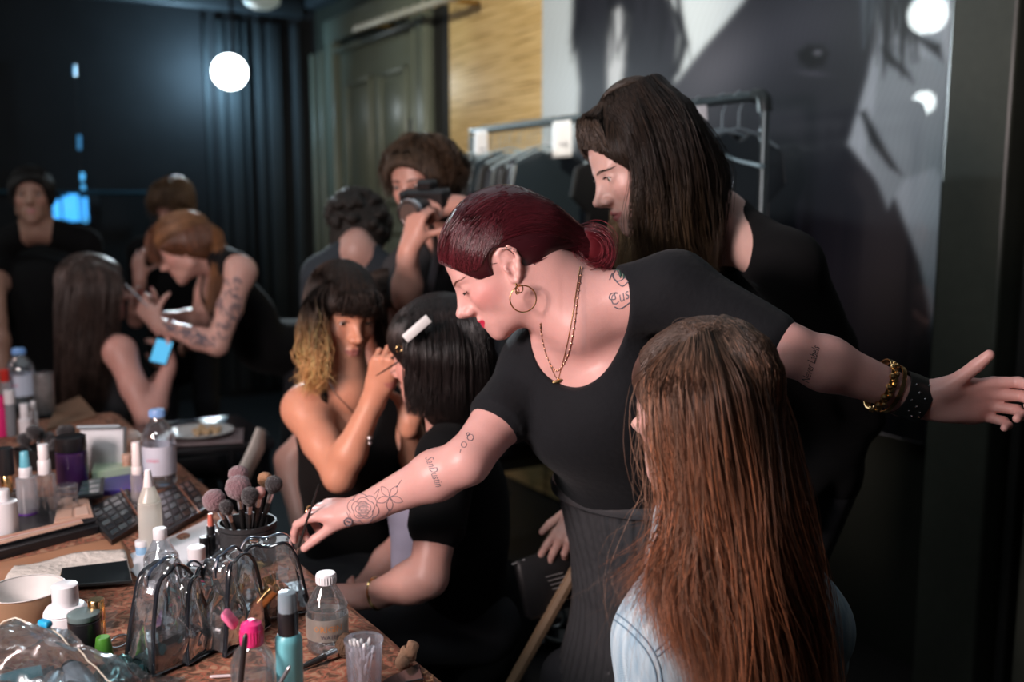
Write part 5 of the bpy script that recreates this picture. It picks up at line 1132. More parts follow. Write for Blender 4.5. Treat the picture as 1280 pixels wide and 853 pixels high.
# ---- curly head bending, navy shirt
H = Head(P(452, 296, 3.35), (.35, .9, -.25), (.1, .2, 1), 1.0)
sl, sr, nk, ch, wa, hp = P(400, 345, 3.3), P(488, 350, 3.3), P(447, 318, 3.28), P(440, 400, 3.35), P(440, 500, 3.4), V3((-.55, 3.45, .9))
cur, body, B = figure('person with short dark curly hair in navy shirt, back turned', H, sl, sr, nk, ch, wa, hp, (.1, .95, 0),
    [(sl, P(396, 440, 3.4), P(410, 500, 3.6), (0, 0, -1), (-1, 0, 0), (0, 1, 0), {}), (sr, P(492, 440, 3.4), P(485, 500, 3.6), (0, 0, -1), (1, 0, 0), (0, 1, 0), {})], [V3((-.65, 3.5, .5)), V3((-.45, 3.5, .5))], [V3((-.65, 3.5, .1)), V3((-.45, 3.5, .1))], eyes=False, topm=mat('navy_shirt', (.022, .032, .042), .85), h=.011, hh=.006)
Sc = scalp(H, .020, .03); 
for i in range(110):
    a, b = random.uniform(0, 6.28), random.uniform(-.3, 1.5); p = (-.03 + .115 * math.cos(a) * math.cos(b), .095 * math.sin(a) * math.cos(b), .04 + .105 * math.sin(b)); H.e(Sc, p, random.uniform(.012, .020), .006)
hair_on(cur, H, hmat('curly_hair', .6, .3), (.022, .018, .015), None, 0, 0, 0, cap=Sc)
# ---- face half hidden between the two seated women
H = Head(P(482, 398, 2.72), (.25, -.9, -.2), (.1, 0, 1), .98)
sl, sr, nk, ch, wa, hp = P(530, 480, 2.80), P(450, 480, 2.75), P(487, 462, 2.76), P(490, 560, 2.8), P(490, 650, 2.84), V3((-.36, 2.9, .56))
hid, body, B = figure('dark-haired person half hidden behind the black-bobbed model', H, sl, sr, nk, ch, wa, hp, (.1, -.95, 0),
    [(sl, P(540, 560, 2.8), P(520, 630, 2.7), (0, -1, -.3), (0, 0, 1), (-1, 0, 0), {}), (sr, P(360, 575, 2.72), P(376, 655, 2.62), (.3, -.6, -.6), (-.6, -.5, .6), (.8, 0, .3), {})], [V3((-.45, 2.55, .56)), V3((-.27, 2.62, .56))], [V3((-.45, 2.58, .1)), V3((-.27, 2.64, .1))], h=.011, hh=.005)
g = [hg(H, (.07, .0, .12), (.07, .06, .08), (.03, .085, 0), (.0, .09, -.09)), hg(H, (.02, .0, .13), (.0, .075, .08), (-.03, .09, 0), (-.04, .08, -.1)), hg(H, (.02, .0, .13), (.0, -.075, .08), (-.03, -.09, 0), (-.04, -.08, -.1)), hg(H, (.07, .0, .12), (.07, -.06, .08), (.03, -.085, 0), (.0, -.09, -.09))]
hair_on(hid, H, hmat('dark_hair', .45, .4), (.016, .012, .01), g, 700, .0013, (.03, .02, .014))
# ---- the tattooed artist bending at the far table
H = Head(P(234, 312, 3.62), (-.86, -.18, -.50), (-.48, 0, .88), 1.0)
sl, sr, nk, ch, wa, hp = P(302, 340, 3.50), P(268, 332, 3.82), P(262, 330, 3.66), P(300, 385, 3.74), P(325, 430, 3.80), V3((-.85, 3.95, .88))
e1, w1 = P(272, 432, 3.38), P(196, 405, 3.42); e2, w2 = P(250, 400, 3.78), P(196, 398, 3.62)
tat, body, B = figure('woman with auburn ponytail and tattooed arm bending over the seated long-haired model', H, sl, sr, nk, ch, wa, hp, (-.7, -.35, -.6),
    [(sl, e1, w1, P(172, 375, 3.45) - w1, (.2, -.9, .1), (.1, .1, 1), dict(curl=((40, 50, 30), (50, 50, 30), (60, 55, 35), (60, 55, 35)))), (sr, e2, w2, P(172, 372, 3.6) - w2, (-.1, .9, .2), (0, 0, 1), dict(curl=(30, 36, 40, 45)))],
    [V3((-.85, 3.8, .5)), V3((-.72, 4.1, .5))], [V3((-.83, 3.85, .1)), V3((-.68, 4.15, .1))], base=(.62, .36, .30), top='tank', h=.009, hh=.0045, sc=.98, lip=(.55, .22, .2), handres=[(P(180, 385, 3.48), .0045)])
rs = random.Random(5); pl = []
for i in range(58):
    t = rs.random(); 
    if t < .5: u = t / .5; cx = 296 + (272 - 296) * u; cy = 352 + (428 - 352) * u; w = 13
    else: u = (t - .5) / .5; cx = 268 + (205 - 268) * u; cy = 430 + (407 - 430) * u; w = 7
    cx += rs.uniform(-w, w) ; cy += rs.uniform(-6, 6); r = rs.uniform(2, 6); a = rs.random() * 6; pl.append([(cx + r * math.cos(a + j), cy + r * .8 * math.sin(a + j * 1.3)) for j in range(5)])
q = MB()
for l_ in pl:
    s = spline([(x, y, 0) for x, y in l_], 12); pts = [onto(B, x, y, .001) for x, y, _ in s]; pts = [p for p in pts if p is not None and p.y < 3.62]
    if len(pts) > 3: q.tube(pts, .0024, 5)
o = q.build('sleeve_tattoo', ink, body, True, True); o['kind'] = 'stuff'
th_ = hmat('auburn_hair', .4, .5); cap_ = scalp(H, .010, .01)
g = [hg(H, (.03, 0, .125), (.075, .03, .10), (.102, .035, .05), (.098, .038, .015)), hg(H, (.03, 0, .125), (.08, 0, .10), (.108, 0, .05), (.106, .0, .02)), hg(H, (.03, 0, .125), (.075, -.03, .10), (.10, -.035, .05), (.096, -.038, .015))]
ho = hair_on(tat, H, th_, (.10, .040, .018), g, 500, .0012, (.22, .085, .04), cap=cap_, k=10)
pt = P(268, 290, 3.66); g = [G((250, 283, 3.62), (268, 292, 3.62), (277, 330, 3.54), (262, 385, 3.50)), G((250, 286, 3.64), (272, 296, 3.64), (270, 340, 3.54), (264, 390, 3.51))]
L = sheet_lines(g, 350, 14, .009, .004, endspread=.010); strands('ponytail', L, .0013, th_, ho, True, hair_cols(350, (.30, .13, .05), .4))
L = sheet_lines([hg(H, (.06, .02, .115), (0, .04, .130), (-.09, .02, .08)), hg(H, (.08, .06, .05), (0, .083, .06), (-.10, .03, .05)), hg(H, (.05, -.02, .12), (0, -.03, .13), (-.1, 0, .07))], 400, 10, .004, .002); strands('combed_strands', shell_pts(bvh([tuple(v.co) for v in ho.data.vertices], [tuple(p.vertices) for p in ho.data.polygons]), L), .0012, th_, ho, True, hair_cols(400, (.30, .15, .07), .4), False)
brush_thing('small light brush in the tattooed woman\'s hand at the far table', P(186, 385, 3.42), P(158, 357, 3.44), .003, hr=.005, hl=.02, m=silver)
# ---- the seated long-haired model far left
H = Head(P(117, 366, 3.42), (.93, .30, .02), (-.05, 0, 1), 1.0)
sl, sr, nk, ch, wa, hp = P(108, 442, 3.62), P(150, 440, 3.32), P(122, 432, 3.46), P(122, 500, 3.46), P(118, 560, 3.46), V3((-1.42, 3.48, .54))
e1, w1 = P(186, 530, 3.22), P(212, 455, 3.38)
sea, body, B = figure('seated model with long straight dark brown hair, looking at a lit phone', H, sl, sr, nk, ch, wa, hp, (.9, .35, 0),
    [(sr, e1, w1, (-.1, .3, 1), (.9, .2, 0), (-.3, .9, 0), dict(curl=(30, 34, 38, 42))), (sl, P(170, 520, 3.75), P(205, 465, 3.6), (.1, -.3, 1), (.8, 0, .3), (0, -1, 0), dict(curl=(30, 34, 38, 42)))],
    [V3((-.98, 3.45, .56)), V3((-.98, 3.70, .56))], [V3((-.98, 3.48, .1)), V3((-.98, 3.72, .1))], base=(.58, .31, .26), top='tank', topm=mat('slate_dress', (.035, .037, .042), .8), h=.009, hh=.005, eyes=False)
g = [G((112, 328, 3.40), (145, 345, 3.34), (146, 380, 3.33), (140, 420, 3.34), (128, 500, 3.33)), G((108, 325, 3.38), (128, 345, 3.30), (126, 400, 3.29), (118, 460, 3.29), (112, 535, 3.30)), G((104, 325, 3.38), (108, 350, 3.28), (104, 410, 3.28), (98, 470, 3.28), (92, 545, 3.3)), G((100, 326, 3.40), (88, 350, 3.32), (84, 410, 3.30), (82, 480, 3.30), (84, 550, 3.32)), G((98, 328, 3.44), (76, 355, 3.42), (74, 410, 3.40), (75, 480, 3.40), (80, 540, 3.4))]
hair_on(sea, H, hmat('long_dark_hair', .42, .45), (.025, .017, .014), g, 1500, .0015, (.055, .034, .027), cap=(lambda S_: (S_.cap(P(108, 380, 3.40), P(100, 500, 3.38), .075, .050, .04, np.array((.2, -1, 0)), .6), S_)[1])(scalp(H, .012, .04)), k=14)
phn = thing('phone', 'phone with glowing blue screen in the seated model\'s hands', 'phone', P(201, 452, 3.42))
R = Matrix.Rotation(math.radians(14), 3, 'Y') @ Matrix.Rotation(math.radians(-24), 3, 'X'); q = MB(); q.box(P(202, 440, 3.36), (.062, .008, .088), R, .003); q.build('phone_case', mat('phone_dark', (.02, .02, .025), .3), phn, True, True)
q = MB(); q.box(P(202, 440, 3.36) + R @ Vector((0, -.0045, 0)), (.055, .001, .080), R); q.build('screen', mat('phone_screen', (.05, .2, .3), .2, emis=(.10, .50, .85), estr=.9), phn, True, True)
# ---- the person with a pale brown fringe standing further back
H = Head(P(218, 258, 4.7), (-.15, -.97, -.18), (0, 0, 1), 1.0)
sl, sr, nk, ch, wa, hp = P(266, 315, 4.75), P(176, 315, 4.75), P(220, 298, 4.72), P(220, 370, 4.78), P(220, 450, 4.8), V3((-1.6, 4.82, .92))
frg, body, B = figure('person with pale brown fringe standing behind the tattooed woman', H, sl, sr, nk, ch, wa, hp, (0, -1, 0),
    [(sl, P(276, 395, 4.7), P(255, 430, 4.5), (-.5, -.5, 0), (0, 0, 1), (0, -.7, .7), {}), (sr, P(170, 400, 4.7), P(175, 350, 4.5), (0, -.1, 1), (0, -1, 0), (1, 0, 0), {})], [V3((-1.5, 4.8, .5)), V3((-1.7, 4.8, .5))], [V3((-1.5, 4.8, .1)), V3((-1.7, 4.8, .1))], base=(.50, .27, .22), h=.012, hh=.005)
g = [hg(H, (.02, 0, .13), (.08, .05, .10), (.095, .055, .03), (.06, .085, -.04)), hg(H, (.02, 0, .13), (.09, .02, .10), (.108, .02, .05), (.102, .022, .022)), hg(H, (.02, 0, .13), (.09, -.02, .10), (.108, -.02, .05), (.102, -.025, .022)), hg(H, (.02, 0, .13), (.06, -.07, .09), (.07, -.085, .02), (.05, -.088, -.05))]
hair_on(frg, H, hmat('fringe_hair', .45, .4), (.06, .035, .02), g, 500, .0015, (.15, .09, .05), cap=scalp(H, .014, .03))
# ---- the man in black at the far left
H = Head(P(40, 248, 4.35), (.35, -.93, .02), (0, 0, 1), 1.02)
sl, sr, nk, ch, wa, hp = P(108, 305, 4.45), P(-10, 310, 4.35), P(46, 290, 4.36), P(48, 370, 4.42), P(48, 470, 4.45), V3((-2.1, 4.48, .92))
man, body, B = figure('dark-haired man in black T-shirt standing at the left edge', H, sl, sr, nk, ch, wa, hp, (.3, -.95, 0),
    [(sl, P(128, 400, 4.45), P(120, 480, 4.4), (0, 0, -1), (1, 0, 0), (0, -1, 0), {}), (sr, P(-4, 400, 4.2), P(6, 490, 4.15), (.1, 0, -1), (-1, 0, 0), (0, -1, 0), {})], [V3((-2.0, 4.48, .5)), V3((-2.2, 4.48, .5))], [V3((-2.0, 4.5, .1)), V3((-2.2, 4.5, .1))], base=(.42, .24, .18), h=.012, hh=.005, sleeve=.3, sc=1.08, jaw=1.05)
hair_on(man, H, hmat('man_hair', .6, .3), (.012, .011, .011), None, 500, .0022, (.018, .016, .015), cap=scalp(H, .015, .0, 1.08))
# ---------------------------------------------------------------- clothes rack
DR = 2.2; ra = PN(590, 168, DR); rb = PN(957, 124, DR); ra.z = rb.z = 1.795; rd = (rb - ra).normalized()
pipe_m = mat('rack_pipe', (.10, .13, .14), .35, .7)
rack = thing('clothes_rack', 'dark pipe clothes rack in front of the horse picture', 'clothes rack', (ra.x, ra.y, 0))
q = MB(); q.tube([ra, rb - rd * .03], .0165, 12); q.build('rail', pipe_m, rack, True, True)
q = MB(); c = spline([rb - rd * .05, rb - rd * .01 + Vector((0, 0, -.008)), rb + Vector((0, 0, -.05))], 8); q.tube(c, .022, 12); q.build('elbow', mat('rack_elbow', (.05, .06, .06), .4, .6), rack, True, True)
for e in (rb, ra):
    q = MB(); q.tube([e + Vector((0, 0, -.02)), Vector((e.x, e.y, .03))], .0155, 12); q.build('post', pipe_m, rack, True, True)
    q = MB(); q.tube([Vector((e.x, e.y, .03)) - WN * .25, Vector((e.x, e.y, .03)) + WN * .2], .016, 10); q.build('foot', pipe_m, rack, True, True)
gm = [mat('garment_black', (.007, .007, .008), .8), mat('garment_navy', (.010, .014, .024), .7), mat('garment_slate', (.02, .03, .038), .3, spec=.6), mat('garment_charcoal', (.014, .014, .017), .85)]
L_ = (rb - ra).length; gi = 0; rs = random.Random(4)
for t in [.06 + .022 * i for i in range(15)] + [.62, .70, .78, .84, .90, .94]:
    p = ra + rd * L_ * t; k = gi % 4; gi += 1; right = t > .5
    if right: k = 0 if t < .93 else 2
    W2 = .19 + rs.uniform(-.02, .03); top = p.z - .10 - rs.uniform(0, .05); ln = rs.uniform(1.15, 1.45)
    ga = thing('hanging_garment', '', 'garment', p)
    kinds = ['black', 'navy', 'slate blue', 'charcoal']
    ga['label'] = '%s garment hanging on the pipe rack, %s' % (kinds[k], 'towards its right end' if right else 'in the packed row at its left end'); ga['group'] = ('garments at the right end of the rack' if right else 'garments packed at the left end of the rack') + ', ' + kinds[k]
    q = MB(); sh = []
    for (w, z) in ((-.05, .0), (-W2, -.055), (-W2 - .02, -.16), (-W2 + .05, -.22), (-W2 + .03 - rs.random() * .03, -ln), (W2 - .03 + rs.random() * .03, -ln), (W2 - .05, -.22), (W2 + .02, -.16), (W2, -.055), (.05, .0), (0, -.03)): sh.append(tuple(Vector((p.x, p.y, top + z)) + WN * w - rd * .012))
    q.poly(sh, .024, rd); o = q.build('cloth', gm[k], ga, False, True)
    m_ = o.modifiers.new('round', 'BEVEL'); m_.width = .009; m_.segments = 3
    q = MB(); hk = Vector((p.x, p.y, top + .012)); q.tube([hk - WN * .17 + Vector((0, 0, -.055)), hk - WN * .09 + Vector((0, 0, -.018)), hk, hk + WN * .09 + Vector((0, 0, -.018)), hk + WN * .17 + Vector((0, 0, -.055))], .005, 6)
    q.tube([hk, hk + Vector((0, 0, .05)), p + WN * .022 + Vector((0, 0, .005)), p + Vector((0, 0, .0215)), p - WN * .020 + Vector((0, 0, .006))], .0022, 6); q.build('hanger', mat('hanger_clear', (.35, .45, .5), .15, coat=1), ga, True, True)
paper = mat('paper_white', (.72, .73, .76), .7, vary=.03)
for (x, y, w, h, lab, tilt) in ((602, 181, .105, .125, 'white paper sign taped over the left end of the clothes rack', .06), (703, 174, .13, .14, 'white lettered paper sign hanging on the rack left of the brunette', 0), (876, 142, .05, .05, 'small white paper tag on the rack rail right of the brunette\'s hair', .2)):
    p = PN(x, y, DR - .03); s_ = thing('paper_sign', lab, 'sign', p); q = MB(); R = Matrix.Rotation(WROT + tilt, 3, 'Z'); n = 8; V = []; F = []
    for i in range(n):
        for j in range(n):
            a = i / (n - 1) - .5; b = j / (n - 1) - .5; V.append(tuple(p + R @ Vector((a * w, .008 * math.sin(a * 5) * (.5 - b) + .004, b * h))))
    for i in range(n - 1):
        for j in range(n - 1): k = i * n + j; F.append((k, k + 1, k + n + 1, k + n))
    q.add(V, F); o = q.build('sheet', paper, s_, True, True); md = o.modifiers.new('thick', 'SOLIDIFY'); md.thickness = .0008
    if w > .1:
        q = MB()
        for r_ in range(1): 
            for i in range(6):
                a = -.32 + i * .12; z0 = -.02; q.box(p + R @ Vector((a * w, .0065, z0)), (.008, .001, .016 if i % 2 else .012), R)
                if i % 2: q.box(p + R @ Vector((a * w + .004, .0065, z0 + .006)), (.006, .001, .003), R)
        o = q.build('lettering', mat('faint_print', (.42, .42, .45), .8), s_, False, True); o['kind'] = 'stuff'
# clear pale blue hanger piece at right end of rack
q = MB(); hp_ = thing('plastic_hanger', 'pale blue shiny plastic hanger arm at the right end of the rack', 'hanger', PN(925, 195, DR - .04))
pp = [PN(892, 168, DR - .04), PN(900, 185, DR - .05), PN(915, 198, DR - .06), PN(952, 208, DR - .06)]; q.tube([tuple(x) for x in spline(pp, 14)], np.interp(np.linspace(0, 1, 14), [0, .5, 1], [.004, .007, .013]), 8, flat=.5); q.build('hanger_arm', mat('ice_plastic', (.45, .65, .72), .15, coat=1), hp_, True, True)
q = MB(); q.box(PN(898, 190, DR - .07), (.025, .004, .06), RW, .001); q.build('size_tag', paper, hp_, True, True)

# ---------------------------------------------------------------- the long make-up table
TZ = .84
def T(px, py, z=TZ): return PZ(px, py, z)
TA = math.radians(33.0); TU = Vector((-math.sin(TA), math.cos(TA), 0)); TN = Vector((math.cos(TA), math.sin(TA), 0)); RT = Matrix.Rotation(math.atan2(TU.y, TU.x), 3, 'Z')
def TW(u, n, z): return TU * u + TN * n + Vector((0, 0, z))
edge = T(555, 853).dot(TN); U0, U1 = -.25, 3.16; N0, N1 = edge - .95, edge
tab = thing('makeup_table', 'long make-up table covered in bottles, palettes and clear pouches', 'table', TW((U0 + U1) / 2, (N0 + N1) / 2, 0))
q = MB(); q.box(TW((U0 + U1) / 2, (N0 + N1) / 2, TZ - .022), (U1 - U0, N1 - N0, .034), RT, .004); q.build('tabletop', mat('table_board', (.05, .035, .025), .5), tab, True, True)
for u in (U0 + .08, U1 - .08):
    for n in (N0 + .08, N1 - .10):
        q = MB(); q.box(TW(u, n, (TZ - .04) / 2), (.05, .05, TZ - .04), RT, .006); q.build('leg', mat('table_leg', (.02, .018, .016), .5), tab, True, True)
def paisley():
    m = bpy.data.materials.new('patterned_cloth'); m.use_nodes = True; nt = m.node_tree; b = nt.nodes['Principled BSDF']; b.inputs['Roughness'].default_value = .85
    tc = nt.nodes.new('ShaderNodeTexCoord'); n1 = nt.nodes.new('ShaderNodeTexNoise'); n1.inputs['Scale'].default_value = 46; n1.inputs['Detail'].default_value = 6; n1.inputs['Distortion'].default_value = 1.6
    cr = nt.nodes.new('ShaderNodeValToRGB'); e = cr.color_ramp.elements; e[0].position = .40; e[0].color = (.10, .042, .022, 1); e[1].position = .60; e[1].color = (.36, .20, .12, 1)
    k = cr.color_ramp.elements.new(.50); k.color = (.28, .065, .035, 1); k = cr.color_ramp.elements.new(.46); k.color = (.23, .12, .07, 1)
    nt.links.new(tc.outputs['Object'], n1.inputs['Vector']); nt.links.new(n1.outputs['Fac'], cr.inputs[0]); nt.links.new(cr.outputs[0], b.inputs['Base Color'])
    bp = nt.nodes.new('ShaderNodeBump'); bp.inputs['Strength'].default_value = .4; bp.inputs['Distance'].default_value = .004; nt.links.new(n1.outputs['Fac'], bp.inputs['Height']); nt.links.new(bp.outputs[0], b.inputs['Normal']); return m
q = MB(); nU, nN = 170, 40; V = []; F = []
for i in range(nU):
    for j in range(nN):
        u = U0 + (U1 - U0) * i / (nU - 1); s_ = j / (nN - 1) * 1.16; 
        if s_ <= 1: n = N0 + (N1 + .004 - N0) * s_; z = TZ - .0012 + .0010 * math.sin(u * 21 + n * 13)
        else: n = N1 + .006 + .010 * math.sin(u * 26 + math.sin(u * 9) * 2) * (s_ - 1) / .16; z = TZ - (s_ - 1) * .95 * (1 + .1 * math.sin(u * 7))
        V.append(tuple(TW(u, n, z)))
for i in range(nU - 1):
    for j in range(nN - 1): k = i * nN + j; F.append((k, k + nN, k + nN + 1, k + 1))
q.add(V, F); tc_ = q.build('tablecloth', paisley(), None, True); tag(tc_, 'brown and red patterned cloth covering the make-up table', 'tablecloth'); md = tc_.modifiers.new('thick', 'SOLIDIFY'); md.thickness = .0014
clear = film('clear_plastic'); clear2 = film('bottle_plastic', (.93, .95, .97), .10, .05, .04); frost = film('frosted_plastic', (.92, .93, .88), .05, .25, .55); milky = film('milky_plastic', (.9, .9, .93), .08, .12, .30); water_m = film('water', (.80, .86, .88), .05, .03, .06)
white = mat('white_plastic', (.72, .72, .74), .4, vary=.03); blackp = mat('black_plastic', (.014, .014, .016), .28, vary=.1); pinkp = mat('pink_plastic', (.75, .03, .20), .25, coat=.5, vary=.04)
def dims(px, by, ty, wpx, z=TZ):
    b = T(px, by, z); h = P(px, ty, b.y).z - z; return b, h, wpx * b.y / FPX * .5 * 1.01
def item(name, label, cat, px, by, group=None, z=TZ, rot=0): b = T(px, by, z); return thing(name, label, cat, b + Vector((0, 0, .0006)), rot, group)
def lbl(q_par, name, r, z0, z1, m, a0=0, a1=360, seg=32):
    q = MB(); V = []; F = []; n = seg
    for i in range(n + 1):
        a = math.radians(a0 + (a1 - a0) * i / n); V += [(r * math.cos(a), r * math.sin(a), z0), (r * math.cos(a), r * math.sin(a), z1)]
    for i in range(n): F.append((2 * i, 2 * i + 2, 2 * i + 3, 2 * i + 1))
    q.add(V, F); return q.build(name, m, q_par, True)
def text_on(par, name, txt, r, zc, size, m, face=-90, curved=True):
    """printed letters wrapped round a bottle of radius r, centred at bearing face"""
    c = bpy.data.curves.new(name, 'FONT'); c.body = txt; c.size = size; c.align_x = 'CENTER'; c.resolution_u = 1; o = bpy.data.objects.new(name, c); C.objects.link(o)
    me = bpy.data.meshes.new_from_object(o.evaluated_get(bpy.context.evaluated_depsgraph_get())); bpy.data.objects.remove(o)
    for v in me.vertices:
        a = math.radians(face) + v.co.x / r; z = zc + v.co.y; v.co = Vector((r * math.cos(a), r * math.sin(a), z))
    me.materials.append(m); return link(name, me, par)
def water_bottle(label, px, by, ty, wpx, cap, lab, txt=None, txtm=None, rot=0):
    b, h, r = dims(px, by, ty, wpx); t = item('water_bottle', label, 'bottle', px, by); hn = h * .80
    body = [(r * .86, .0), (r * .97, .004), (r, .012)]
    for i in range(7): z = .015 + (h * .62 - .015) * i / 6; body += [(r * (1 if i % 2 == 0 else .96), z)]
    body += [(r * .97, h * .68), (r * .80, h * .76), (r * .52, h * .84), (r * .40, h * .88), (r * .40, h * .93)]
    q = MB(); q.capt = False; q.lathe(body, seg=32); q.build('bottle_body', clear2, t)
    q = MB(); q.lathe([(r * .44, h * .90), (r * .47, h * .905), (r * .47, h * .985), (r * .43, h), (0, h)], seg=28)
    for i in range(20): a = i * .314; q.box((r * .47 * math.cos(a), r * .47 * math.sin(a), h * .945), (r * .05, r * .05, h * .07))
    q.build('cap', cap, t); q = MB(); q.lathe([(r * .80, .003), (r * .93, .012), (r * .93, h * .40), (0, h * .40)], seg=28); q.build('water', water_m, t)
    lb = lbl(t, 'label', r * 1.012, h * .18, h * .55, lab)
    if txt: text_on(lb, 'lettering', txt, r * 1.02, h * .36, h * .085, txtm or mat('label_pink', (.7, .12, .25), .5), face=-95)
    return t
lab_pale = mat('label_pale_blue', (.55, .62, .74), .4, vary=.03); bluecap = mat('cap_blue', (.20, .42, .80), .35)
water_bottle('clear water bottle with blue cap standing beside the black eyeshadow palettes', 201, 608, 512, 41, bluecap, lab_pale, 'evian')
water_bottle('water bottle with blue cap at the far end of the table', 28, 506, 436, 33, bluecap, lab_pale, 'evian')
# the ribbed-neck short water bottle, front right
b, h, r = dims(410, 812, 717, 54); t = item('water_bottle', 'short clear water bottle with white cap and beige label, front right', 'bottle', 410, 812)
q = MB(); q.capt = False; pr = [(r * .85, 0), (r * .98, .004)]
for i in range(9): pr.append((r * (1 if i % 2 == 0 else .95), .008 + h * .52 * i / 8))
pr += [(r * .98, h * .57), (r * .82, h * .68), (r * .58, h * .79), (r * .42, h * .86), (r * .40, h * .90)]; q.lathe(pr, seg=36); q.build('bottle_body', clear2, t)
q = MB(); q.lathe([(r * .45, h * .87), (r * .48, h * .875), (r * .48, h * .985), (r * .44, h), (0, h)], seg=28)
for i in range(24): a = i * .2618; q.box((r * .48 * math.cos(a), r * .48 * math.sin(a), h * .93), (r * .04, r * .04, h * .09))
q.build('cap', white, t); q = MB(); q.lathe([(r * .82, .003), (r * .93, .010), (r * .93, h * .43), (0, h * .43)], seg=28); q.build('water', water_m, t)
lb = lbl(t, 'label', r * 1.015, h * .20, h * .48, film('label_film_beige', (.80, .74, .66), .05, .2, .35)); text_on(lb, 'lettering', 'ORIGIN', r * 1.03, h * .33, h * .11, mat('label_orange', (.55, .22, .06), .5), -78); text_on(lb, 'lettering', 'WATER', r * 1.03, h * .24, h * .07, mat('label_dark', (.08, .08, .10), .5), -72)
# pink flip-cap bottle
b, h, r = dims(319, 905, 775, 58); t = item('flip_cap_bottle', 'clear round-shouldered bottle with open hot-pink flip cap', 'bottle', 319, 905)
q = MB(); q.capt = False; q.lathe([(r * .9, 0), (r, .006), (r, h * .52), (r * .97, h * .60), (r * .82, h * .69), (r * .55, h * .75), (r * .46, h * .77), (r * .46, h * .79)], seg=36); q.build('bottle_body', clear2, t)
q = MB(); q.lathe([(r * .93, .005), (r * .94, h * .46), (0, h * .46)], seg=32); q.build('liquid', water_m, t)
q = MB(); q.lathe([(r * .52, h * .77), (r * .53, h * .775), (r * .50, h * .93), (r * .44, h * .965), (r * .2, h * .985), (r * .15, h), (0, h)], seg=32); 
for i in range(26): a = i * .2417; q.box((r * .515 * math.cos(a), r * .515 * math.sin(a), h * .85), (r * .03, r * .03, h * .12))
cp = q.build('cap', pinkp, t); q = MB(); R = Matrix.Rotation(math.radians(50), 3, 'Y'); q.box((-r * .95, 0, h * 1.0), (r * .28, r * .8, r * .9), Matrix.Rotation(math.radians(-38), 3, 'Y'), r * .12); q.build('flip_lid', mat('pink_lid', (.80, .16, .32), .3), cp)
lb = lbl(t, 'label', r * 1.012, h * .10, h * .44, film('label_clear_white', (.9, .9, .92), .05, .2, .25), -150, -30)
# teal spray bottle
b, h, r = dims(364, 895, 739, 35); t = item('spray_bottle', 'slim teal bottle with black collar and smoky clear cap', 'bottle', 364, 895)
q = MB(); q.lathe([(r * .92, 0), (r, .004), (r, h * .60), (r * .95, h * .635), (r * .80, h * .66), (0, h * .66)], seg=36); q.build('bottle_body', mat('teal_plastic', (.16, .50, .56), .38, vary=.03), t)
q = MB(); q.lathe([(r * .76, h * .65), (r * .76, h * .655), (r * .76, h * .83), (r * .72, h * .84), (0, h * .84)], seg=32); q.build('collar', blackp, t)
q = MB(); q.lathe([(r * .72, h * .835), (r * .70, h * .96), (r * .62, h * .985), (0, h * .99)], seg=32); q.build('cap', mat('smoky_cap', (.20, .27, .31), .18, coat=.6), t)
text_on(t, 'lettering', 'setting mist', r * 1.012, h * .12, h * .04, mat('label_dark', (.08, .08, .10), .5), -90) if False else None
# cup of cotton buds
b, h, r = dims(456, 872, 800, 50); t = item('cup', 'frosted plastic cup full of cotton buds at the table edge', 'cup', 456, 872)
q = MB(); q.capt = False; q.lathe([(r * .80, 0), (r * .84, .002), (r * .98, h * .97), (r * 1.03, h * .975), (r * 1.03, h), (r * .95, h)], seg=36); q.build('cup_wall', film('cup_frost', (.80, .82, .90), .08, .2, .22), t)
cupb = b; stickm = mat('bud_white', (.80, .79, .80), .8, vary=.03); rs = random.Random(8)
for i in range(24):
    a = rs.uniform(0, 6.28); r0 = rs.uniform(.1, .65) * r; a2 = a + rs.uniform(1.5, 4.5); r1 = rs.uniform(.3, .80) * r; p0 = Vector((r0 * math.cos(a), r0 * math.sin(a), .004)); p1 = Vector((r1 * math.cos(a2), r1 * math.sin(a2), h * rs.uniform(.72, .98))); d = (p1 - p0).normalized()
    bd = thing('cotton_bud', 'cotton bud standing in the frosted cup', 'cotton bud', b + p0, 0, 'cotton buds in the cup')
    q = MB(); q.tube([Vector(), p1 - p0], .0011, 6); q.build('stick', stickm, bd); q = MB(); R = d.to_track_quat('Z', 'Y').to_matrix(); q.ball(p1 - p0, (.0026, .0026, .0065), 10, R); q.build('cotton_tip', mat('cotton', (.85, .84, .85), .95), bd)
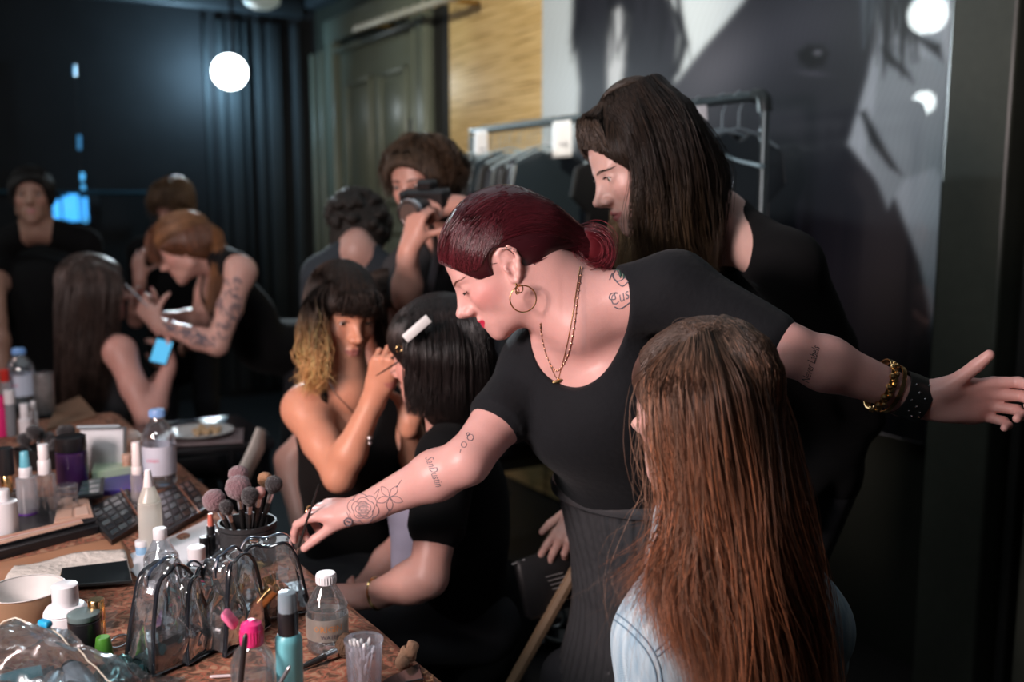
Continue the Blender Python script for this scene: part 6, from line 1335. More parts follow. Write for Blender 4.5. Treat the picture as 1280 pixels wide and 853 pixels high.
# brush cup
b, h, r = dims(311, 702, 652, 72); t = item('brush_cup', 'black ribbed leather cup holding soft makeup brushes', 'cup', 311, 702)
q = MB(); q.capt = False; q.lathe([(r * .95, 0), (r * .96, h * .80), (r * 1.02, h * .81), (r * 1.02, h * .86), (r * .98, h * .87), (r * 1.02, h * .89), (r * 1.03, h), (r * .96, h), (r * .93, h * .2)], seg=40); q.build('cup_wall', mat('cup_black', (.022, .023, .025), .55, bump=.15, bscale=200), t)
mauve = mat('bristle_mauve', (.24, .13, .145), .95, bump=.8, bscale=260, sheen=.4); dkb = mat('bristle_black', (.025, .02, .022), .95, bump=.8, bscale=260, sheen=.3); tan = mat('bristle_tan', (.50, .27, .15), .95, bump=.8, bscale=260)
B0 = b
for (x, y, d_, rr, hl, m, lab) in ((272, 634, 1.66, .0165, .034, mauve, 'mauve dome brush leaning left in the black cup'), (299, 619, 1.67, .0185, .036, mauve, 'large mauve powder brush in the middle of the black cup'), (299, 602, 1.72, .015, .028, mauve, 'mauve brush at the back of the black cup'), (330, 606, 1.73, .011, .022, tan, 'tan-tipped brush at the back right of the black cup'), (340, 613, 1.70, .013, .026, dkb, 'black round brush at the right of the black cup'), (324, 621, 1.66, .008, .018, mat('bristle_pink', (.55, .30, .27), .95), 'small pink-tipped brush in the black cup'), (312, 628, 1.65, .012, .030, dkb, 'dark tapered brush at the front of the black cup'), (285, 640, 1.64, .010, .024, dkb, 'small dark brush beside the mauve dome brush')):
    hd = P(x, y, d_); bs = Vector((B0.x + (hd.x - B0.x) * .15, B0.y + (hd.y - B0.y) * .15, TZ + .006)); dd = (hd - bs).normalized()
    brush_thing(lab, bs, hd - dd * hl * .35, .0042, hr=rr * 1.22, hl=hl * 1.25, hm=m, group=None)
# lipsticks / mascara beside the cup
def tube_thing(name, label, cat, px, by, ty, wpx, parts, group=None, rot=0):
    """parts: list of (part name, z0, z1, radius factor, material)"""
    b, h, r = dims(px, by, ty, wpx); t = item(name, label, cat, px, by, group)
    for (pn, z0, z1, rf, m, *o_) in parts:
        q = MB(); e = min(.0015, r * .15); top = o_[0] if o_ else 1.0
        q.lathe([(r * rf * .97, h * z0), (r * rf, h * z0 + e), (r * rf * top, h * z1 - e), (r * rf * top * .9, h * z1), (0, h * z1)], seg=28); q.build(pn, m, t)
    return t
coral = mat('lipstick_coral', (.62, .16, .11), .4)
tube_thing('lipstick', 'open coral lipstick in a black case beside the brush cup', 'lipstick', 265, 695, 643, 13, [('case', 0, .5, 1, blackp), ('inner_case', .5, .72, .8, blackp), ('lipstick_bullet', .70, 1, .6, coral, .8)])
tube_thing('mascara', 'black capped tube between lipstick and brush cup', 'tube', 277, 702, 664, 12, [('case', 0, .55, 1, blackp), ('cap', .56, 1, 1.05, blackp)])
tube_thing('mascara', 'short black tube left of the coral lipstick', 'tube', 256, 700, 672, 11, [('case', 0, .5, 1, blackp), ('cap', .52, 1, 1.05, blackp)])
tube_thing('nozzle_bottle', 'tall frosted bottle with a long pale nozzle in front of the palettes', 'bottle', 190, 690, 588, 31, [('bottle_body', 0, .62, 1, frost, .92), ('shoulder', .62, .80, .88, frost, .55), ('nozzle', .80, 1, .42, white, .6)])
tube_thing('pump_bottle', 'small lilac bottle with white cap left of the near water bottle', 'bottle', 174, 632, 553, 18, [('bottle_body', 0, .5, 1, milky), ('collar', .5, .62, .8, white), ('cap', .62, 1, .72, white, .85)])
tube_thing('toner_bottle', 'clear cone-shouldered bottle with white cap behind the first clear pouch', 'bottle', 203, 726, 661, 44, [('bottle_body', 0, .45, 1, clear2), ('shoulder', .45, .80, .98, clear2, .42), ('cap', .80, 1, .40, white)])
tube_thing('small_bottle', 'small bottle with wide white cap beside the lipsticks', 'bottle', 247, 722, 684, 24, [('bottle_body', 0, .6, 1, milky), ('cap', .6, 1, .95, white)])
tube_thing('ribbed_bottle', 'white ribbed bottle at the left edge of the picture', 'bottle', 8, 678, 612, 32, [('bottle_body', 0, .78, 1, white), ('cap', .78, 1, .5, white)])
tube_thing('perfume_bottle', 'bottle with black cap and gold collar at the left edge', 'bottle', 12, 648, 560, 27, [('bottle_body', 0, .38, 1, film('smoke_plastic', (.35, .33, .33), .1, .05, .1)), ('collar', .38, .62, .5, gold), ('cap', .62, 1, .72, blackp)])
tube_thing('spray_bottle', 'slim spray bottle with turquoise cap and purple base', 'bottle', 36, 652, 565, 25, [('base_band', 0, .14, 1.01, mat('purple_plastic', (.10, .03, .22), .3)), ('bottle_body', .14, .64, 1, milky, .95), ('collar', .64, .78, .62, white), ('cap', .78, 1, .5, mat('turquoise', (.15, .50, .62), .35), .8)])
tube_thing('spray_bottle', 'clear spray bottle with white pump standing beside the turquoise-capped one', 'bottle', 60, 652, 556, 26, [('bottle_body', 0, .62, 1, clear2, .95), ('collar', .62, .80, .6, white), ('cap', .80, 1, .5, white)])
tube_thing('clear_box', 'short clear canister right of the spray bottles', 'canister', 86, 648, 606, 26, [('canister_body', 0, .85, 1, clear2), ('lid', .85, 1, 1.02, clear2)])
tube_thing('hairspray_can', 'dark purple can with black cap behind the spray bottles', 'can', 92, 612, 545, 38, [('can_body', 0, .72, 1, mat('purple_can', (.045, .015, .08), .3, coat=.4)), ('cap', .73, 1, .98, blackp)])
tube_thing('drink_can', 'small black and silver can beside the far water bottle', 'can', 57, 517, 465, 24, [('can_body', 0, .97, 1, mat('can_swirl', (.04, .04, .045), .3, .5, col2=(.55, .55, .55), vscale=26)), ('lid', .97, 1, .96, silver)])
tube_thing('magenta_bottle', 'magenta bottle cut by the left edge of the picture', 'bottle', 1, 545, 495, 22, [('bottle_body', 0, .7, 1, pinkp), ('cap', .7, 1, .7, pinkp)])
tube_thing('red_cap_bottle', 'little bottle with red cap at the far left', 'bottle', 9, 512, 462, 12, [('bottle_body', 0, .7, 1, milky), ('cap', .7, 1, .9, mat('red_cap', (.6, .03, .02), .35))])
tube_thing('white_tube', 'short white tube below the far water bottle', 'tube', 33, 552, 505, 15, [('tube_body', 0, .6, 1, white), ('cap', .6, 1, .7, white)])
tube_thing('white_tube', 'white tube with narrow cap beside the drink can', 'tube', 44, 545, 502, 9, [('tube_body', 0, .7, 1, white), ('cap', .7, 1, .7, white)])
tube_thing('grey_tube', 'pale grey capped tube at the far left behind the white tubes', 'tube', 15, 545, 488, 13, [('tube_body', 0, .7, 1, mat('grey_plastic', (.2, .22, .24), .35)), ('cap', .7, 1, 1, white)])
tube_thing('orange_tube', 'small orange tube among the dark brushes', 'tube', 65, 570, 547, 8, [('tube_body', 0, .7, 1, mat('orange_plastic', (.65, .20, .03), .4)), ('cap', .7, 1, .8, blackp)])
tube_thing('lidded_jar', 'white jar with stepped white lid behind the black jar', 'jar', 85, 798, 731, 56, [('jar_body', 0, .5, 1, white), ('shoulder', .5, .62, .98, white, .85), ('lid', .62, 1, .58, white)])
tube_thing('black_jar', 'squat black jar with grey lid beside the gold tube', 'jar', 108, 826, 766, 40, [('jar_body', 0, .86, 1, blackp), ('lid', .87, 1, 1.01, mat('lid_grey', (.12, .17, .17), .3))])
tube_thing('gold_tube', 'slim shiny gold tube beside the black jar', 'tube', 124, 818, 750, 20, [('case', 0, .62, 1, gold), ('cap', .63, 1, 1.04, gold)])
tube_thing('green_cap_bottle', 'small bottle with round green cap in front of the gold tube', 'bottle', 131, 836, 797, 24, [('bottle_body', 0, .4, .8, blackp), ('cap', .4, 1, 1, mat('green_plastic', (.10, .34, .04), .35), .75)])
tube_thing('white_pot', 'small white pot with flat lid standing beside the nozzle bottle', 'jar', 178, 694, 676, 16, [('pot_body', 0, .6, 1, mat('pot_blue', (.25, .45, .65), .4)), ('lid', .6, 1, 1.05, white)])
# dark brushes in a holder at far left
rs = random.Random(3); bb = T(50, 585); hb = thing('brush_holder', 'low black holder of dark brushes left of the purple can', 'holder', bb); q = MB(); q.capt = False; q.lathe([(.035, 0), (.04, .05), (.038, .05), (.034, .01)], seg=28, sx=1.5); q.build('holder_wall', blackp, hb)
for i in range(9):
    x = 32 + i * 9 + rs.uniform(-3, 3); hd = P(x, 548 + rs.uniform(-8, 12), bb.y + rs.uniform(-.03, .03)); bs = Vector((bb.x + (hd.x - bb.x) * .35, bb.y, TZ + .006)); dd = (hd - bs).normalized(); brush_thing('dark bushy brush in the low holder, one of a crowded bunch', bs, hd - dd * .02, .004, hr=rs.uniform(.012, .018), hl=.036, hm=dkb, group='dark brushes in the low holder')
# paper things
def quad_sheet(name, label, cat, pxs, m, z=.0, th=.0012, amp=.0015, n=26, seed=1, parent=None, lift=.0008):
    A = [T(x, y) for x, y in pxs]; V = []; F = []
    for i in range(n):
        for j in range(n):
            u, v = i / (n - 1), j / (n - 1); p = A[0] * (1 - u) * (1 - v) + A[1] * u * (1 - v) + A[2] * u * v + A[3] * (1 - u) * v; z_ = z + lift + amp * (1 + math.sin(u * 9 + seed) * math.sin(v * 7 + seed * 2)); V.append((p.x, p.y, TZ + z_))
    for i in range(n - 1):
        for j in range(n - 1): k = i * n + j; F.append((k, k + 1, k + n + 1, k + n))
    q = MB(); q.add(V, F); o = q.build(name, m, parent, True); md = o.modifiers.new('thick', 'SOLIDIFY'); md.thickness = th
    if parent is None: tag(o, label, cat)
    return o
quad_sheet('paper_sheet', 'white paper sheet under the nozzle bottle and lipsticks', 'paper', [(150, 700), (262, 650), (300, 700), (190, 745)], paper, seed=2)
quad_sheet('kraft_paper', 'brown kraft paper lying in front of the foundation palette', 'paper', [(-30, 735), (-20, 708), (150, 672), (172, 712)], mat('kraft', (.40, .19, .10), .85), seed=3, th=.001)
quad_sheet('paper_towel', 'rumpled white kitchen paper lying on the brown paper', 'paper towel', [(-10, 760), (18, 712), (155, 690), (165, 722)], mat('kitchen_paper', (.68, .62, .56), .95, bump=.5, bscale=80), z=.004, amp=.004, seed=5)
def slab(name, label, cat, pxs, th, m, cells=None, cm=None, z=0.0, border=.06, pan_h=.0015, group=None):
    A = [T(x, y) for x, y in pxs]; c = sum(A, Vector()) / 4; t = thing(name, label, cat, c + Vector((0, 0, z)), 0, group)
    def at(u, v, zz): p = A[0] * (1 - u) * (1 - v) + A[1] * u * (1 - v) + A[2] * u * v + A[3] * (1 - u) * v; return Vector((p.x, p.y, TZ + z + zz))
    q = MB(); q.poly([at(0, 0, .001), at(1, 0, .001), at(1, 1, .001), at(0, 1, .001)], th); o = q.build('case', m, t, False, True); md = o.modifiers.new('b', 'BEVEL'); md.width = .0015; md.segments = 2
    if cells:
        nx, ny = cells; k = 0
        for i in range(nx):
            for j in range(ny):
                mm = cm[k % len(cm)] if isinstance(cm, list) else cm; k += 1; u0 = border + (1 - 2 * border) * (i + .10) / nx; u1 = border + (1 - 2 * border) * (i + .90) / nx; v0 = border + (1 - 2 * border) * (j + .10) / ny; v1 = border + (1 - 2 * border) * (j + .90) / ny
                q = MB(); z0 = th + .0011; q.poly([at(u0, v0, z0), at(u1, v0, z0), at(u1, v1, z0), at(u0, v1, z0)], pan_h); o = q.build('pan', mm, t, False, True); md = o.modifiers.new('b', 'BEVEL'); md.width = .001; md.segments = 2
    return t
pans = [mat('pan_%d' % i, c, .22, coat=.8, vary=.1) for i, c in enumerate(((.02, .025, .03), (.05, .07, .08), (.015, .018, .02), (.10, .13, .14)))]
slab('lip_palette', 'black glossy make-up palette left of the nozzle bottle', 'palette', [(105, 646), (160, 617), (186, 655), (140, 684)], .012, blackp, (4, 6), pans)
slab('lip_palette', 'black glossy make-up palette right of the nozzle bottle', 'palette', [(193, 626), (237, 606), (264, 640), (207, 674)], .012, blackp, (5, 5), pans)
for (a, b_) in (((152, 622), (178, 664)), ((222, 616), (250, 652))):
    q = MB(); pa, pb = T(*a), T(*b_); pa.z = pb.z = TZ + .0185; q.tube([pa, pb], .0022, 6); st_ = q.build('copper_pencil', mat('copper', (.55, .25, .16), .3, .8), None, True); tag(st_, 'thin copper pencil lying across the %s palette' % ('left' if a[0] < 200 else 'right'), 'pencil')
skinp = [mat('found_%d' % i, c, .5, vary=.05) for i, c in enumerate(((.62, .38, .28), (.50, .27, .18), (.70, .48, .38), (.36, .19, .13), (.75, .62, .55), (.45, .14, .12)))]
slab('foundation_palette', 'long black foundation palette with skin-toned pans at the left', 'palette', [(-40, 712), (-40, 640), (112, 626), (124, 668)], .016, blackp, None, None)
slab('blush_tray', 'open tray of skin-toned powders lying on the long black palette', 'palette', [(68, 668), (76, 636), (110, 632), (118, 660)], .004, skinp[0], (2, 2), [skinp[0], skinp[2], skinp[1]], z=.018)
slab('colour_strip', 'strip of pink and brown colour squares along the palette\'s front edge', 'palette', [(-35, 706), (-35, 694), (118, 658), (122, 664)], .003, blackp, (8, 1), skinp, z=.018, border=.02)
slab('black_tray', 'shallow black tray in front of the kitchen paper', 'tray', [(72, 745), (78, 722), (160, 712), (166, 738)], .006, mat('tray_black', (.01, .013, .014), .2, coat=.4), None, None, z=.010)
slab('eyeliner_case', 'small clear-lidded black case right of the spray bottles', 'case', [(92, 640), (100, 618), (132, 612), (130, 634)], .010, blackp, (3, 1), [mat('pan_green', (.12, .2, .2), .2, coat=1)], z=.018)
slab('paper_tray', 'brown paper tray at the far end of the table', 'tray', [(58, 540), (70, 510), (100, 497), (122, 522)], .006, mat('tray_brown', (.22, .12, .07), .7), None, None)
slab('wipes_pack', 'green and white pack of wipes lying behind the palettes', 'packet', [(115, 608), (118, 592), (172, 580), (176, 598)], .018, mat('wipes_green', (.20, .42, .12), .35, col2=(.7, .75, .7), vscale=9), None, None, z=.012)
slab('purple_pack', 'purple packet lying under the green wipes pack', 'packet', [(120, 622), (122, 600), (178, 596), (180, 616)], .012, mat('wipes_purple', (.09, .06, .36), .35), None, None)
def box_thing(name, label, cat, px, by, dm, m, rot=0, tilt=0, z=0, bev=.003):
    b = T(px, by); t = thing(name, label, cat, b + Vector((0, 0, z)), rot); q = MB(); q.box((0, 0, dm[2] / 2 + .001), dm, Matrix.Rotation(tilt, 3, 'X'), bev); q.build('box_body', m, t); return t
bx = box_thing('tissue_box', 'white tissue box standing behind the wipes', 'box', 131, 592, (.098, .03, .105), white, .12, -.22, z=.004)
q = MB(); q.box((0, -.021, .112), (.096, .022, .004), Matrix.Rotation(-.5, 3, 'X'), .001); q.build('box_flap', mat('flap_blue', (.5, .6, .66), .5), bx)
tube_thing('apricot_pot', 'small apricot pot behind the pump bottle', 'jar', 160, 598, 568, 12, [('pot_body', 0, .7, 1, skinp[1]), ('lid', .7, 1, 1, skinp[0])])
# kraft bowl
b, h, r = dims(34, 782, 736, 98); t = item('paper_bowl', 'white-lined brown paper bowl in front of the kitchen paper', 'bowl', 34, 782)
q = MB(); q.capt = False; q.lathe([(r * .72, 0), (r * .74, .002), (r * .98, h * .97)], seg=44); q.build('bowl_outside', mat('bowl_kraft', (.30, .19, .11), .8), t)
q = MB(); q.capt = False; q.lathe([(0, .004), (r * .70, .004), (r * .72, .006), (r * .96, h * .97), (r * 1.0, h * .985), (r * 1.01, h), (r * .985, h * 1.01), (r * .96, h)], seg=44); q.build('bowl_lining', mat('bowl_white', (.60, .58, .56), .5), t)
q = MB(); q.ball((.018 - r * .7, .02, .012), (.006, .004, .003), 8); 
# clear zipped pouches with black piping
pouch_film = film('pouch_film', (.90, .93, .95), .13, .07, .05); darkmesh = mat('pouch_base', (.010, .011, .013), .35, coat=.3, bump=.3, bscale=120)
piping = mat('black_piping', (.012, .014, .018), .18, coat=.6)
def pouch(label, px, by, wid, hgt, dep, rot, lean=0.0, seed=0, bluezip=False, twist=0):
    """two black-piped arches with clear film between and across"""
    b = T(px, by); t = thing('clear_pouch', label, 'pouch', b + Vector((0, 0, .002)), rot); rs = random.Random(seed); n = 26; ar = []
    for s_ in (-1, 1):
        pts = []
        for i in range(n + 1):
            a = i / n; x = wid * .5 * (1 - 2 * a) ; z = hgt * (1 - abs(1 - 2 * a) ** 5.0) ** .8
            y = s_ * dep * .5 * (1 - .45 * (z / hgt)) + lean * z; x *= 1 - .18 * z / hgt; pts.append((x * (1 + .06 * math.sin(z * 30 + seed)), y + .004 * math.sin(a * 9 + seed * s_), max(.003, z + .003 * math.sin(a * 14 + seed))))
        ar.append(np.array(pts)); q = MB(); q.tube(pts + [((pts[-1][0] + pts[0][0]) / 2, pts[0][1], .003)], .0040, 8, True, flat=.6); q.build('piping', piping, t)
    def surf(rows, name, m, amp):
        V = []; F = []; R_ = len(rows); K = len(rows[0])
        for i, row in enumerate(rows):
            for j, p in enumerate(row):
                nz = noise.noise_vector(Vector((p[0] * 28 + seed, p[1] * 28, p[2] * 28))) * amp * min(1, 4 * min(i, R_ - 1 - i) / R_); V.append((p[0] + nz.x, p[1] + nz.y, max(.001, p[2] + nz.z)))
        for i in range(R_ - 1):
            for j in range(K - 1): k = i * K + j; F.append((k, k + 1, k + K + 1, k + K))
        q = MB(); q.add(V, F); return q.build(name, m, t)
    surf([ar[0] * (1 - f) + ar[1] * f + np.array((0, 0, 1)) * .008 * math.sin(f * 3.14) for f in np.linspace(0, 1, 14)], 'gusset', pouch_film, .016)
    for A in ar:
        cen = np.array((0, A[0][1], .002)); surf([cen + (A - cen) * f + np.array((0, (-1 if A is ar[0] else 1) * .006, 0)) * (1 - f) for f in np.linspace(.02, 1, 12)], 'end_panel', pouch_film, .013)
    q = MB(); q.box((0, 0, hgt * .16), (wid * .90, dep * .86, hgt * .30), None, .006); q.build('base_wall', darkmesh, t)
    M = (ar[0] + ar[1]) / 2; M[:, 2] += .009; q = MB(); q.tube(M[3:-3], .0030, 6, flat=.5); q.build('zip', mat('zip_navy', (.02, .035, .06), .35) if not bluezip else mat('zip_blue', (.05, .30, .55), .35), t)
    z0 = M[-4]; q = MB(); q.box(tuple(z0 + np.array((0, 0, .006))), (.005, .004, .018), None, .001); q.build('zip_pull', silver, t); return t
def inside(px, by, label, kind, rot, ln, m, r=.006, up=.3, name='makeup_item'):
    b = T(px, by) + Vector((0, 0, .012)); t = thing(name, label, kind, b, rot); q = MB(); d = Vector((math.cos(up), 0, math.sin(up))); q.tube([Vector(), d * ln * .05, d * ln * .6, d * ln * .62, d * ln], [r * .8, r, r, r * .85, r * .8], 12); q.build('tube_body', m, t)
    q = MB(); q.tube([d * ln * .62, d * ln * 1.02], r * 1.06, 12); q.build('cap', gold if r > .006 else blackp, t); return t
pouch('upright clear pouch with black piping beside the black jar', 214, 824, .105, .135, .060, math.radians(62), .02, 1)
pouch('clear pouch with black piping and dark contents, second from the left', 246, 812, .100, .115, .055, math.radians(70), .05, 2)
pouch('clear pouch with navy zip, third along the row', 284, 800, .110, .125, .070, math.radians(70), -.05, 3)
pouch('clear open-topped pouch nearest the brush cup', 335, 768, .130, .115, .060, math.radians(25), .0, 4)
for (x, y, lab, rot, ln, m, r, up) in ((232, 815, 'black tube inside the second clear pouch', .6, .08, blackp, .009, .9), (246, 812, 'second dark tube inside the second clear pouch, leaning back', 2.2, .08, blackp, .008, 1.0), (196, 812, 'purple tube inside the upright clear pouch', 1.0, .07, mat('violet_tube', (.25, .12, .30), .3), .009, 1.1), (206, 816, 'peach stick inside the upright clear pouch', 2.0, .07, skinp[0], .007, .7), (282, 800, 'tan bottle inside the pouch with the navy zip', 1.2, .07, skinp[1], .011, 1.1), (300, 792, 'brown compact tube inside the pouch with the navy zip', .3, .07, mat('brown_tube', (.16, .07, .04), .4), .010, .8), (332, 772, 'tan pot inside the open-topped pouch', .2, .045, skinp[1], .014, .9), (350, 768, 'black pot inside the open-topped pouch', 2.5, .05, blackp, .012, 1.1)):
    inside(x, y, lab, 'cosmetic tube', rot, ln, m, r, up, 'cosmetic_tube')
# big crumpled zip bag bottom left
zb = thing('zip_bag', 'large crumpled clear zip bag with blue slider, lower left corner', 'bag', T(60, 880)); V = []; F = []; n = 60; c0 = T(55, 880)
for i in range(n):
    for j in range(n):
        u, v = i / (n - 1) * 2 - 1, j / (n - 1) * 2 - 1; hh_ = .098 * (1 - abs(u) ** 2.6) * (1 - abs(v) ** 2.2) ; p = Vector((u * .135 + v * .02, v * .095 - u * .03, 0)); nz = noise.noise_vector(Vector((u * 3.2, v * 3.2, 1.7))); n3 = abs(noise.noise(Vector((u * 5, v * 5, 4))))
        V.append((c0.x + p.x + nz.x * .012, c0.y + p.y + nz.y * .012, TZ + max(.003, .004 + hh_ * (1 - .22 * (u + v)) + nz.z * .016 * (hh_ / .098) - n3 * .02 * (hh_ / .098))))
for i in range(n - 1):
    for j in range(n - 1): k = i * n + j; F.append((k, k + n, k + n + 1, k + 1))
q = MB(); q.add(V, F); q.build('bag_film', film('bag_film', (.74, .82, .86), .06, .20, .05), zb, True, True)
def bagpt(u, v, dz=.002): i = int((u + 1) / 2 * (n - 1)); j = int((v + 1) / 2 * (n - 1)); return Vector(V[i * n + j]) + Vector((0, 0, dz))
q = MB(); q.tube([bagpt(-.9 + 1.7 * k / 24, .25 - .35 * k / 24, .003) for k in range(25)], .0010, 6); q.build('zip_strip', mat('zip_cream', (.6, .55, .45), .4), zb, True, True)
q = MB(); q.box(bagpt(.1, .04, .006), (.018, .010, .008), Matrix.Rotation(-.5, 3, 'Z'), .002); q.build('slider', mat('slider_blue', (.02, .35, .62), .3), zb, True, True)
for i in range(6):
    a = i * .55; b_ = c0 + Vector((-.07 + .03 * i, -.03 + .025 * math.sin(i * 2), .022)); t = thing('cosmetic_tube', 'dark %s inside the large crumpled zip bag' % ('compact', 'teal-capped tube', 'black brush case', 'silver-ended tube', 'grey pot', 'black pencil case')[i], 'cosmetic tube', b_, a); q = MB(); q.tube([(-.03, 0, 0), (.015, 0, .004), (.04, 0, .006)], (.020, .020, .017), 14); q.build('tube_body', (blackp, mat('teal_dark', (.03, .12, .14), .3), blackp, silver, mat('grey_plastic', (.2, .22, .24), .35), blackp)[i], t); q = MB(); q.tube([(.04, 0, .006), (.055, 0, .008)], .0115, 14); q.build('cap', blackp, t)
# foil pouch, clips
fp = thing('foil_packet', 'crumpled dark green foil packet beside the green-capped bottle', 'packet', T(150, 850)); V2 = []; F2 = []; m = 18
for i in range(m):
    for j in range(m): u, v = i / (m - 1) - .5, j / (m - 1) - .5; p = T(152, 848); nz = noise.noise_vector(Vector((u * 6, v * 6, 9))); V2.append((p.x + u * .07 + v * .02 + nz.x * .006, p.y + v * .06 + nz.y * .006, TZ + .004 + max(0, .024 * (1 - 4 * u * u) * (1 - 3.6 * v * v) + nz.z * .010)))
for i in range(m - 1):
    for j in range(m - 1): k = i * m + j; F2.append((k, k + m, k + m + 1, k + 1))
q = MB(); q.add(V2, F2); o = q.build('foil', mat('green_foil', (.10, .20, .20), .15, .8), fp, True, True); md = o.modifiers.new('t', 'SOLIDIFY'); md.thickness = .001
sg = thing('eyelash_curler', 'shiny metal eyelash curler lying before the upright pouch', 'eyelash curler', T(150, 812)); q = MB(); p = T(150, 812) + Vector((0, 0, .012)); ring(q, p, (.3, -.5, .8), .014, .0016, squash=.6); ring(q, p + V3((.035, .01, 0)), (.2, -.6, .8), .012, .0018); q.tube([p + V3((.012, 0, 0)), p + V3((.024, .006, 0))], .002, 6); q.build('curler_frame', silver, sg, True, True)
# pencils and brushes in the foreground
def stick(name, label, cat, a, b, r, m, tipm=None):
    a = Vector(a); b = Vector(b); t = thing(name, label, cat, a); q = MB(); q.tube([a, a.lerp(b, .9)], r, 10); q.build('shaft', m, t, True, True); q = MB(); q.tube([a.lerp(b, .9), a.lerp(b, .97), b], [r, r * .8, r * .25], 10); q.build('tip', tipm or m, t, True, True); return t
stick('eye_pencil', 'black pencil leaning on the pink-capped bottle', 'pencil', P(296, 905, T(310, 905).y - .050), P(307, 792, T(310, 905).y - .036), .0034, blackp)
stick('fine_brush', 'silver-tipped fine brush between the pink-capped and teal bottles', 'brush', P(335, 880, 1.11), P(363, 832, 1.12), .0024, mat('handle_grey', (.12, .12, .13), .3), silver)
bp_ = T(448, 822) + V3((0, 0, .014)); b_ = brush_thing('black-handled brush with round brown head lying behind the cotton bud cup', T(372, 842) + V3((0, 0, .006)), T(418, 826) + V3((0, 0, .012)), .0045, hr=.020, hl=.034, hm=mat('bristle_brown', (.10, .055, .03), .95, bump=.8, bscale=260))
stick('lip_brush', 'thin white-tipped applicator lying left of the pink-capped bottle', 'applicator', T(300, 848) + V3((0, 0, .004)), T(262, 850) + V3((0, 0, .004)), .0022, mat('applicator_white', (.6, .5, .5), .5))
V5, F5 = Shape().ell(T(511, 832) + V3((0, 0, .018)), (.012, .010, .019), Matrix.Rotation(.5, 3, 'Y'), .004).ell(T(503, 838) + V3((0, 0, .010)), (.010, .009, .010), None, .006).ell(T(512, 826) + V3((.002, -.010, .022)), (.007, .008, .010), None, .004, True).mesh(.0015, (), wrinkle(.0016, 320))
o = mesh_from('suede_sponge', V5, F5, mat('suede', (.36, .21, .13), .95, bump=.3, bscale=200), None, True); tag(o, 'curled tan suede scrap at the table\'s right edge', 'sponge')
slab('compact_case', 'corner of a black compact near the front right table edge', 'compact', [(470, 870), (482, 858), (524, 838), (530, 858)], .010, mat('compact_black', (.01, .01, .011), .2, coat=.5), None, None)
rs = random.Random(2)
for i in range(9):
    p = T(528 + rs.uniform(-8, 14), 846 + rs.uniform(-6, 8)); o = MB(); o.tube([p + V3((0, 0, .003)), p + V3((rs.uniform(-.01, .01), rs.uniform(-.006, .006), .004))], .0016, 6); o = o.build('pencil_shaving', mat('shaving', (.45, .24, .13), .9), None, True); tag(o, 'curl of pale pencil shaving at the front right table corner', 'shaving', 'pencil shavings at the table corner')
# ---------------------------------------------------------------- the small table with a plate, chairs
TZ2 = .76; pb = T(250, 541, TZ2 + .02); sm = thing('side_table', 'small black side table carrying a plate of food', 'table', (pb.x, pb.y, 0)); q = MB(); q.box(V3((pb.x - .05, pb.y + .08, TZ2 - .015)), (.42, .40, .028), RW, .004); q.build('tabletop', blackp, sm, True, True)
for dx in (-.17, .13):
    for dy in (-.08, .2): q = MB(); q.tube([V3((pb.x + dx - .02, pb.y + dy + .02, 0)), V3((pb.x + dx - .02, pb.y + dy + .02, TZ2 - .02))], .012, 8); q.build('leg', blackp, sm, True, True)
mg = thing('magazine', 'folded printed magazine under the plate', 'magazine', pb); q = MB(); q.box(V3((pb.x + .0, pb.y - .01, TZ2 + .006)), (.26, .17, .008), Matrix.Rotation(.25, 3, 'Z'), .002); q.build('pages', mat('print_mix', (.30, .28, .29), .5, col2=(.12, .05, .05), vscale=26), mg, True, True)
pl_ = thing('plate', 'white plate with leftover food on the small black table', 'plate', V3((pb.x, pb.y, TZ2 + .012))); q = MB(); q.lathe([(.05, 0), (.06, .001), (.098, .014), (.100, .016), (.096, .017), (.06, .005), (0, .004)], seg=40); q.build('plate_dish', mat('china', (.62, .64, .63), .3), pl_)
fd_ = thing('food', 'brown crumbled leftovers on the white plate', 'food', V3((pb.x + .02, pb.y + .01, TZ2 + .018))); S_ = Shape(); rs = random.Random(6)
for i in range(26): S_.ell(V3((rs.gauss(0, .02), rs.gauss(0, .018), rs.uniform(0, .012))), (rs.uniform(.005, .012),) * 3, None, .003)
Vf, Ff = S_.mesh(.002); mesh_from('crumbs', Vf, Ff, mat('food_brown', (.30, .17, .08), .8, col2=(.55, .42, .25), vscale=120), fd_, False)
def chair(name, label, x, y, ang, sz, m, mb_, lm, cross=False, back_h=.42, lab_g=None):
    t = thing(name, label, 'chair', (x, y, 0), ang); q = MB(); q.box((0, 0, sz - .015), (.40, .38, .03), None, .010); q.build('seat', m, t)
    q = MB(); q.box((-.205, 0, sz + back_h - .09), (.022, .38, .20), Matrix.Rotation(-.12, 3, 'Y'), .008); q.build('backrest', mb_, t)
    for sy in (-1, 1):
        if cross:
            q = MB(); q.tube([(.20, sy * .19, .01), (-.185, sy * .19, sz + back_h)], .013, 8); q.build('leg', lm, t); q = MB(); q.tube([(-.22, sy * .172, .01), (.18, sy * .172, sz - .02)], .013, 8); q.build('leg', lm, t)
        else:
            for sx in (-1, 1): q = MB(); q.tube([(sx * .18, sy * .17, .005), (sx * .17, sy * .165, sz - .02)], .013, 8); q.build('leg', lm, t)
            q = MB(); q.tube([(-.17, sy * .165, sz - .02), (-.22, sy * .165, sz + back_h)], .012, 8); q.build('back_post', lm, t)
    return t
cblk = mat('chair_black', (.015, .015, .016), .5); cwood = mat('chair_wood', (.30, .20, .12), .5, vary=.2); cpale = mat('chair_cream', (.75, .72, .66), .6)
chair('chair', 'black chair under the girl in the denim jacket', .34, 1.42, math.radians(135), .365, cblk, cblk, cblk, back_h=.22)
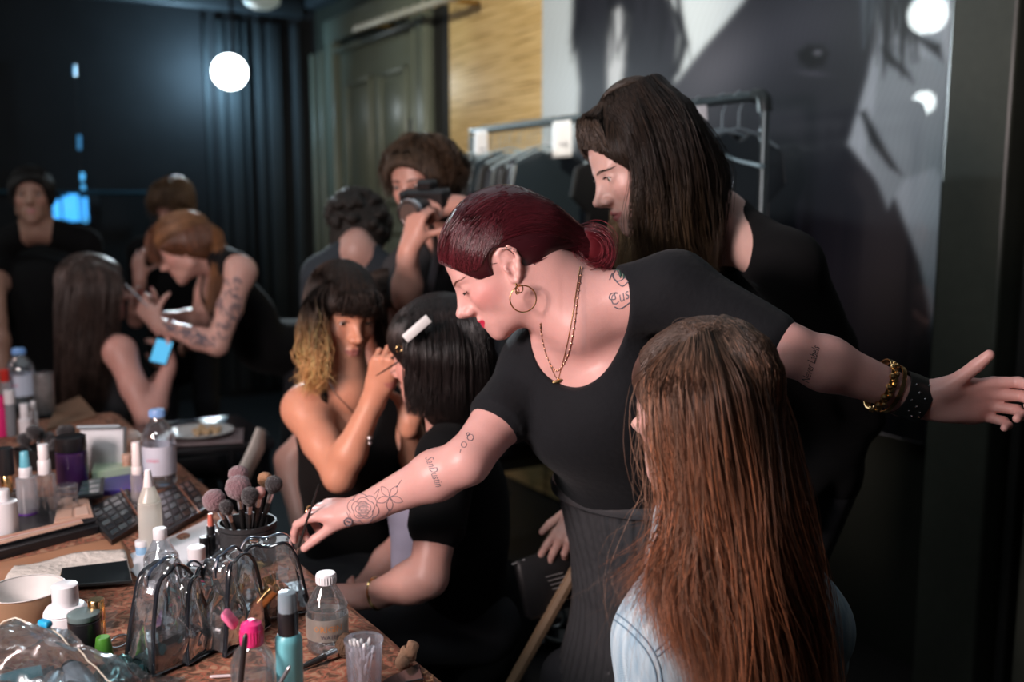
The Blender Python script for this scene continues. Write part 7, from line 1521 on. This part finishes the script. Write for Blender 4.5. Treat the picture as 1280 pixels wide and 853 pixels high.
chair('chair', 'black chair under the blond-tipped woman', -.36, 2.46, math.radians(-80), .40, cblk, cblk, cblk, back_h=.25)
chair('chair', 'black chair under the long-haired seated model', -1.46, 3.48, math.radians(20), .40, cblk, cblk, cblk, back_h=.25)
chair('chair', 'black chair under the person half hidden behind the bob', -.36, 2.94, math.radians(-90), .40, cblk, cblk, cblk, back_h=.25)
chair('folding_chair', 'wooden folding chair under the black-bobbed model', -.05, 2.14, math.radians(180), .40, cblk, cblk, cwood, True, .34)
# pale folding chair whose back shows by the plate
fc = thing('folding_chair', 'cream folding chair with its backrest showing beside the plate', 'chair', (P(312, 570, 2.75).x, 2.75, 0), 0)
q = MB(); a, b = P(326, 537, 2.72), P(296, 612, 2.66); q.tube([a, a.lerp(b, .3) + V3((.01, 0, 0)), b], [.034, .056, .052], 10, flat=.3); q.build('backrest', cpale, fc, True, True)
q = MB(); c1 = P(300, 640, 2.80); q.box(V3((c1.x - .08, 2.86, .44)), (.36, .34, .03), RW, .01); q.build('seat', cpale, fc, True, True)
for (dx, dy) in ((-.2, -.12), (.06, -.14), (-.2, .14), (.06, .14)): q = MB(); q.tube([V3((c1.x - .02 + dx, 2.86 + dy, 0.0)), V3((c1.x - .02 + dx * .9, 2.86 + dy * .9, .44))], .012, 8); q.build('leg', cpale, fc, True, True)
# chrome frame chair behind the skirt
mc = thing('metal_chair', 'curved chrome chair frame in the dark behind the leather skirt', 'chair', (P(690, 780, 2.3).x, 2.4, 0)); q = MB()
q.tube([tuple(x) for x in spline([P(704, 548, 2.35), P(699, 580, 2.35), P(706, 612, 2.37), P(700, 640, 2.4)], 14)], .010, 8, flat=.5); q.build('back_post', mat('chrome_dull', (.35, .38, .38), .25, .9), mc, True, True)
q = MB(); ring(q, P(689, 768, 2.25), (.2, -1, .2), .028, .0055, squash=1.25); q.build('swivel_ring', MATS['chrome_dull'], mc, True, True)
q = MB(); q.tube([tuple(x) for x in spline([P(672, 785, 2.2), P(684, 797, 2.2), P(706, 803, 2.22)], 10)], .007, 8, flat=.5); q.build('foot_rail', MATS['chrome_dull'], mc, True, True)
q = MB(); q.box(P(724, 677, 2.35), (.05, .02, .02), None, .003); q.build('arm_pad', mat('pad_grey', (.12, .13, .12), .5), mc, True, True)
q = MB(); sx_ = P(690, 760, 2.4); q.box(V3((sx_.x, 2.42, .47)), (.3, .3, .03), None, .01); q.build('seat', cblk, mc, True, True)
q = MB(); q.tube([V3((sx_.x, 2.42, 0.03)), V3((sx_.x, 2.42, .46))], .02, 10); q.build('stem', MATS['chrome_dull'], mc, True, True)
q = MB(); q.lathe([(.17, 0), (.18, .01), (.05, .03), (0, .03)], V3((sx_.x, 2.42, 0)), 28); q.build('base', MATS['chrome_dull'], mc, True, True)
